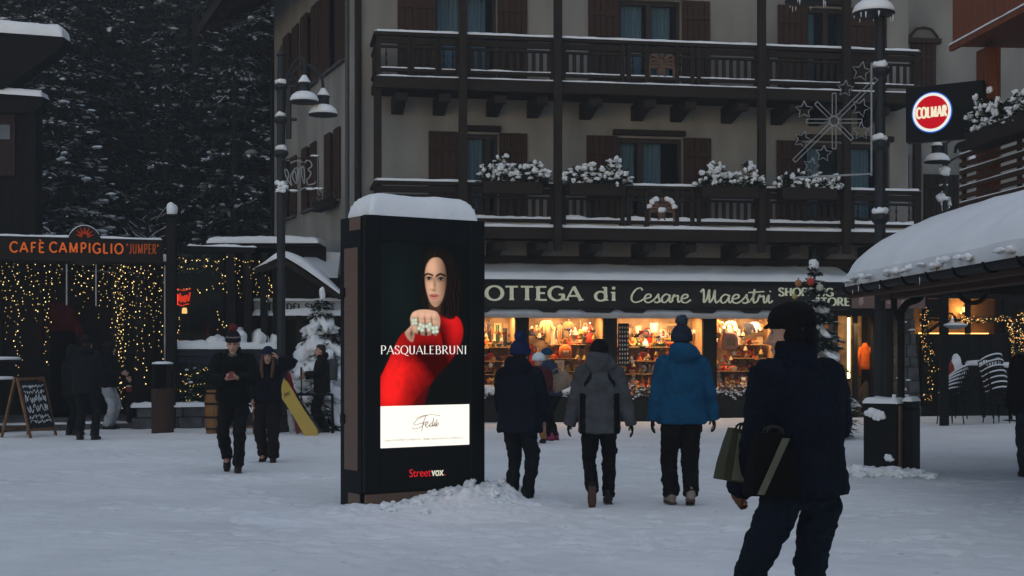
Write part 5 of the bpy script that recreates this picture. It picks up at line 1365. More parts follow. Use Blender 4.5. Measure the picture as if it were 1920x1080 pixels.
# bell lamp with the bear bracket further back
def bell(mb, sn, c, r):
    mb.lathe(c, [(r*.98, 0), (r, .02), (r*.85, .10), (r*.55, .17), (r*.42, .20), (r*.42, .36), (r*.48, .37), (r*.30, .46), (r*.08, .52), (0, .53)], 20)
    sn.lathe((c[0], c[1], c[2]+.03), [(r*.99, 0), (r*.98, .04), (r*.86, .11), (r*.6, .17), (r*.43, .185)], 20)
    sn.lathe((c[0], c[1], c[2]+.375), [(r*.46, 0), (r*.40, .05), (r*.15, .16), (0, .18)], 14)
Yb = 33.0; X0 = P(1772, 0, Yb).x; t = thing("bracket_lamp", "snow-capped bell lamp with a bear figure bracket under the round sign", "street lamp", (X0, Yb, 0))
q = lambda px, py: P(px, py, Yb)-Vector((X0, Yb, 0))
p = MB(); p.lathe((0, 0, 0), [(.10, 0), (.10, .6), (.06, .7), (.06, q(0, 268).z)], 12); p.tube([q(1757, 270), q(1772, 270), q(1784, 262)], .03, 6); p.tube(cat_rom([q(1776, 308), q(1785, 300), q(1805, 290), q(1830, 277)], 4), .025, 6); p.build("pole", IRON, t)
p = MB(); pts = [(1789, 286), (1790, 275), (1795, 268), (1806, 264), (1816, 262), (1822, 266), (1826, 272), (1822, 274), (1821, 280), (1817, 281), (1816, 276), (1806, 277), (1803, 284), (1799, 284), (1798, 279), (1794, 280), (1793, 287)]
p.prism([(q(a, b).x, q(a, b).z) for a, b in pts][::-1], lambda a, b, d: (a, d, b), -.03, .03); p.build("bear_figure", BLACK, t)
m1, m2 = MB(), MB(); c = q(1757, 305); bell(m1, m2, (c.x, 0, c.z), .29); m1.build("lamp_shade", IRON, t, True)
for a, b, r_ in ((1771, 321, .14), (1764, 347, .03), (1775, 347, .03), (1765, 370, .13)): m2.blob(q(a, b), (r_, .1, r_*.8), a, .3, 2)
m2.build("snow_cap", SNOW, t, True)
m = MB(); R = random.Random(8)
for k in range(26): c = q(1776+R.uniform(-9, 9), 400-R.random()*30); m.beam(c, c+Vector((R.uniform(-.08, .08), 0, R.uniform(.05, .2))), .02, .02)
m.build("twigs", SNOW, t)
Yb = 30; X0 = P(1823, 0, Yb).x; t = thing("small_lantern", "small snow-topped lantern hanging on the post beside the bear bracket", "lantern", (X0, Yb, P(0, 309, Yb).z))
m1, m2 = MB(), MB(); bell(m1, m2, (0, 0, 0), .075); m1.tube([(0, 0, .5), (0, 0, .62), (.2, 0, .66)], .012, 6); m1.build("lamp_shade", IRON, t, True); m2.blob((0, 0, .12), (.07, .07, .13), 2, .2, 2); m2.build("snow_cap", SNOW, t, True)

# ------------------------------------------------------------------ open shelter with its snowy curved roof
TF = Fr(4.70, 20.0, atan2(-1, .0225))
sh = TF.thing("market_shelter", "open timber shelter with a thick curved snow roof and black gutter", "shelter")
prof = [(0, 2.66), (.10, 2.82), (.25, 2.95), (.48, 3.11), (.8, 3.29), (1.15, 3.44), (1.5, 3.55), (1.83, 3.64), (2.5, 3.79), (3.2, 3.88), (4.0, 3.92)]
def topz(y):
    for (a, b), (c, d) in zip(prof, prof[1:]):
        if a <= y <= c: return b+(d-b)*(y-a)/(c-a)
    return prof[-1][1]
LS = 14.0
p = MB(); ny = 26
ys = [4.0*(i/ny)**1.6 for i in range(ny+1)]; xs = [0, .02, .06, .14, .3]+[.3+(LS-.3)*i/90 for i in range(1, 91)]
vs = []
for y in ys:
    for x in xs:
        e = min(x/.22, 1); th = sqrt(max(0, 1-(1-e)**2))
        n_ = noise.noise(Vector((x*.9, y*1.1, 3)))*.06+noise.noise(Vector((x*3, y*3, 5)))*.022+abs(noise.noise(Vector((x*6, y*2, 8))))*.015
        zb = topz(y)-.22
        vs.append((x+.02*noise.noise(Vector((y*4, 0, 1))), y-.02+(.025*noise.noise(Vector((x*3, 0, 7))) if y < .01 else 0), zb+.22*(.35+.65*th)+n_*(1 if y > .05 else .4)))
n = len(xs); p.add(vs, [(j*n+i, (j+1)*n+i, (j+1)*n+i+1, j*n+i+1) for j in range(ny) for i in range(n-1)])
# eave lip and end face of the snow
p.add([(x, -.015, 2.47+.02*noise.noise(Vector((x*3, 1, 2)))) for x in xs]+[vs[i] for i in range(n)], [(i, i+1, n+i+1, n+i) for i in range(n-1)])
p.add([(.0, y, topz(y)-.24) for y in ys]+[vs[j*n] for j in range(ny+1)], [(i, ny+1+i, ny+2+i, i+1) for i in range(ny)])
p.build("snow_roof", SNOW, sh, True)
p = MB(); R = random.Random(14); x = .1
while x < 9:
    L_ = R.uniform(.01, .05); y_ = -.13-R.uniform(0, .03)
    if R.random() < .10: p.tube([(x, y_, 2.46), (x+.004, y_, 2.40), (x, y_, 2.39-L_)], [.007, .005, .002], 5)
    if R.random() < .5: p.blob((x, -.06+R.uniform(-.05, .02), 2.56+R.uniform(-.02, .03)), (R.uniform(.04, .14), .05, R.uniform(.02, .05)), int(x*31), .5, 1)
    x += R.uniform(.06, .30)
p.build("icicles", SNOW, sh, True)
p = MB(); vs = [(x, y, topz(y)-.245-d) for d in (0, .08) for y in ys for x in (.02, LS)]
m_ = len(ys)*2
p.add(vs, [(2*j, 2*j+1, 2*j+3, 2*j+2) for j in range(ny)]+[(m_+2*j, m_+2*j+2, m_+2*j+3, m_+2*j+1) for j in range(ny)]+[(2*j, 2*j+2, m_+2*j+2, m_+2*j) for j in range(ny)])
p.build("roof", mat("reddish plank soffit", (.10, .052, .040), .7, .25, 4, .2, 20, stretch=(1, 8, 8)), sh)
p = MB(); g = [(-.13+.0, 0)]
sec = [(-.075+.085*cos(radians(a)), 2.47+.085*sin(radians(a))) for a in range(180, 361, 18)]
vs = [(x, y, z) for x in (-.03, LS) for y, z in sec]+[(x, -.075+(y+.075)*.88, 2.47+(z-2.47)*.88) for x in (-.03, LS) for y, z in sec]; k = len(sec)
p.add(vs, [(i, i+1, k+i+1, k+i) for i in range(k-1)]+[(2*k+i, 3*k+i, 3*k+i+1, 2*k+i+1) for i in range(k-1)]+[(i, 2*k+i, 2*k+i+1, i+1) for i in range(k-1)])
for i in range(14):
    x = .5+.9*i; p.tube([(x, -.075+.095*cos(radians(a)), 2.47+.095*sin(radians(a))) for a in range(175, 370, 15)], .014, 5)
p.build("gutter", BLACK, sh)
p = MB(); p.box(.0, LS, .0, .10, 2.33, 2.44, .008); p.box(.05, LS, .45, .60, 2.30, 2.42, .01); p.box(.0, .12, .1, 4.0, 2.50, 2.66); p.build("eaves_beam", WOODB, sh)
p = MB(); p.box(.05, .20, .45, 4, 2.38, 2.50, .01)
for yy, sg in ((2.1, -1), (2.9, 1)): p.beam((.3, yy, 2.42), (.3, yy+sg*1.2, 2.95), .08, .08)
p.beam((1.4, .6, 2.42), (1.4, 3.2, 2.30), .06, .07); p.build("braces", WOODD, sh)
p = MB(); p.tube([(.5+0*a, 1.62+.2*cos(radians(a)), 2.45+.2*sin(radians(a))) for a in range(0, 361, 20)], .035, 6); p.build("wheel", WOODD, sh)
for x, yy in ((1.0, 4.0), (6.5, 3.6), (12.5, .6)):
    p = MB(); p.box(x-.09, x+.09, yy-.09, yy+.09, 0, 2.6, .012); p.build("post", WOODD, sh)
xd = 20-19.35
p = MB(); b = P(1688, 0, 19.35).x-4.70
p.tube([(xd, b, 0.0), (xd, b, 2.10)]+cat_rom([(xd, b+.02, 2.16), (xd, b+.1, 2.25), (xd, b+.22, 2.29), (xd, b+.28, 2.36), (xd, b+.3, 2.45)], 3), .05, 10)
p.tube([(xd, b-.095, 2.45), (xd, b-.095, 2.15), (xd, b-.02, 2.02)], .045, 8); p.build("downpipe", BLACK, sh)

# ------------------------------------------------------------------ big street lamps with their ornaments
def lamp_post(label, px, Y, heads, cols, top, name="street_lamp", th=.085):
    X0 = P(px, 0, Y).x; t = thing(name, label, "street lamp", (X0, Y, 0))
    q = lambda a, b: P(a, b, Y)-Vector((X0, Y, 0))
    p = MB(); zt = q(0, top).z
    prof = [(.16, -.05), (.16, .10), (.13, .14), (.12, .7), (.14, .74), (th, .80)]
    for py in sorted(cols, reverse=True):
        z = q(0, py).z; prof += [(th, z-.12), (th*1.7, z-.05), (th*1.75, z), (th*.95, z+.04)]
    prof += [(th*.8, zt), (th*1.2, zt+.02), (th*.5, zt+.12), (0, zt+.25)]
    p.lathe((0, 0, 0), prof, 16); p.build("pole", IRON, t)
    s = MB()
    for py in cols: z = q(0, py).z; s.blob((0, 0, z+.07), (th*1.35, th*1.35, .07), py, .25, 2)
    s.build("snow_caps", SNOW, t, True)
    return t, q
lampL, q = lamp_post("twin-headed goose-neck street lamp before the hotel's slanted left wall", 527, 28.0, None, [350, 285, 222, 160], 106)
def arm(pts, r=.028): return MB().tube(cat_rom(pts, 6), r, 8)
p = MB()
for c1 in ([(531, 200), (540, 140), (558, 112), (573, 118), (575, 135), (575, 160)], [(533, 180), (547, 140), (575, 122), (600, 140), (606, 165), (606, 185)]):
    p.tube(cat_rom([q(a, b)+Vector((0, -.25 if i > 2 and c1[0][0] == 531 else 0, 0)) for i, (a, b) in enumerate(c1)], 6), .03, 8)
p.tube(cat_rom([q(540, 165)+Vector((.12*cos(a)*.9+.12, 0, .2*sin(a))) for a in [radians(k) for k in range(-150, 160, 30)]], 3), .018, 6)
p.box(.10, .20, -.05, .05, q(0, 260).z, q(0, 160).z, .01); p.box(-.08, .30, -.07, .07, q(0, 226).z, q(0, 222).z); p.box(-.08, .30, -.07, .07, q(0, 164).z, q(0, 160).z)
p.build("arms", IRON, lampL)
for a, b, dy in ((574, 197, -.25), (606, 217, 0)):
    m1, m2 = MB(), MB(); c = q(a, b); bell(m1, m2, (c.x, dy, c.z), .285); hd_ = m1.build("lamp_head", IRON, lampL, True); m2.build("snow_cap", SNOW, hd_, True)
# wire script ornament on the left lamp (seen from behind)
t = thing("wire_ornament", "unlit wire script ornament in a thin frame on the left lamp post", "ornament", (P(532, 0, 28).x, 27.9, 0))
q2 = lambda a, b: P(a, b, 27.9)-Vector((P(532, 0, 28).x, 27.9, 0))
WIR = mat("white rope wire", (.25, .265, .28), .7)
p = MB(); p.tube([q2(528, 300), q2(600, 292)], .012, 6); p.tube([q2(528, 358), q2(600, 352)], .012, 6); p.tube([q2(597, 290), q2(597, 354)], .008, 6); p.build("frame", IRON, t)
def P2(l): return cat_rom([q2(500+x/3.378, 60+y/3.375) for x, y in l], 5)
p = MB()
for l in ([(240, 830), (255, 812), (280, 825), (285, 850), (262, 870), (280, 890), (270, 920), (255, 935), (262, 965), (300, 960), (310, 945)],
          [(225, 850), (222, 900), (238, 960), (240, 900), (232, 850), (205, 880), (200, 940), (195, 860)],
          [(195, 860), (175, 870), (165, 920), (190, 960), (185, 900), (170, 880), (150, 920), (160, 975)],
          [(155, 970), (130, 930), (115, 880), (125, 870), (140, 900), (130, 940), (112, 950)],
          [(105, 960), (140, 1000), (180, 1010), (250, 985), (320, 990)], [(150, 830), (190, 815), (230, 825)]):
    p.tube(P2(l), .014, 5)
p.build("wire_script", WIR, t, True)
p = MB(); R = random.Random(3)
for k in range(9): p.blob(q2(528+R.uniform(-6, 8), 352+R.uniform(-9, 7)), (.06, .06, .045), k, .3, 1)
for a, b in ((590, 292), (550, 357), (580, 354), (596, 353)): p.blob(q2(a, b), (.10, .02, .02), a, .3, 1)
p.build("snow_cover", SNOW, t, True)

lampR, q = lamp_post("tall black street lamp carrying a star ornament beside the snowy shelter", 1650, 20.3, None, [405, 268, 130], -120, th=.078)
p = MB(); p.tube([q(1634, -60), q(1634, 30)], .04, 8); p.tube(cat_rom([q(1650, -110), q(1600, -130), q(1520, -90), q(1508, -30)], 6), .035, 8); p.tube(cat_rom([q(1650, -60), q(1640, -75), q(1634, -60)], 4), .03, 8)
p.tube(cat_rom([q(1641, 180)+Vector((0, -.05, 0)), q(1634, 220), q(1637, 250), q(1642, 280), q(1641, 420)], 6), .010, 5); p.build("arms", IRON, lampR)
for a, b in ((1634, 32), (1508, 8)):
    m1, m2 = MB(), MB(); c = q(a, b); bell(m1, m2, (c.x, -.12, c.z), .30)
    R = random.Random(a)
    for k in range(12): an = R.uniform(0, 6.28); m2.tube([(c.x+.27*cos(an), -.12+.27*sin(an), c.z+.01), (c.x+.27*cos(an), -.12+.27*sin(an), c.z-R.uniform(.03, .1))], [.012, .003], 5)
    hd_ = m1.build("lamp_head", IRON, lampR, True); m2.build("snow_cap", SNOW, hd_, True)
# shooting star ornament
Yo = 20.15; X0 = P(1650, 0, Yo).x; t = thing("star_ornament", "unlit wire snowflake and stars ornament mounted left of the black lamp post", "ornament", (X0, Yo, 0))
q2 = lambda a, b: P(a, b, Yo)-Vector((X0, Yo, 0))
p = MB(); p.tube([q2(1634, 118), q2(1634, 330)], .014, 6); p.tube([q2(1494, 333), q2(1634, 326)], .014, 6); p.tube([q2(1634, 125), q2(1645, 125)], .012, 6); p.build("frame", WIR, t)
def star(px, py, r, rot):
    s = MB(); pts = []
    for k in range(10):
        a = radians(rot+36*k); rr = r if k % 2 == 0 else r*.48; pts.append(q2(px+rr*sin(a), py-rr*cos(a)))
    s.tube(pts+[pts[0]], .007, 5); s.build("star", WIR, t)
for a in ((1615, 134, 19, 10), (1585, 166, 16, 5), (1614, 202, 18, 20), (1508, 206, 17, 0), (1505, 262, 17, 20), (1544, 288, 16, 5), (1521, 311, 16, 15), (1615, 246, 17, 0)): star(*a)
p = MB()
cxp, cyp = 1564, 227
for k in range(8):
    a = radians(45*k); L = 52 if k % 2 == 0 else 48
    u = (cos(a), sin(a)); v = (-sin(a)*3.6, cos(a)*3.6)
    if k == 7: L = 112
    if k == 3: L = 106
    for sg in (-1, 1): p.tube([q2(cxp+u[0]*9+v[0]*sg, cyp+u[1]*9+v[1]*sg), q2(cxp+u[0]*L+v[0]*sg, cyp+u[1]*L+v[1]*sg)], .0065, 5)
    p.tube([q2(cxp+u[0]*L+v[0], cyp+u[1]*L+v[1]), q2(cxp+u[0]*L-v[0], cyp+u[1]*L-v[1])], .008, 5)
p.tube([q2(cxp+9*cos(radians(a)), cyp+9*sin(radians(a))) for a in range(0, 361, 30)], .012, 5)
p.build("snowflake", WIR, t)

# ------------------------------------------------------------------ black litter bin on the right
bF = Fr(4.89, 18.05, radians(-35))
t = bF.thing("litter_bin", "black square litter bin with a copper edge and snow stuck to its front", "bin")
p = MB(); p.box(-.45, 0, 0, .40, -.05, .92, .012); p.build("body", BLACK, t)
p = MB(); p.box(.003, .03, .02, .14, .0, .90, .006); p.build("edge_strip", mat("copper brown strip", (.11, .062, .042), .6, .2, 4), t)
p = MB(); p.box(.035, .16, .10, .40, -.05, .86, .012); p.box(.04, .155, .11, .39, .862, .95, .008); p.build("side_unit", BLACK, t)
p = MB(); p.snow(-.46, .01, -.015, .41, .921, .075, 4, .06, .04, .7); p.snow(.03, .165, .09, .41, .951, .05, 5, .04, .04, .6)
for a, z, r in ((-.33, .80, .06), (-.29, .745, .035), (-.24, .77, .055), (-.20, .79, .03), (-.12, .24, .04), (-.08, .21, .03), (-.36, .8, .04)): p.blob((a, -.008, z), (r*1.3, .018, r), int(a*90), .5, 2)
p.tube([(-.06, .05, .92), (-.06, .05, 1.04)], .025, 6); p.build("snow_cover", SNOW, t, True)
def snow_heap(name, label, pts, seed, rr=(.06, .16), n=80):
    r = random.Random(seed); m = MB()
    for k in range(n):
        a, b = r.choice(pts); g = Vector((a+r.gauss(0, .16), b+r.gauss(0, .13), 0)); s = r.uniform(*rr)
        m.blob((g.x, g.y, s*.22), (s, s*.9, s*r.uniform(.45, .8)), k, .5, 2, 1.8)
    o = m.build(name, SNOW, None, True); tag(o, label, "snow heap"); return o
c = bF.w(-.2, -.12); c2 = bF.w(.1, -.05); c3 = bF.w(-.5, .1)
snow_heap("snow_heap", "small lumpy snow heap piled around the foot of the black litter bin", [(c.x, c.y), (c2.x, c2.y), (c3.x, c3.y), (c.x-.2, c.y+.1)], 3, (.05, .13), 60)
# ------------------------------------------------------------------ conifers
def conifer(mb_t, mb_c, mb_s, H, Rr, seed, whorls=20, per=7, twig=12, snow=3, base=.08, droop=.35, sz=1.0, gaps=.12, lump=1.0, frost=0.0):
    r = random.Random(seed)
    mb_t.tube([(0, 0, -1.0), (0, 0, 0), (.02*H*r.uniform(-.3, .3), 0, H*.5), (0, 0, H)], [H*.013, H*.012, H*.008, .01], 7)
    for w in range(whorls):
        f = base+(1-base)*((w+r.random()*.6)/whorls)
        z = f*H
        L0 = Rr*(1-f)**.85+.04*Rr
        off = r.random()*6.28
        for k in range(per):
            if r.random() < gaps: continue
            a = off+2*pi*k/per+r.uniform(-.3, .3); L = L0*r.uniform(.7, 1.15); dr = droop*r.uniform(.6, 1.4)
            dx, dy = cos(a), sin(a); sx, sy = -dy, dx
            bf = frost*r.choice((0, .3, 1.2, 2.6))
            pt = lambda t: Vector((dx*L*t, dy*L*t, z+L*(.10*t-dr*t*t)))
            for i in range(twig):
                t = .15+.85*(i+r.random())/twig; p = pt(t); s_ = 1 if i % 2 else -1
                l = L*.32*(1.15-t)*r.uniform(.7, 1.3)*sz+.08*sz
                d = Vector((dx*.55+sx*s_*r.uniform(.5, 1.1), dy*.55+sy*s_*r.uniform(.5, 1.1), r.uniform(-.75, .05))).normalized()
                q = p+d*l; n = d.cross(Vector((r.uniform(-.4, .4), r.uniform(-.4, .4), 1))).normalized()*l*r.uniform(.12, .20)
                mb_c.add([p, p.lerp(q, .45)+n, q, p.lerp(q, .55)-n], [(0, 1, 2, 3)])
                if r.random() < bf:
                    u_ = Vector((0, 0, l*.07+.01)); k1, k2 = r.uniform(.1, .4), r.uniform(.6, 1.0)
                    mb_s.add([p.lerp(q, k1)+u_, p.lerp(q, .45)+n*.9+u_, p.lerp(q, k2)+u_*1.2, p.lerp(q, .55)-n*.9+u_], [(0, 1, 2, 3)])
            for i in range(snow):
                if r.random() < .25: continue
                t = .3+.7*(i+r.random())/snow; p = pt(t)
                s_ = L*.13*r.uniform(.5, 1.3)*lump
                mb_s.blob(p+Vector((sx*r.uniform(-.1, .1)*L, sy*r.uniform(-.1, .1)*L, s_*.12)), (s_*1.35, s_*.75, s_*.34), r.randrange(99), .45, 1, 1.6, a)
KIND = [dict(H=15, Rr=3.4, whorls=27, per=9, twig=30, snow=1, lump=.55, frost=.34, base=.02, gaps=.05, sz=1.25), dict(H=18, Rr=3.2, whorls=30, per=9, twig=30, snow=1, droop=.55, lump=.45, frost=.26, base=.02, gaps=.05, sz=1.25), dict(H=13, Rr=3.2, whorls=25, per=10, twig=30, snow=3, droop=.36, lump=.62, frost=.55, base=.02, gaps=.03, sz=1.2), dict(H=16, Rr=2.6, whorls=26, per=8, twig=22, snow=1, droop=.45, gaps=.25, lump=.5, frost=.2, sz=1.2)]
TL = ["tall snow-dusted spruce in the dark forest above the cafe", "slender drooping spruce with little snow in the dark forest", "broad spruce carrying heavy snow on its boughs in the forest", "sparse dark larch with bare gaps in the forest behind"]
TN = ["spruce_tree", "spruce_tree", "spruce_tree", "larch_tree"]
TP = []
for k, kd in enumerate(KIND):
    t = thing(TN[k], TL[k], "tree", (0, 0, 0), 0, "trees of the forest slope"); a, b, c = MB(), MB(), MB(); conifer(a, b, c, seed=k+1, **kd)
    a.build("trunk", BARK, t); b.build("crown", NEEDLE, t); c.build("snow_cover", SNOWF, t, True); TP.append([t, 0])
def plant(k, x, y, rz, sc, lab=None, z=None):
    t, n = TP[k]; TP[k][1] += 1
    loc = (x, y, (hill_h(x, y) if y > 43.5 else 0) if z is None else z)
    if n == 0: t.location = loc; t.rotation_euler = (0, 0, rz); t.scale = (sc,)*3
    else: t = dup(t, loc, rz, None, sc)
    if lab: t['label'] = lab; t['group'] = ''
    return t
R = random.Random(77)
# only the slope seen left of the hotel, and a band behind the roofs for a step to the side
pts = []
for row, y in enumerate((44, 47, 50.5, 54.5, 59, 64, 70, 77, 85)):
    x = -.375*y-3+R.uniform(-1, 1)
    while x < -.12*y+1:
        pts.append((x+R.uniform(-.5, .5), y+R.uniform(-1.2, 1.2))); x += R.uniform(2.0, 3.0)
for i, (x, y) in enumerate(pts): plant(R.choice((0, 0, 1, 1, 2, 3, 3)), x, y, R.uniform(0, 6.28), R.uniform(.75, 1.15))
for px, y, k, sc, lab in ((105, 41.0, 2, .95, "nearest snow-laden spruce rising beside the old chalet's eaves"), (60, 43.0, 2, 1.1, "big snow-laden spruce rising just behind the old chalet")):
    plant(k, P(px, 0, y).x, y, 1.0*px, sc, lab, 0)
# bare snowy branches of a broadleaf tree behind the café roof
t = thing("bare_tree", "leafless tree with thin snow-lined branches behind the corner post of the cafe", "tree", (P(330, 0, 38).x, 38, 0))
m1, m2 = MB(), MB(); R = random.Random(12)
def grow(p, d, l, r_, n):
    q = p+d*l; m1.tube([p, p.lerp(q, .5)+Vector((R.gauss(0, .06), R.gauss(0, .06), R.gauss(0, .06)))*l, q], [r_, r_*.85, r_*.7], 5)
    if r_ < .05 and abs(d.z) < .85 and R.random() < .75: m2.tube([p+Vector((0, 0, r_*1.0)), q+Vector((0, 0, r_*.9))], [r_*.8, r_*.6], 4)
    if n == 0: return
    for k in range(R.choice((2, 3))):
        e = (d+Vector((R.gauss(0, .55), R.gauss(0, .4), R.gauss(0, .35)))).normalized(); grow(q, e, l*R.uniform(.62, .85), r_*.62, n-1)
for a in (-1.0, -.3, .6): grow(Vector((0, 0, 2.3)), Vector((a, -.2, .7)).normalized(), 1.1, .045, 4)
m1.tube([(0, 0, 0), (0, 0, 2.6)], [.14, .11], 8)
m1.build("trunk", BARK, t); m2.build("snow_cover", SNOWF, t)

def lump(mb, c, d, ln, w_, h_, seed):
    d = Vector(d).normalized(); q = Vector((1, 0, 0)).rotation_difference(d)
    old = mb.M; mb.M = Matrix.Translation(c) @ q.to_matrix().to_4x4(); mb.blob((0, 0, 0), (ln, w_, h_), seed, .5, 2, 1.7); mb.M = old
# snow-bowed fir beside the boutique
g = P(604, 800, 28.9); t = thing("snowy_fir", "young fir bowed under thick white snow left of the advertising totem", "tree", (g.x, 28.9, 0))
a, b, c = MB(), MB(), MB(); conifer(a, b, c, 2.75, 1.0, 5, 17, 11, 26, 1, .03, .5, 1.3, .02, .5, .35)
R = random.Random(3)
for k, (z, rr, n) in enumerate(((2.15, .20, 6), (1.75, .36, 9), (1.35, .50, 12), (.95, .64, 13), (.55, .74, 13))):
    for i in range(n):
        an = 2*pi*i/n+k; d = rr*R.uniform(.55, 1.0); s = .17+.10*R.random()+.03*k
        lump(c, (cos(an)*d*.85, sin(an)*d*.85, z-.30*d+R.uniform(-.12, .10)), (cos(an), sin(an), -.75), s*1.25, s*.72, s*.52, k*20+i)
c.blob((0, 0, 2.35), (.11, .11, .26), 3, .25, 2); c.blob((0, 0, 2.75), (.06, .06, .14), 4, .2, 2); c.blob((0, 0, 2.0), (.2, .2, .3), 5, .3, 2)
a.build("trunk", BARK, t); b.build("crown", NEEDLN, t); c.build("snow_cover", SNOW, t, True)
# Christmas tree before the shop
g = P(1528, 0, 26.0); t = thing("christmas_tree", "snowy Christmas tree with coloured baubles before the shopping store lettering", "tree", (g.x, 26.0, 0))
a, b, c = MB(), MB(), MB(); conifer(a, b, c, 3.15, .9, 9, 17, 10, 26, 1, .08, .34, 1.3, .08, .6, .30)
R = random.Random(5)
for k, (z, rr, n) in enumerate(((2.35, .14, 3), (2.0, .28, 5), (1.6, .42, 7), (1.25, .55, 8), (.9, .66, 8))):
    for i in range(n):
        an = 2*pi*i/n+k*1.3; d = rr*R.uniform(.6, 1.0); s = .10+.07*R.random()
        lump(c, (cos(an)*d*.9, sin(an)*d*.9, z-.25*d+R.uniform(-.1, .08)), (cos(an), sin(an), -.6), s*1.3, s*.7, s*.42, k*20+i)
c.blob((-.02, 0, 3.18), (.085, .085, .10), 3, .2, 2)
for k in range(26):
    an = R.uniform(0, 6.28); z = R.uniform(2.6, 3.3); d = (3.45-z)*.32; p0 = Vector((0, 0, z-.1)); q = Vector((cos(an)*d, sin(an)*d, z+R.uniform(.02, .12)))
    b.beam(p0, q, .016, .016)
    for i in range(4): p1 = p0.lerp(q, .3+.2*i); b.beam(p1, p1+Vector((R.uniform(-.07, .07), R.uniform(-.07, .07), R.uniform(0, .08))), .010, .010)
b.tube([(0, 0, 3.0), (.01, 0, 3.6)], [.015, .004], 5)
a.build("trunk", BARK, t); b.build("crown", NEEDLN, t); c.build("snow_cover", SNOW, t, True)
for k, (px, py, r_, col, nm) in enumerate(((1497, 531, .065, (.34, .14, .06), "copper"), (1520, 528, .07, (.45, .05, .03), "red"), (1537, 539, .068, (.40, .42, .36), "silver"), (1490, 556, .05, (.4, .3, .1), "gold"), (1549, 612, .045, (.45, .18, .05), "orange"), (1512, 600, .05, (.4, .05, .04), "dark red"))):
    q = P(px, py, 25.75-.1*(k > 3)); m = MB(); m.lathe((0, 0, 0), [(r_*sin(pi*i/12), -r_*cos(pi*i/12)) for i in range(13)], 16); m.tube([(0, 0, r_), (0, 0, r_+.03)], .014, 6)
    o = m.build("bauble", mat("bauble "+nm, col, .25, .1, 8), None, True); o.location = q; tag(o, f"{nm} bauble hanging on the snowy Christmas tree before the shop fascia", "bauble")

# ------------------------------------------------------------------ advertising totem
KF = Fr(-1.472, 14.22, atan2(.5498, .8353)); KX = KF.x
tot = KF.thing("advertising_totem", "tall black advertising totem with a glowing fashion poster and a thick snow cap", "totem")
KW, KD, KH = 1.42, .557, 2.96
COPPER = mat("brushed copper panel", (.125, .078, .06), .5, .10, 3, .1, 60, stretch=(1, 1, 12))
p = MB(); p.box(.02, KW-.005, .03, KD-.02, -.05, KH-.004); p.build("body", BLACK, tot)
x0, x1 = KX(714), KX(882); zt, zb = KF.z(452, x0), KF.z(841, x0)
# front door frame around the screen
p = MB(); p.box(0, x0, 0, .06, .165, KH, .006); p.box(x1, KW, 0, .06, .165, KH, .006); p.box(x0, x1, .003, .06, zt, KH-.003); p.box(x0, x1, .003, .06, .168, zb)
fr_ = p.build("front_frame", mat("satin black", (.0035, .004, .0045), .5, .2, 3, spec=.15), tot)
p = MB(); p.box(.01, KW-.006, .006, .029, -.05, .155, .004); p.build("base_panel", COPPER, tot)
ky = lambda px: (lambda t: (KF.X-t*KF.Y)/(KF.s+t*KF.c))((px-960)/FPX)   # depth along the left side face
a, b = ky(672.5), ky(648.5)
p = MB(); p.box(-.022, -.002, min(a, b), max(a, b), .385, 2.64, .006); p.build("side_panel", COPPER, tot)
p = MB(); p.box(-.006, .019, .065, KD-.03, .0, KH-.01)
p.build("side_frame", BLACK, tot)
p = MB(); p.box(-.022, -.007, .07, .30, KH-.145, KH-.015, .004); p.box(-.022, -.007, .08, .33, .03, .155, .004); p.build("side_trim", COPPER, tot)
for z in (2.19, .90):
    p = MB(); p.box(-.045, -.023, max(a, b)-.03, max(a, b)+.05, z-.05, z+.05, .006); p.build("hinge", BLACK, tot)
p = MB(); p.snow(.07, KW-.09, .0, KD-.04, KH+.001, .235, 7, .16, .035, .14); p.build("snow_cap", SNOW, tot, True)
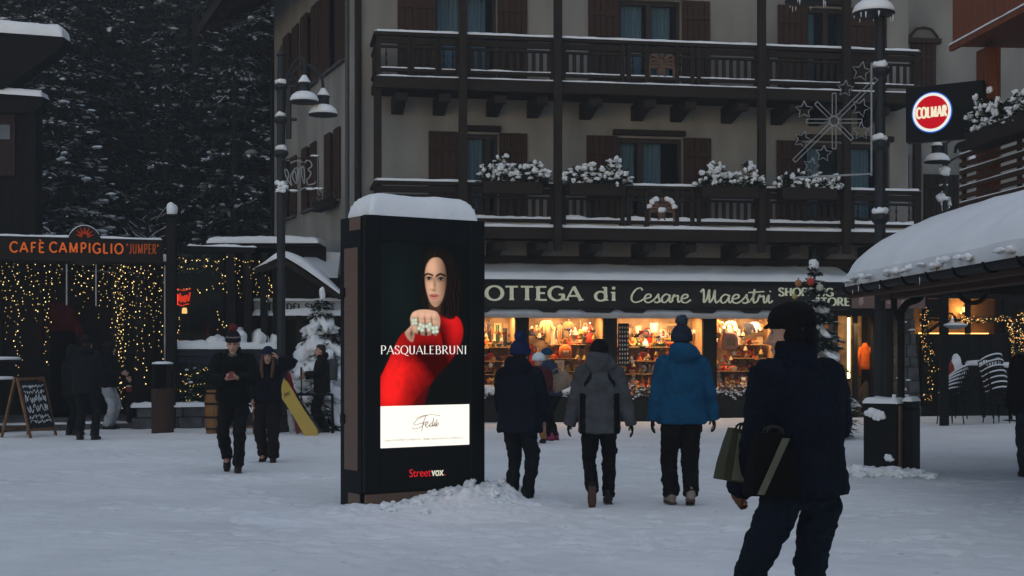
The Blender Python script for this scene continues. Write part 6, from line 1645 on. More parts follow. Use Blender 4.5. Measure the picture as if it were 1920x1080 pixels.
# --- the poster: a flat lit picture, painted as colours on a fine grid
def paint(nx, ny):
    u = (np.arange(nx)+.5)/nx; v = (np.arange(ny)+.5)/ny
    U, V = np.meshgrid(u, v); A = .43        # v runs down, picture ratio w/h
    # zoomed picture coordinates used when measuring: x 33..410, y 25..902
    X = 33+U*377; Y = 25+V*877
    img = np.zeros((ny, nx, 3)); img[:] = (.0035, .0045, .0045)
    img += np.array((.002, .006, .0065))*np.exp(-(((X-110)/90)**2+((Y-250)/260)**2))[..., None]
    def poly(pts, soft=2.0):
        pts = [(q.x, q.y) for q in cat_rom([(a, b, 0) for a, b in pts], 5, True)][:-1]
        n = len(pts); d = np.full(X.shape, 1e9); ins = np.zeros(X.shape, bool)
        for i in range(n):
            (ax, ay), (bx, by) = pts[i], pts[(i+1) % n]
            ex, ey = bx-ax, by-ay; wx, wy = X-ax, Y-ay
            t = np.clip((wx*ex+wy*ey)/(ex*ex+ey*ey+1e-9), 0, 1)
            d = np.minimum(d, (wx-ex*t)**2+(wy-ey*t)**2)
            c = (ay <= Y) != (by <= Y)
            with np.errstate(divide='ignore', invalid='ignore'):
                xi = ax+(Y-ay)*ex/(ey if abs(ey) > 1e-9 else 1e-9)
            ins ^= c & (X < xi)
        sd = np.where(ins, np.sqrt(d), -np.sqrt(d))
        return np.clip(sd/soft*.5+.5, 0, 1), sd
    def lay(m, col):
        col = np.asarray(col, float)
        img[:] = img*(1-m[..., None])+col*m[..., None]
    G_ = lambda cx, cy, sx, sy: np.exp(-(((X-cx)/sx)**2+((Y-cy)/sy)**2))
    nzv = np.array([[noise.noise(Vector((x*.02, y*.02, 1))) for x in X[0, ::6]] for y in Y[::6, 0]])
    nzv = np.repeat(np.repeat(nzv, 6, 0), 6, 1)[:ny, :nx]
    # hair behind
    st = .5+.5*np.sin(X*.42+Y*.05+nzv*7+1.5*np.sin(Y*.035))
    m, _ = poly([(262, 48), (300, 52), (338, 90), (358, 160), (372, 235), (362, 300), (340, 345), (300, 340), (262, 318), (228, 322), (208, 290), (202, 230), (206, 160), (212, 105), (232, 64)], 7)
    lay(m, np.array((.011, .0075, .0065))*(.45+1.0*st[..., None]))
    # back shoulder sleeve (far arm)
    m, sd = poly([(275, 335), (318, 330), (362, 342), (382, 385), (379, 440), (350, 505), (300, 565), (262, 605), (228, 645), (220, 700), (205, 730), (180, 730), (200, 620), (240, 520), (280, 430)], 2)
    sh = .14+.85*G_(352, 385, 42, 75)+.45*G_(318, 352, 34, 20)-.22*G_(290, 470, 60, 70)+.22*G_(340, 480, 30, 60)
    lay(m, np.array((.66, .010, .010))*np.clip(sh, .03, 1.2)[..., None])
    # near arm
    m, sd = poly([(140, 405), (108, 440), (75, 515), (48, 575), (20, 640), (15, 735), (160, 735), (205, 690), (240, 640), (290, 575), (330, 530), (300, 480), (278, 400), (200, 385)], 2)
    sh = .34+.72*G_(88, 600, 60, 130)+.42*G_(60, 690, 50, 70)+.25*G_(160, 570, 60, 60)-.50*G_(225, 505, 85, 45)-.35*G_(280, 570, 80, 50)-.35*np.clip((X-130)/120, 0, 1)*np.clip((Y-580)/100, 0, 1)
    fold = .10*np.sin((X*.6-Y*.8)*.07+nzv*5)*G_(150, 540, 90, 90)+.08*np.sin((X*.9+Y*.35)*.10+nzv*4)*G_(100, 650, 80, 80)
    lay(m, np.array((.88, .014, .012))*np.clip(sh+fold, .04, 1.2)[..., None])
    m, sd = poly([(228, 640), (205, 672), (180, 700), (165, 735), (212, 735), (222, 700), (236, 655)], 5); lay(m*.85, (.07, .002, .003))
    # neck, face (turned a little, lit from the left)
    m, _ = poly([(232, 265), (234, 312), (255, 328), (294, 320), (302, 270)], 5); lay(m, (.055, .026, .017))
    m, sd = poly([(262, 84), (288, 90), (308, 125), (313, 180), (308, 232), (294, 270), (275, 294), (258, 297), (240, 276), (226, 235), (219, 180), (223, 130), (240, 96)], 3)
    base = np.array((.72, .405, .26))
    lum = .92-.72*np.clip((X-262-(Y-180)*.06)/46, 0, 1)-.22*np.clip((236-X)/18, 0, 1)+.16*G_(246, 128, 26, 26)+.22*G_(243, 222, 14, 22)-.34*G_(270, 284, 34, 18)-.22*G_(230, 262, 12, 34)
    lay(m, np.clip(base*lum[..., None], .012, 1))
    skin = lambda cx, cy, sx, sy, k: img.__imul__((1-k*G_(cx, cy, sx, sy))[..., None])
    skin(238, 176, 17, 11, .62); skin(286, 178, 17, 11, .66)
    for pts in ([(215, 163), (228, 152), (252, 157), (253, 166), (232, 160), (217, 170)], [(266, 162), (284, 150), (306, 158), (305, 167), (286, 160), (268, 170)]):
        m, _ = poly(pts, 2.0); lay(m*.97, (.014, .008, .006))
    for ex, br in ((236, .30), (287, .20)):
        m, _ = poly([(ex-13, 178), (ex-4, 172), (ex+8, 174), (ex+12, 179), (ex+2, 182)], 1.2); lay(m*.8, (br, br*.86, br*.78))
        lay(np.clip(1.8-np.hypot(X-ex, Y-177)/4.2, 0, 1), (.010, .006, .005))
        m, _ = poly([(ex-16, 178), (ex-5, 168), (ex+8, 169), (ex+15, 177), (ex+7, 174.5), (ex-5, 173.5)], 1.4); lay(m*.97, (.008, .006, .005))
    skin(261, 200, 7, 30, .50); skin(255, 226, 10, 5, .6); skin(241, 223, 5, 4, .3)
    img[:] = np.minimum(1, img+(.15*G_(250, 206, 4, 20))[..., None]*base)
    m, _ = poly([(238, 250), (249, 242), (257, 245), (265, 242), (280, 251), (258, 254)], 1.4); lay(m*.95, (.36, .095, .08))
    m, _ = poly([(239, 252), (258, 253), (280, 252), (271, 265), (258, 268), (247, 264)], 1.4); lay(m*.95, (.55, .19, .16))
    m, _ = poly([(238, 251), (258, 252.5), (280, 251), (258, 255.5)], 1.0); lay(m*.9, (.08, .02, .02))
    # hair in front, parted, falling in waves at both sides
    for pts in ([(263, 50), (238, 70), (220, 110), (216, 160), (219, 205), (228, 250), (236, 285), (232, 330), (212, 312), (204, 250), (201, 190), (208, 110), (232, 62)], [(263, 50), (286, 78), (304, 118), (311, 170), (306, 225), (296, 265), (286, 300), (292, 338), (340, 350), (368, 300), (372, 225), (354, 130), (312, 64)]):
        m, _ = poly(pts, 4); lay(m*.98, np.array((.0095, .0065, .006))*(.35+1.1*st[..., None]))
    # fist
    m, sd = poly([(168, 325), (190, 314), (215, 311), (245, 313), (270, 321), (283, 345), (284, 375), (277, 402), (268, 424), (252, 418), (232, 424), (205, 421), (190, 418), (178, 414), (173, 436), (168, 451), (156, 447), (143, 432), (136, 412), (148, 395), (160, 380), (158, 350)], 2)
    lum = .98-.40*np.clip((Y-385)/40, 0, 1)-.38*np.clip((X-255)/30, 0, 1)
    for fx_ in (191, 220, 248): lum = lum-.62*np.exp(-((X-fx_-(Y-365)*.08)/4.5)**2)*np.clip((Y-336)/14, 0, 1)
    for fx_ in (177, 206, 234, 261): lum = lum+.14*G_(fx_, 332, 8, 9)-.20*G_(fx_+1, 352, 9, 4)
    lum = lum-.45*G_(163, 408, 7, 26)-.30*G_(215, 415, 60, 7)
    lay(m, np.clip(np.array((.76, .44, .30))*lum[..., None], .015, 1))
    # flower rings
    for rx, ry, s in ((175, 364, 17), (204, 388, 21), (238, 386, 20), (262, 398, 20)):
        lay(np.clip(1.25-np.hypot(X-rx, (Y-ry)/1.15)/(s*.98), 0, 1)*.75, (.06, .035, .02))
        for k in range(4):
            a = radians(45+90*k+rx); px_, py_ = rx+s*.50*cos(a), ry+s*.50*sin(a)*1.15
            dd = np.hypot((X-px_), (Y-py_)/1.1)/(s*.46); lay(np.clip((1-dd)*3, 0, 1), (.50, .60, .47)); lay(np.clip((.6-dd)*2, 0, 1)*.7, (.86, .92, .80))
        lay(np.clip(1.5-np.hypot(X-rx, Y-ry)/2.6, 0, 1), (.85, .66, .35))
    return img
NXp, NYp = 190, 360
fr_pic = .797
img = paint(NXp, int(NYp/fr_pic))[:NYp]
zm = zt-(zt-zb)*fr_pic
xs = np.linspace(x0+.001, x1-.001, NXp+1); zs = np.linspace(zt-.001, zm, NYp+1)
XX, ZZ = np.meshgrid(xs, zs)
verts = np.stack([XX.ravel(), np.full(XX.size, .022), ZZ.ravel()], 1)
idx = np.arange((NXp+1)*(NYp+1)).reshape(NYp+1, NXp+1)
faces = np.stack([idx[1:, :-1].ravel(), idx[1:, 1:].ravel(), idx[:-1, 1:].ravel(), idx[:-1, :-1].ravel()], 1)
me = bpy.data.meshes.new("poster"); me.from_pydata(verts.tolist(), [], faces.tolist())
at = me.attributes.new("picture", 'FLOAT_COLOR', 'FACE')
at.data.foreach_set('color', np.concatenate([img.reshape(-1, 3), np.ones((NXp*NYp, 1))], 1).astype(np.float32).ravel())
mp_ = bpy.data.materials.new("lit poster"); mp_.use_nodes = True; N, L = mp_.node_tree.nodes, mp_.node_tree.links
N.remove(N["Principled BSDF"]); e = N.new("ShaderNodeEmission"); an = N.new("ShaderNodeAttribute"); an.attribute_name = "picture"; e.inputs[1].default_value = 1.0
L.new(an.outputs[0], e.inputs[0]); L.new(e.outputs[0], N["Material Output"].inputs[0]); mp_.cycles.emission_sampling = 'NONE'
me.materials.append(mp_)
scr = MB().box(x0+.001, x1-.001, .0225, .028, zb+.001, zt-.001).build("screen", mat("screen black", (.005, .005, .006), .4), tot)
link("poster", me, scr)
p = MB(); p.add([(x0+.001, .0215, zb+.001), (x1-.001, .0215, zb+.001), (x1-.001, .0215, zm), (x0+.001, .0215, zm)], [(0, 1, 2, 3)]); p.build("white_band", emit("lit white band", (1.0, .965, .86), 1.15), scr)
pw, ph = x1-x0, zt-zb
SX = lambda zx: x0+pw*(zx-33)/377
SZ = lambda zy: zt-ph*(zy-25)/877
WL = emit("poster white letters", (.95, .92, .86), 1.0, False)
hh = SZ(465)-SZ(501); g_ = .17
letters("lettering", "PASQUALE", face_M(SX(37), .0195, SZ(503)), hh, SX(256)-SX(37), WL, scr, .135, .045, .20, .035, g_, .0008)
letters("lettering", "BRUNI", face_M(SX(264), .0195, SZ(503)), hh, SX(396)-SX(264), WL, scr, .135, .045, .20, .035, g_, .0008)
SEP = emit("sepia ink", (.20, .085, .055), .8, False)
p = MB(); p.M = face_M(0, .0195, 0)
f2 = lambda l: [(SX(a), SZ(b)) for a, b in l]
script_geo(p, [f2(l) for l in ([(230, 768), (205, 775), (182, 790), (172, 803), (182, 808), (205, 800), (215, 805), (200, 818), (175, 825), (165, 818)], [(180, 780), (215, 768), (255, 766), (283, 772)], [(222, 772), (212, 800), (205, 835)], [(205, 802), (228, 795)],
    [(222, 812), (232, 800), (228, 795), (220, 808), (226, 820), (238, 808)], [(248, 800), (240, 808), (240, 818), (250, 808), (256, 780), (249, 816), (257, 808)], [(260, 798), (257, 815), (263, 808)], [(270, 785), (263, 808), (264, 817), (270, 808)], [(266, 810), (273, 797), (267, 812), (272, 815), (278, 802)])], 0, 0, 1, 1, .0062, dep=.0006)
p.build("signature", SEP, scr)
GRY = emit("grey small print", (.42, .36, .30), .8, False)
bfont("small_print", "VIALE DOLOMITI DI BRENTA | 38086 MADONNA DI CAMPIGLIO", face_M(SX(52), .0200, SZ(874)), SZ(866)-SZ(874), SX(383)-SX(52), GRY, scr, dep=.0006)
hz = SZ(997)-SZ(1030)
xa, xb, xc = SX(150), SX(240), SX(297)
bfont("logo_lettering", "Street", face_M(xa, -.001, SZ(1030)), hz*1.02, xb-xa, emit("lit red", (.78, .02, .03), .85, False), fr_, dep=.002)
bfont("logo_lettering", "vox", face_M(xb+.006, -.001, SZ(1030)), hz*.72, xc-xb-.014, emit("lit pale", (.9, .9, .7), .8, False), fr_, .02, dep=.002)
p = MB(); p.box(xc-.002, xc+.012, -.003, -.001, SZ(1030), SZ(1030)+.012); p.build("logo_lettering", MATS["lit red"], fr_)

# ploughed snow around the totem
mb = MB()
NG = 150
def mound(a, b):
    x, y = -3.6+4.4*a, 11.6+4.6*b
    # local position relative to the front of the totem
    dx, dy = x-KF.X, y-KF.Y; lx = dx*KF.c+dy*KF.s; ly = -dx*KF.s+dy*KF.c
    q = max(0, abs(lx-.75)-.78); f = max(0, -ly); bk = max(0, ly-.1)
    sg = 1/(1+exp(-(lx-.7)*5)); h = (.0+.075*sg)*exp(-(q/.30)**2-(f/.45)**2-(bk/.35)**2)+(.035+.045*sg)*exp(-(q/1.2)**2-(max(0, f-.2)/1.1)**2-(bk/.5)**2)
    n1 = noise.noise(Vector((x*2.2, y*2.2, 3))); n2 = abs(noise.noise(Vector((x*5.5, y*5.5, 1)))); n3 = abs(noise.noise(Vector((x*13, y*13, 2))))
    rough = min(1, h*7)
    h = h*(1+.5*n1)+rough*(.035+.035*sg)*(1.6*n2+n3)-.012
    h += (.045*n2+.02*n3)*exp(-((lx-.6)/1.3)**2-(max(0, f-.1)/1.0)**2-(bk/.3)**2)
    e = min(a, 1-a, b, 1-b)*6
    return (x, y, gnd(x, y)+(h if e >= 1 else -.03+(h+.03)*max(e, 0)))
mb.grid(NG+40, NG, mound)
tag(mb.build("snow_mound", SNOW, None, True), kind='structure')
R = random.Random(31)
m = MB()
for k in range(50):
    lx, ly = R.uniform(-.15, 1.6), -abs(R.gauss(.12, .34))
    w_ = KF.w(lx, ly, 0); s = R.choice((.012, .018, .025, .035, .045))*R.uniform(.7, 1.3)
    a, b = (w_.x+3.6)/4.4, (w_.y-11.6)/4.6
    if not (0 < a < 1 and 0 < b < 1): continue
    z = mound(a, b)[2]; m.blob((w_.x, w_.y, z+s*.2), (s*1.1, s, s*.75), k, .55, 2, 1.9)
o = m.build("snow_lumps", SNOW, None, True); tag(o, kind='stuff'); tag(o, "loose broken snow lumps piled against the front of the advertising totem", "snow")
# ------------------------------------------------------------------ people
def ik(a, b, l1, l2, pole):
    d = b-a; Ls = min(d.length, (l1+l2)*.999); dn = d.normalized()
    b = a+dn*Ls; x = (l1*l1-l2*l2+Ls*Ls)/(2*Ls); h = sqrt(max(l1*l1-x*x, 0))
    p = Vector(pole); p = p-dn*p.dot(dn); p.normalize()
    return a+dn*x+p*h, b
def limb(mb, pts, rad, n=12, sub=5):
    """tapered tube through the joints with rounded bends"""
    q = []; rr = []
    P_ = [Vector(p) for p in pts]
    cr = cat_rom(P_, sub)
    m = len(P_)-1
    for i, p in enumerate(cr):
        t = i/sub; k = min(int(t), m-1); f = t-k
        lin = P_[k].lerp(P_[k+1], f)
        q.append(lin.lerp(p, .45)); a, b = rad[k], rad[k+1]; a = a if isinstance(a, tuple) else (a, a); b = b if isinstance(b, tuple) else (b, b)
        rr.append((a[0]+(b[0]-a[0])*f, a[1]+(b[1]-a[1])*f))
    mb.tube(q, rr, n)
def sring(cx, cy, z, hw, hd, n=24, e=2.4):
    out = []
    for k in range(n):
        a = 2*pi*k/n; c, s = cos(a), sin(a)
        out.append(Vector((cx+hw*math.copysign(abs(c)**(2/e), c), cy+hd*math.copysign(abs(s)**(2/e), s), z)))
    return out
TEX = {}
def clouds(sc):
    if sc not in TEX: t = bpy.data.textures.new("folds %g" % sc, 'CLOUDS'); t.noise_scale = sc; t.noise_depth = 2; TEX[sc] = t
    return TEX[sc]
def remesh(o, vox, smooth=2, disp=0.0, sc=.12, paint=None):
    m = o.modifiers.new("remesh", 'REMESH'); m.mode = 'VOXEL'; m.voxel_size = vox; m.use_smooth_shade = True
    if smooth: s = o.modifiers.new("smooth", 'SMOOTH'); s.iterations = smooth; s.factor = .5
    if disp:
        for sc_, k in ((sc, 1.0), (sc*.35, .45)):
            d = o.modifiers.new("folds", 'DISPLACE'); d.texture = clouds(sc_); d.strength = disp*k; d.mid_level = .5
    BAKE.append((o, paint)); return o
SKIN = mat("skin", (.42, .24, .175), .6, .10, 14)
EYE_ = mat("dark eye", (.02, .016, .014), .4); LIP = mat("lips", (.30, .12, .10), .6); 
def cloth(name, c, rough=.85, sheen=.15): return mat(name, c, rough, .22, 7, .35, 90, spec=.12, sheen=0)
def hand_geo(mb, w, d, nrm, side, curl=.5, s=1.0):
    """palm, four unequal fingers and a side thumb. w wrist, d hand direction, nrm palm normal (palm looks along nrm), side=+1 thumb along d x nrm"""
    d = Vector(d).normalized(); nrm = Vector(nrm); nrm = (nrm-d*nrm.dot(d)).normalized(); x = d.cross(nrm)*side
    R_ = []
    for t, hw, th in ((-.02, .024, .020), (.01, .030, .019), (.045, .039, .017), (.078, .041, .015), (.092, .037, .012)):
        c = w+d*t*s; R_.append([c+x*hw*s*cos(2*pi*k/12)+nrm*th*s*sin(2*pi*k/12) for k in range(12)])
    mb.loft(R_)
    for off, L in ((.030, .070), (.010, .079), (-.011, .073), (-.031, .056)):
        p = w+d*.085*s+x*off*s; pts = [p]; a = curl*.5; dd = d
        for seg in (.45, .32, .25):
            dd = (d*cos(a)+nrm*sin(a)); p = p+dd*L*seg*s; pts.append(p); a += curl*.9
        mb.tube(pts, [.0098*s, .0092*s, .0085*s, .0060*s], 8)
    b = w+d*.025*s+x*.030*s; e1 = (x*.75+d*.6+nrm*.25).normalized(); e2 = (x*.25+d*.85+nrm*.45).normalized()
    mb.tube([b, b+e1*.035*s, b+e1*.035*s+e2*.030*s, b+e1*.035*s+e2*.052*s], [.0135*s, .0118*s, .0105*s, .0070*s], 8)

def person(label, X_, Y_, rot, H, feet, hands, top, legs, shoes, hat=None, hair=None, hem=.82, bulk=1.0, lean=.0, yaw=0.0, nod=0.0, poles=((-.6, .8, -.25), (.6, .8, -.25)), collar=.045, hood=0.0, gloves=None, tpaint=None, tmats=None, legw=1.0, sleeve=1.0, curl=.5, palms=None, vox=.011, hoodcol=None, hipx=0.0, flare=0.0, group=None, raised=None, kneep=((-.1, -1, 0), (.1, -1, 0)), hs=1.10, fold=1.0, hipw=.095):
    s = H/1.75; S = Matrix.Scale(s, 4)
    sh = lambda p: Vector((p[0]+hipx, p[1]-lean*max(0, p[2]-.93), p[2]))
    Vv = Vector
    hip = [Vv((-hipw+hipx, 0, .90)), Vv((hipw+hipx, 0, .90))]
    ank = [Vv(f[:3]) for f in feet]
    knees = []
    for i in (0, 1):
        k, a = ik(hip[i], ank[i], .425, .415, kneep[i]); knees.append(k); ank[i] = a
    shd = [sh((-.178, .012, 1.425)), sh((.178, .012, 1.425))]
    elb = []; wr = []
    for i in (0, 1):
        e, w = ik(shd[i], Vv(hands[i]), .285, .25, poles[i]); elb.append(e); wr.append(w)
    HC = sh((0, -.02, 1.635)); HR = Matrix.Translation(HC) @ Matrix.Rotation(yaw, 4, 'Z') @ Matrix.Rotation(nod, 4, 'X')
    # body: one continuous surface
    b = MB(); b.M = S @ HR
    hd = [(-.118, .020, -.078, -.036), (-.105, .040, -.092, .0), (-.075, .054, -.097, .04), (-.035, .065, -.096, .074), (.0, .070, -.092, .090), (.04, .0745, -.094, .098), (.08, .071, -.086, .094), (.108, .054, -.06, .07), (.122, .024, -.022, .034)]
    b.loft([sring(0, (f+k)/2, z, w_, (k-f)/2, 20, 2.1) for z, w_, f, k in hd])
    b.tube([(0, -.090, .022), (0, -.105, -.012), (0, -.118, -.034), (0, -.094, -.044)], [.009, .011, .016, .010], 8)
    for sx in (-1, 1):
        b.blob((sx*.075, .010, -.008), (.010, .020, .032), 1, .05, 2); b.blob((sx*.030, -.090, .030), (.026, .010, .008), 2, .05, 2); b.blob((sx*.034, -.076, -.038), (.022, .018, .018), 2, .02, 2)
    b.blob((0, -.093, -.070), (.026, .012, .012), 2, .03, 2); b.blob((0, -.085, -.104), (.02, .014, .013), 2, .03, 2)
    b.M = S
    b.tube([sh((0, .03, 1.44)), sh((0, .025, 1.50)), HC+Vv((0, .015, -.06))], [.062, .055, .052], 14)
    b.loft([sring(sh((0, 0, z)).x, sh((0, 0, z)).y, z, w_, d_, 20, 2.3) for z, w_, d_ in ((.86, .10, .06), (.95, .115, .07), (1.08, .11, .07), (1.28, .13, .085), (1.40, .145, .075), (1.46, .10, .06), (1.49, .06, .05))])
    for i in (0, 1):
        limb(b, [shd[i]*.9+Vv((0, 0, 1.40))*.1, shd[i], elb[i], wr[i]], [.045, .045, .036, .027])
        limb(b, [hip[i]+Vv((0, 0, .05)), hip[i], knees[i], ank[i]], [.058, .062, .046, .036])
        b.tube([ank[i]+Vv((0, .03, -.02)), ank[i]+Vv((0, -.04, -.05)), ank[i]+Vv((0, -.12, -.06))], [.035, .035, .026], 8)
        d = (wr[i]-elb[i]).normalized(); pal = palms[i] if palms else ((1 if i == 0 else -1), 0, 0)
        dd = d if not raised or not raised[i] else (d*.4+Vv(raised[i])).normalized()
        sd = 1 if (dd.cross(Vv(pal))).dot(Vv((0, -1, .4))) > 0 else -1
        hand_geo(b, wr[i], dd, pal, sd, curl if not isinstance(curl, tuple) else curl[i])
    iv = (S @ HR).inverted()
    glv = bool(gloves)
    def fpaint(me):
        for p in me.polygons:
            q = iv @ p.center
            if q.z < -.16 or q.y > -.05: continue
            x, z = abs(q.x), q.z
            if abs(z-.012) < .008 and .018 < x < .044: p.material_index = 1
            elif abs(z-.033) < .006 and .014 < x < .050: p.material_index = 2
            elif abs(z+.070) < .010 and x < .024 and q.y < -.09: p.material_index = 3
    o = b.build("person", [SKIN, EYE_, mat("brows", (.03, .02, .016), .9), LIP]); o.location = (X_, Y_, 0); o.rotation_euler = (0, 0, rot)
    tag(o, label, "person", group); remesh(o, .0062*max(1, vox/.011), 1, 0, paint=fpaint)
    # jacket
    j = MB(); j.M = S; B = bulk
    zs = [(hem, .195+flare, .150), (hem+.03, .205+flare*.9, .157), (1.0, .196+flare*.4, .148), (1.12, .192, .142), (1.27, .205, .147), (1.37, .212, .135), (1.435, .185, .112), (1.475, .125, .092), (1.50+collar*.2, .092, .088), (1.515+collar, .088, .088)]
    j.loft([sring(sh((0, .005, z)).x, sh((0, .005, z)).y, z, w_*(B if z < 1.45 else 1), d_*(B if z < 1.45 else 1), 28, 2.5) for z, w_, d_ in zs])
    for i in (0, 1):
        k = sleeve*B
        e2 = wr[i]-(elb[i]-wr[i]).normalized()*(.05 if gloves else -.015)
        limb(j, [sh((math.copysign(.13, shd[i].x-hipx), .01, 1.415)), shd[i], elb[i], e2], [.082, .088*k, .072*k, .056*k], 14, 6)
    if hood:
        c = sh((0, .08, 1.545)); j.blob(c, (.122*hood, .08*hood, .088*hood), 5, .15, 3); j.blob(sh((0, .075, 1.545)), (.115*hood, .075*hood, .05), 6, .1, 3)
        j.blob(sh((-.08, .0, 1.50)), (.055, .09, .045), 6, .1, 2); j.blob(sh((.08, .0, 1.50)), (.055, .09, .045), 6, .1, 2)
    jm = tmats or [top]
    jo = j.build("jacket", jm, o); remesh(jo, vox, 1, .026*s*fold, .085, tpaint and (lambda me: [setattr(p, 'material_index', tpaint(p.center/s)) for p in me.polygons]))
    # trousers
    t = MB(); t.M = S
    t.loft([sring(hipx, .005, z, w_, d_, 20, 2.3) for z, w_, d_ in ((.835, .14, .11), (.875, .170, .130), (.95, .172, .130), (1.04, .165, .12))])
    for i in (0, 1):
        a2 = ank[i]+(knees[i]-ank[i]).normalized()*-.02
        limb(t, [hip[i]+Vv((0, 0, .02)), hip[i]+Vv((0, 0, -.06)), knees[i], ank[i].lerp(knees[i], .35), a2], [.098*legw, .103*legw, .080*legw, .074*legw, .070*legw], 14, 5)
    to = t.build("trousers", legs, o); remesh(to, vox, 2, .044*s, .10)
    # boots
    for i in (0, 1):
        f = feet[i]; yw = radians(f[3]) if len(f) > 3 else 0; pt = radians(f[4]) if len(f) > 4 else 0
        M = S @ Matrix.Translation(ank[i]) @ Matrix.Rotation(yw, 4, 'Z') @ Matrix.Rotation(pt, 4, 'X')
        m = MB(); m.M = M
        m.loft([[Vv((hw*math.copysign(abs(cos(q))**.75, cos(q)), y, z0+(z1-z0)*(.5+.5*math.copysign(abs(sin(q))**.75, sin(q))))) for q in [2*pi*k/16 for k in range(16)]] for y, hw, z0, z1 in ((.085, .020, -.075, -.02), (.075, .036, -.086, .01), (.03, .042, -.088, .03), (-.03, .045, -.086, .02), (-.09, .049, -.086, -.022), (-.14, .048, -.086, -.034), (-.175, .036, -.082, -.046), (-.188, .016, -.075, -.056))])
        m.tube([(0, .022, -.05), (0, .02, .03), (0, .018, .06)], [(.050, .044), (.047, .044), (.045, .043)], 14)
        bo = m.build("boot", shoes, o); remesh(bo, .009, 1, .006, .06)
        m = MB(); m.M = M
        m.loft([[Vv((x, y, z)) for x, y in ([(.040*sgn, yy) for sgn, yy in ((1, .08), (1, -.02), (1.2, -.10), (.9, -.175), (.2, -.195), (-.2, -.195), (-.9, -.175), (-1.2, -.10), (-1, -.02), (-1, .08))])] for z in (-.098, -.080)])
        m.build("sole", mat("rubber sole", (.075, .038, .030), .8), bo)
    if gloves:
        for i in (0, 1):
            g = MB(); g.M = S; d = (wr[i]-elb[i]).normalized(); pal = Vv(palms[i] if palms else ((1 if i == 0 else -1), 0, 0))
            sd = 1 if (d.cross(pal)).dot(Vv((0, -1, .4))) > 0 else -1
            hand_geo(g, wr[i]-d*.0, d, pal, sd, curl if not isinstance(curl, tuple) else curl[i], 1.16); g.tube([wr[i]-d*.05, wr[i]+d*.01], [.040, .034], 12)
            go = g.build("glove", gloves, o); remesh(go, .006, 1)
    hM = S @ HR @ Matrix.Translation((0, .004, .02)) @ Matrix.Scale(hs, 4) @ Matrix.Translation((0, 0, -.02))
    if hat:
        kind, hm = hat[0], hat[1]
        m = MB(); m.M = hM
        if kind in ('beanie', 'bobble', 'helmet'):
            tall = {'beanie': .0, 'bobble': .015, 'helmet': .01}[kind]; w_ = 1.0 if kind != 'helmet' else 1.18
            m.loft([sring(0, .004+y0, z, a*w_, c*w_, 28, 2.1) for z, a, c, y0 in ((.028, .078, .100, .006), (.03, .087, .109, .006), (.075, .088, .110, .006), (.08, .084, .105, .006), (.105+tall, .074, .094, .008), (.135+tall, .050, .066, .01), (.150+tall, .022, .03, .01))])
            ho = m.build(kind if kind == 'helmet' else 'beanie', hm, o, True)
            if kind != 'helmet': remesh(ho, .008, 1, .006, .03)
            if kind == 'bobble':
                m = MB(); m.M = hM
                m.blob((0, .012, .192), (.046, .046, .044), 3, .12, 3, 3)
                for k in range(220):
                    rr_ = random.Random(k); d = Vv((rr_.gauss(0, 1), rr_.gauss(0, 1), rr_.gauss(0, 1))).normalized(); c = Vv((0, .012, .192)); n_ = d.orthogonal().normalized()*.005
                    m.add([c+d*.038-n_, c+d*.038+n_, c+d*.058], [(0, 1, 2)])
                m.build("pom_pom", hat[2] if len(hat) > 2 else hm, ho)
            if len(hat) > 3:
                m = MB(); m.M = hM; m.loft([sring(0, .010, z, a, c, 28, 2.1) for z, a, c in ((.083, .090, .112), (.098, .085, .107), (.098, .080, .10), (.083, .08, .10))]); m.build("stripe", hat[3], ho, True)
        elif kind == 'cap':
            m.loft([sring(0, y0, z, a, c, 28, 2.2) for z, a, c, y0 in ((.022, .080, .102, .004), (.03, .092, .112, .004), (.070, .094, .115, .002), (.100, .086, .106, .004), (.128, .064, .082, .006), (.145, .030, .04, .008))])
            m.loft([[Vv((.072*cos(a), -.085-.05*sin(a), z-.02*sin(a))) for a in [pi*k/12 for k in range(13)]] for z in (.045, .056)])
            for sx in (-1, 1): m.blob((sx*.076, .03, -.02), (.018, .05, .05), 2, .1, 2)
            m.blob((0, .085, -.02), (.07, .03, .06), 2, .1, 2)
            remesh(m.build("cap", hm, o), .008, 1, .006, .05)
        elif kind == 'hoodup':
            m.loft([sring(0, y0, z, a, c, 28, 2.2) for z, a, c, y0 in ((-.16, .10, .10, .03), (-.08, .105, .11, .03), (.0, .105, .118, .022), (.07, .104, .118, .02), (.12, .085, .10, .02), (.155, .04, .05, .03))])
            remesh(m.build("hood", hm, o), .010, 1, .012, .08)
    if hair:
        kind, hm = hair; m = MB(); m.M = S @ HR
        if kind == 'short':
            m.loft([sring(0, y0, z, a, c, 24, 2.1) for z, a, c, y0 in ((-.06, .062, .055, .045), (-.02, .073, .068, .032), (.03, .080, .085, .020), (.075, .081, .098, .008), (.112, .066, .085, .006), (.132, .03, .04, .006))])
        else:
            for sx in (-1, 1):
                m.tube([(sx*.055, -.02, .07), (sx*.082, -.03, -.02), (sx*.09, -.07, -.12), (sx*.085, -.125, -.22), (sx*.065, -.14, -.33)], [(.02, .03), (.022, .045), (.03, .05), (.034, .045), (.02, .022)], 10)
            m.loft([sring(0, .045, z, a, .055, 20, 2.1) for z, a in ((-.16, .085), (-.05, .088), (.05, .082), (.09, .06))])
        remesh(m.build("hair", hm, o), .008, 1, .016, .03)
    return o, s, wr
def wpt(o, p, s):
    """a point of a person's own frame in world space"""
    r = o.rotation_euler[2]; p = Vector(p)*s
    return Vector((o.location.x+p.x*cos(r)-p.y*sin(r), o.location.y+p.x*sin(r)+p.y*cos(r), p.z))
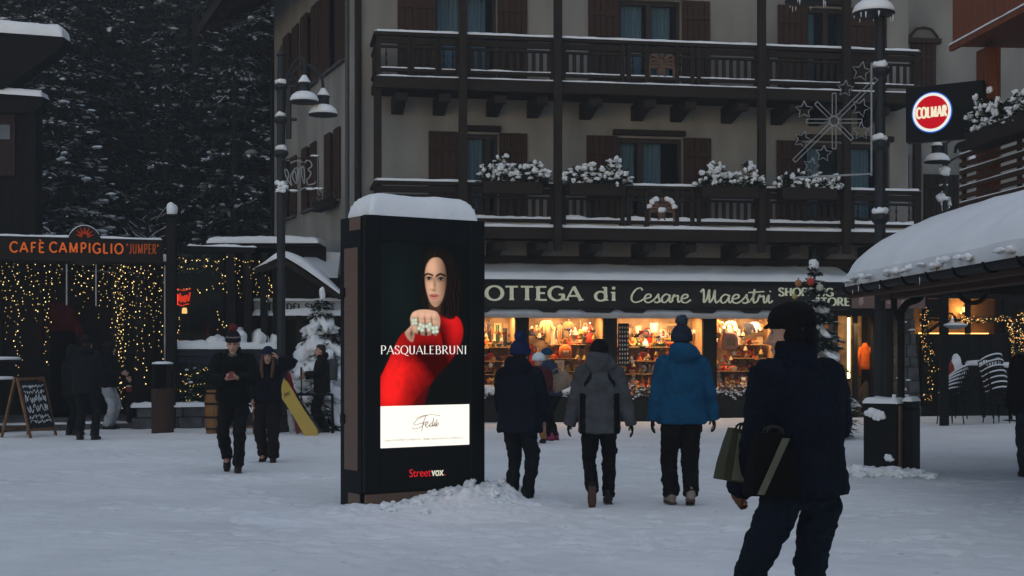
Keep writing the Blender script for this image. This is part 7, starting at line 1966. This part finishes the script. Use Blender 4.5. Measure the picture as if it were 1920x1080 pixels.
BLK = cloth("black cloth", (.0045, .0045, .0055)); NAVY = cloth("navy cloth", (.004, .006, .013)); CHAR = cloth("charcoal cloth", (.006, .0065, .008)); DOWN = cloth("near black nylon", (.0035, .004, .0058), .7)
BOOT = mat("dark leather", (.012, .011, .011), .6, .3, 10); STAND = ((-.10, 0, .10, -6), (.10, 0, .10, 6))
WALKA = ((-.09, .14, .17, 0, 38), (.09, -.16, .10, 0, -4)); WALKB = ((-.09, -.16, .10, 0, -4), (.09, .14, .17, 0, 38))
HANG = ((-.27, -.02, .83), (.27, -.02, .83)); POCK = ((-.20, -.12, .93), (.20, -.12, .93)); FRONT = ((-.05, -.30, 1.12), (.07, -.30, 1.13))
def at(px, feet_py): g = G(px, feet_py); return g.x, g.y
# 1 man with phone
g = G(438, 884)
o, s, w = person("man in a black jacket and bobble hat walking towards us looking at a phone", g.x, g.y, radians(4), 1.80, ((-.10, .15, .19, 0, 48), (.07, -.10, .10, 5, 0)), ((-.045, -.30, 1.20), (.075, -.29, 1.21)), cloth("dark green black cloth", (.0045, .0055, .005)), CHAR, BOOT, ('bobble', cloth("black knit", (.012, .010, .012)), cloth("dull red wool", (.16, .03, .03)), cloth("grey wool", (.16, .15, .15))), hem=.90, bulk=1.14, hood=.8, nod=radians(8), poles=((-.9, .3, -.5), (.9, .3, -.5)), palms=((.5, -.1, .8), (-.5, -.1, .8)), curl=.55, legw=1.0, sleeve=1.1, lean=.03)
m = MB(); m.lathe((0, 0, 0), [(.10, -.02), (.125, .0), (.13, .03), (.115, .06), (.09, .05)], 20)
fur = m.build("fur_collar", cloth("grey fur", (.13, .125, .12)), o); fur.location = Vector((0, .02, 1.475))*s; fur.scale = (1.1, 1.05, 1); remesh(fur, .012, 0, .05, .02)
c = wpt(o, (.015, -.385, 1.245), s); m = MB(); m.box(-.036, .036, -.075, .075, -.005, .005, .003); ph = m.build("mobile_phone", mat("phone red case", (.16, .02, .025), .4)); ph.location = c; ph.rotation_euler = (radians(35), 0, radians(4)); tag(ph, "dark red mobile phone held in both hands by the walking man", "phone")
# 2 woman
g = G(503, 866)
person("woman in a dark jacket with long brown hair lifting a hand to her navy hat", g.x, g.y, radians(-4), 1.62, ((-.09, .08, .13, -5, 24), (.10, -.08, .10, 10, 0)), ((-.22, -.12, .95), (.17, -.06, 1.60)), cloth("blue black cloth", (.0045, .0055, .010)), cloth("dark brown corduroy", (.011, .009, .009)), BOOT, ('beanie', cloth("navy wool", (.010, .016, .035))), ('long', mat("brown hair", (.085, .045, .026), .5, .4, 20, stretch=(9, 9, 1))), hem=.93, bulk=1.05, yaw=radians(8), poles=((-.6, .8, -.25), (1, .1, -.7)), palms=((1, 0, 0), (-1, .1, 0)), raised=(None, (-.1, 0, .6)), legw=1.22, hood=.9)
g = G(503, 866); m = MB()
for sx in (-1, 1): m.tube([(sx*.10, -.02, 1.50), (sx*.115, -.03, 1.40), (sx*.10, -.07, 1.33)], [.035, .045, .02], 10)
# 3 man in profile with backpack
g = G(603, 811)
o, s, w = person("man in black seen in profile with a backpack in front of the snow-bowed fir", g.x, g.y, radians(-84), 1.70, ((-.08, -.05, .10, 0), (.08, .08, .10, 4)), ((-.12, -.34, 1.12), (.10, -.32, 1.18)), BLK, BLK, BOOT, None, ('short', mat("dark hair", (.022, .014, .011), .6, .3, 20)), hem=.80, bulk=1.1, hood=.8, poles=((-.6, .5, -.6), (.6, .5, -.6)), palms=((1, 0, 0), (-1, 0, 0)), curl=.9)
m = MB(); m.loft([sring(0, 0, z, a, b, 16, 3) for z, a, b in ((0, .12, .06), (.05, .15, .09), (.30, .15, .09), (.42, .11, .06))]); m.tube([(-.08, -.08, .36), (-.1, -.30, .40), (-.1, -.32, .2), (-.08, -.08, .05)], .016, 6); m.tube([(.08, -.08, .36), (.1, -.30, .40), (.1, -.32, .2), (.08, -.08, .05)], .016, 6)
bp = m.build("backpack", cloth("dark grey canvas", (.05, .05, .055)), None, True); bp.location = wpt(o, (0, .23, 1.05), s); bp.rotation_euler = (0, 0, radians(-84)); tag(bp, "dark grey backpack worn by the man in profile beside the snowy fir", "backpack")
for k, dx in enumerate((-.115, .095)):
    c = wpt(o, (dx, -.40, .0), s); m = MB(); m.tube([(0, 0, .02), (.0, -.02, 1.25)], .010, 6); m.tube([(0, -.018, 1.12), (0, -.02, 1.27)], .018, 8); m.lathe((0, 0, .08), [(.012, 0), (.045, .004), (.045, .010), (.012, .014)], 12)
    sp = m.build("ski_pole", mat("pole black", (.02, .02, .022), .5)); sp.location = c; tag(sp, "nearer upright black ski pole in the hands of the man in profile" if k else "farther upright black ski pole in the hands of the man in profile", "ski pole")
# 4, 5, 6 dark group before the café
x, y = at(163, 825); person("tallest dark figure seen from behind in front of the cafe lights", x, y, radians(176), 1.82, ((-.15, .04, .10, -6), (.14, -.02, .10, 6)), POCK, DOWN, DOWN, BOOT, ('beanie', BLK), ('short', mat("dark hair", (.02, .02, .02))), hem=.80, bulk=1.2, legw=1.0, hood=.9, vox=.014)
x, y = at(137, 816); person("dark figure half hidden left of the tallest figure before the cafe", x, y, radians(150), 1.66, STAND, ((-.22, -.25, .90), (.24, -.05, .86)), BLK, DOWN, BOOT, ('hoodup', BLK), hem=.78, bulk=1.12, vox=.014)
x, y = at(204, 806); person("person in a black jacket and pale snow trousers facing right before the cafe", x, y, radians(84), 1.74, STAND, ((-.14, -.33, 1.15), (.12, -.34, 1.05)), BLK, cloth("pale snow trousers", (.33, .34, .36)), BOOT, ('hoodup', BLK), hem=.86, bulk=1.12, vox=.014, legw=1.12, curl=.8)
# 7 hooded boy's parent, dark navy
g = G(975, 944); o, s, w = person("person in a dark navy jacket and blue bobble hat standing with back turned", g.x, g.y, radians(158), 1.63, ((-.095, .02, .10, -14), (.10, .02, .10, 26)), ((-.23, -.14, .92), (.23, -.14, .92)), NAVY, cloth("slate trousers", (.006, .0075, .011)), BOOT, ('bobble', cloth("blue wool", (.009, .017, .055)), cloth("blue bobble wool", (.018, .035, .12))), ('short', mat("dark hair", (.02, .02, .02))), hs=1.3, hem=.80, bulk=1.22, hood=1.3, legw=1.0, sleeve=1.05, flare=.01, poles=((-1, .35, -.1), (1, .35, -.1)))
# 8, 9 couple behind
x, y = at(1010, 832); person("skier in a maroon jacket and white helmet half hidden behind the navy jacket", x, y, radians(-160), 1.50, STAND, ((-.2, -.22, 1.0), (.2, -.2, 1.0)), cloth("maroon cloth", (.075, .014, .018)), cloth("tan trousers", (.26, .125, .05)), BOOT, ('helmet', mat("white helmet", (.55, .62, .66), .4, .08, 3), None, mat("helmet navy band", (.015, .025, .06), .5)), hs=1.25, hem=.84, bulk=1.05, vox=.013, gloves=BLK)
x, y = at(1036, 826); person("person in dark trousers and blue hat bending over a tan bag by the shop window", x, y, radians(-120), 1.60, STAND, ((-.12, -.38, 1.08), (.12, -.36, 1.06)), cloth("dusky blue cloth", (.03, .045, .085)), BLK, mat("pink shoe", (.30, .04, .10), .6), ('beanie', cloth("petrol wool", (.012, .05, .11))), hem=.88, bulk=1.05, lean=.18, vox=.013, curl=.9)
c = P(1052, 715, 24.5); m = MB(); m.loft([sring(0, 0, z, a, b, 16, 3.5) for z, a, b in ((-.15, .14, .06), (-.13, .19, .09), (.08, .18, .08), (.15, .14, .04))]); m.tube(cat_rom([(-.08, 0, .14), (-.05, 0, .22), (.05, 0, .22), (.08, 0, .14)], 4), .012, 6)
bg_ = m.build("shoulder_bag", cloth("tan bag cloth", (.20, .145, .11)), None, True); bg_.location = c; bg_.rotation_euler = (0, radians(-25), 0); tag(bg_, "tan bag held by the person in the blue hat at the shop window", "bag")
# 10 grey jacket
BLKP = cloth("black jacket panel", (.004, .0045, .006))
def gpaint(p):
    x, z = abs(p.x), p.z
    if p.y > -.02 and .085 < x < .17 and abs((1.42-z)-(x-.085)*1.5) < .035 and z > 1.28: return 1
    if .150 < x < .215 and z < 1.22 and z > .7 and p.y > -.1: return 1
    return 0
g = G(1124, 947); person("person in a grey ski jacket with black side panels walking away showing a boot sole", g.x, g.y, radians(178), 1.67, ((-.10, -.10, .10, 4), (.085, .22, .20, 0, 62)), ((-.34, .03, .88), (.33, -.04, .86)), None, BLK, BOOT, ('beanie', BLK), ('short', mat("dark hair", (.02, .02, .02))), hs=1.14, hem=.78, bulk=1.12, hood=1.38, tmats=[cloth("grey ski cloth", (.056, .060, .068)), BLKP], tpaint=gpaint, gloves=BLK, legw=.98, poles=((-.9, .5, -.1), (.9, .5, -.1)), flare=.0)
# 11 blue jacket
g = G(1279, 946); person("tall man in a bright blue jacket and navy bobble hat walking away", g.x, g.y, radians(183), 1.78, ((-.07, .10, .13, -6, 16), (.10, -.08, .10, 6)), ((-.33, -.03, .86), (.30, .0, .86)), cloth("bright blue ski cloth", (.0045, .053, .120)), BLK, mat("pale suede boot", (.19, .16, .13), .8), ('bobble', cloth("navy knit", (.014, .022, .04)), cloth("slate bobble", (.03, .05, .075))), ('short', mat("dark hair", (.02, .02, .02))), hs=1.28, hem=.825, bulk=1.15, hood=1.3, gloves=NAVY, legw=1.12, yaw=radians(-12), sleeve=1.06, poles=((-.9, .5, -.1), (.9, .5, -.1)), flare=.02)
# 12 near man with bags
X12, Y12 = (1500-960)/FPX*6.75, 6.75
o, s, w = person("large near man in a navy coat and flat cap walking past with shopping bags", X12, Y12, radians(-148), 1.80, ((-.20, .04, .12, 0, 14), (.17, -.10, .10, 4, 0)), ((-.17, -.26, 1.06), (.20, -.17, .94)), cloth("navy wool coat", (.0032, .0048, .011)), cloth("dark blue denim", (.0045, .0075, .015)), BOOT, ('cap', cloth("black cap", (.0045, .004, .0045))), ('short', mat("dark hair", (.02, .02, .02))), hs=1.0, hipw=.128, hem=.89, bulk=1.10, yaw=radians(30), nod=radians(4), lean=.05, collar=.085, vox=.009, poles=((-1, .6, .1), (.5, .9, -.2)), palms=((.7, -.3, .4), (-1, .1, 0)), curl=(.5, 1.15), gloves=cloth("tan leather glove", (.10, .045, .022)), sleeve=1.02, legw=.92, flare=.02)
def shopping_bag(label, loc, rot, wd, h, d, col, band, tilt=0.0, diag=False):
    t = thing("shopping_bag", label, "bag", loc, 0, None, (0, tilt, rot))
    m = MB(); m.loft([[Vector((a*wd/2*k, b*d/2*k2, z)) for a, b in ((-1, -1), (0, -1.05), (1, -1), (1.0, 0), (1, 1), (0, 1.05), (-1, 1), (-1, 0))] for z, k, k2 in ((-h, 1.0, 1.0), (-h*.7, .97, .95), (-h*.3, .86, .75), (0, .74, .55))]); m.build("bag_body", col, t)
    m = MB()
    for sy in (-1, 1):
        y0, y1 = sy*(d*.5+.010), sy*(d*.31+.012)
        a, b, c, e = (-wd*.42, -wd*.27, wd*.10, wd*.26) if diag else (-wd*.30, wd*.25, -wd*.25, wd*.20)
        vs = [(a, y0, -h*.97), (b, y0, -h*.97), (e, y1, -.02), (c, y1, -.02)]; m.add(vs+[(v[0], v[1]+sy*.003, v[2]) for v in vs], [(0, 1, 2, 3), (7, 6, 5, 4), (0, 4, 5, 1), (1, 5, 6, 2), (2, 6, 7, 3), (3, 7, 4, 0)])
    m.build("bag_stripe", band, t)
    for sy in (-1, 1):
        m = MB(); m.tube(cat_rom([(-wd*.18, sy*d*.22, -.01), (-wd*.15, sy*d*.15, .018), (0, sy*.01, .03), (wd*.15, sy*d*.15, .018), (wd*.18, sy*d*.22, -.01)], 4), .006, 6); m.build("bag_handle", mat("bag cord", (.02, .018, .015), .8), t)
    return t
shopping_bag("olive and cream paper shopping bag carried by the near man in the navy coat", P(1395, 806, 6.74), radians(22), .20, .25, .09, mat("olive paper", (.036, .037, .022), .7), mat("cream paper", (.10, .10, .075), .7), radians(10))
shopping_bag("black shopping bag with a pale stripe carried by the near man in the navy coat", P(1450, 812, 6.46), radians(20), .24, .285, .09, mat("black paper", (.0035, .0035, .0035), .8, spec=.08), mat("pale stripe paper", (.085, .085, .062), .7), radians(3), True)
# 13 dark figure cut by the right edge
g = G(1937, 895); person("dark figure in a black jacket cut off by the right edge of the picture", g.x, g.y, radians(170), 1.78, STAND, HANG, DOWN, cloth("dark slate trousers", (.014, .018, .026)), BOOT, ('beanie', BLK), hem=.80, bulk=1.2, vox=.013, gloves=BLK)
# ------------------------------------------------------------------ ski rack: yellow snowboard, red and dark skis
g = G(570, 806)
t = thing("snowboard", "bright yellow snowboard leaning on the ski rack behind the woman", "snowboard", (P(590, 800, 26.6).x, 26.6, -.05), 0, None, (radians(-8), radians(-33), 0))
m = MB(); L, wd = 1.30, .135
out = [(wd*(1-.12*sin(pi*v)), .14+v*(L-.28)) for v in [i/10 for i in range(11)]]; tip = [(wd*cos(a), L-.14+.14*sin(a)) for a in [pi*i/10 for i in range(1, 10)]]; tail = [(wd*cos(a), .14+.14*sin(a)) for a in [pi+pi*i/10 for i in range(1, 10)]]
ol = out+tip+[(-a, b) for a, b in out[::-1]]+tail
m.prism(ol, lambda a, b, d: (a, d+(.06*max(0, (b-L+.2)/.2)**2), b), -.008, .008); sbm = m.build("deck", mat("yellow snowboard", (.36, .235, .010), .35, .06, 3, spec=.5), t)
m = MB(); m.M = Matrix.Translation((-.07, -.0095, L-.35)) @ Matrix(((1, 0, 0, 0), (0, 0, -1, 0), (0, 1, 0, 0), (0, 0, 0, 1))); script_geo(m, [[(0, 0), (.3, .9), (.35, .1), (.6, .8), (.65, .1), (1, .7)], [(.1, .4), (.9, .6)]], 0, 0, .14, .10, .012, dep=.0015); m.build("graphic", mat("dark graphic", (.10, .06, .02), .5), sbm)
def ski(label, px, Y, ang, L, col, group=None):
    t = thing("ski", label, "ski", (P(px, 0, Y).x, Y, .02), 0, group, (radians(-10), radians(ang), 0))
    m = MB(); pr = [(.045, 0), (.040, .3*L), (.034, .5*L), (.040, .75*L), (.05, .92*L), (.03, .98*L), (.004, L)]
    m.prism([(a, b) for a, b in pr]+[(-a, b) for a, b in pr[::-1]], lambda a, b, d: (a, d+.10*max(0, (b-.88*L)/(.12*L))**2, b), -.008, .008); m.build("ski_body", mat(label.split()[0]+" ski", col, .4, .2, 4), t)
    m = MB(); m.box(-.03, .03, -.05, -.009, .42*L, .56*L, .008); m.build("binding", BLACK, t)
for k, (px, ang, L, col, lab) in enumerate(((571, -17, 1.25, (.16, .012, .018), "red ski leaning left of the yellow snowboard"), (560, -14, 1.15, (.11, .010, .02), "crimson ski leaning behind the red ski by the woman"), (586, -30, 1.2, (.03, .03, .035), "dark ski leaning between red ski and yellow snowboard"), (548, -10, 1.1, (.30, .31, .33), "pale ski standing right beside the woman's legs"), (599, -34, 1.1, (.05, .055, .06), "black ski leaning just behind the yellow snowboard"))): ski(lab, px, 27.0+.06*k, ang, L, col)
t = thing("ski_rack", "low dark metal ski rack holding the skis and yellow snowboard", "ski rack", (P(570, 0, 27.15).x, 27.35, 0))
m = MB()
for x in (-.55, .5): m.tube([(x, .12, 0), (x, .12, .75)], .025, 8); m.tube([(x, .3, 0), (x, .12, .70)], .02, 8)
m.tube([(-.55, .12, .75), (.5, .12, .75)], .025, 8); m.tube([(-.55, .12, .35), (.5, .12, .35)], .02, 8); m.build("frame", BLACK, t)
# ------------------------------------------------------------------ freeze the modelled cloth and bodies
dg = bpy.context.evaluated_depsgraph_get()
done = []
for o, pf in BAKE:
    me = bpy.data.meshes.new_from_object(o.evaluated_get(dg)); done.append((o, pf, me))
for o, pf, me in done:
    nm = o.data.name; ms = [m for m in o.data.materials]
    o.modifiers.clear(); o.data = me; me.name = nm
    if len(me.materials) < len(ms):
        me.materials.clear()
        for m in ms: me.materials.append(m)
    me.polygons.foreach_set('use_smooth', [True]*len(me.polygons))
    if pf: pf(me)

# ------------------------------------------------------------------ the cold hazy air
m = bpy.data.materials.new("cold air"); m.use_nodes = True; N, L = m.node_tree.nodes, m.node_tree.links
N.remove(N["Principled BSDF"]); v = N.new("ShaderNodeVolumePrincipled"); v.inputs['Color'].default_value = (.86, .90, .96, 1); v.inputs['Density'].default_value = .0020; v.inputs['Anisotropy'].default_value = .2
L.new(v.outputs[0], N["Material Output"].inputs['Volume'])
tag(MB().box(-206, 206, -46, 256, -3, 62).build("haze", m), kind='stuff')
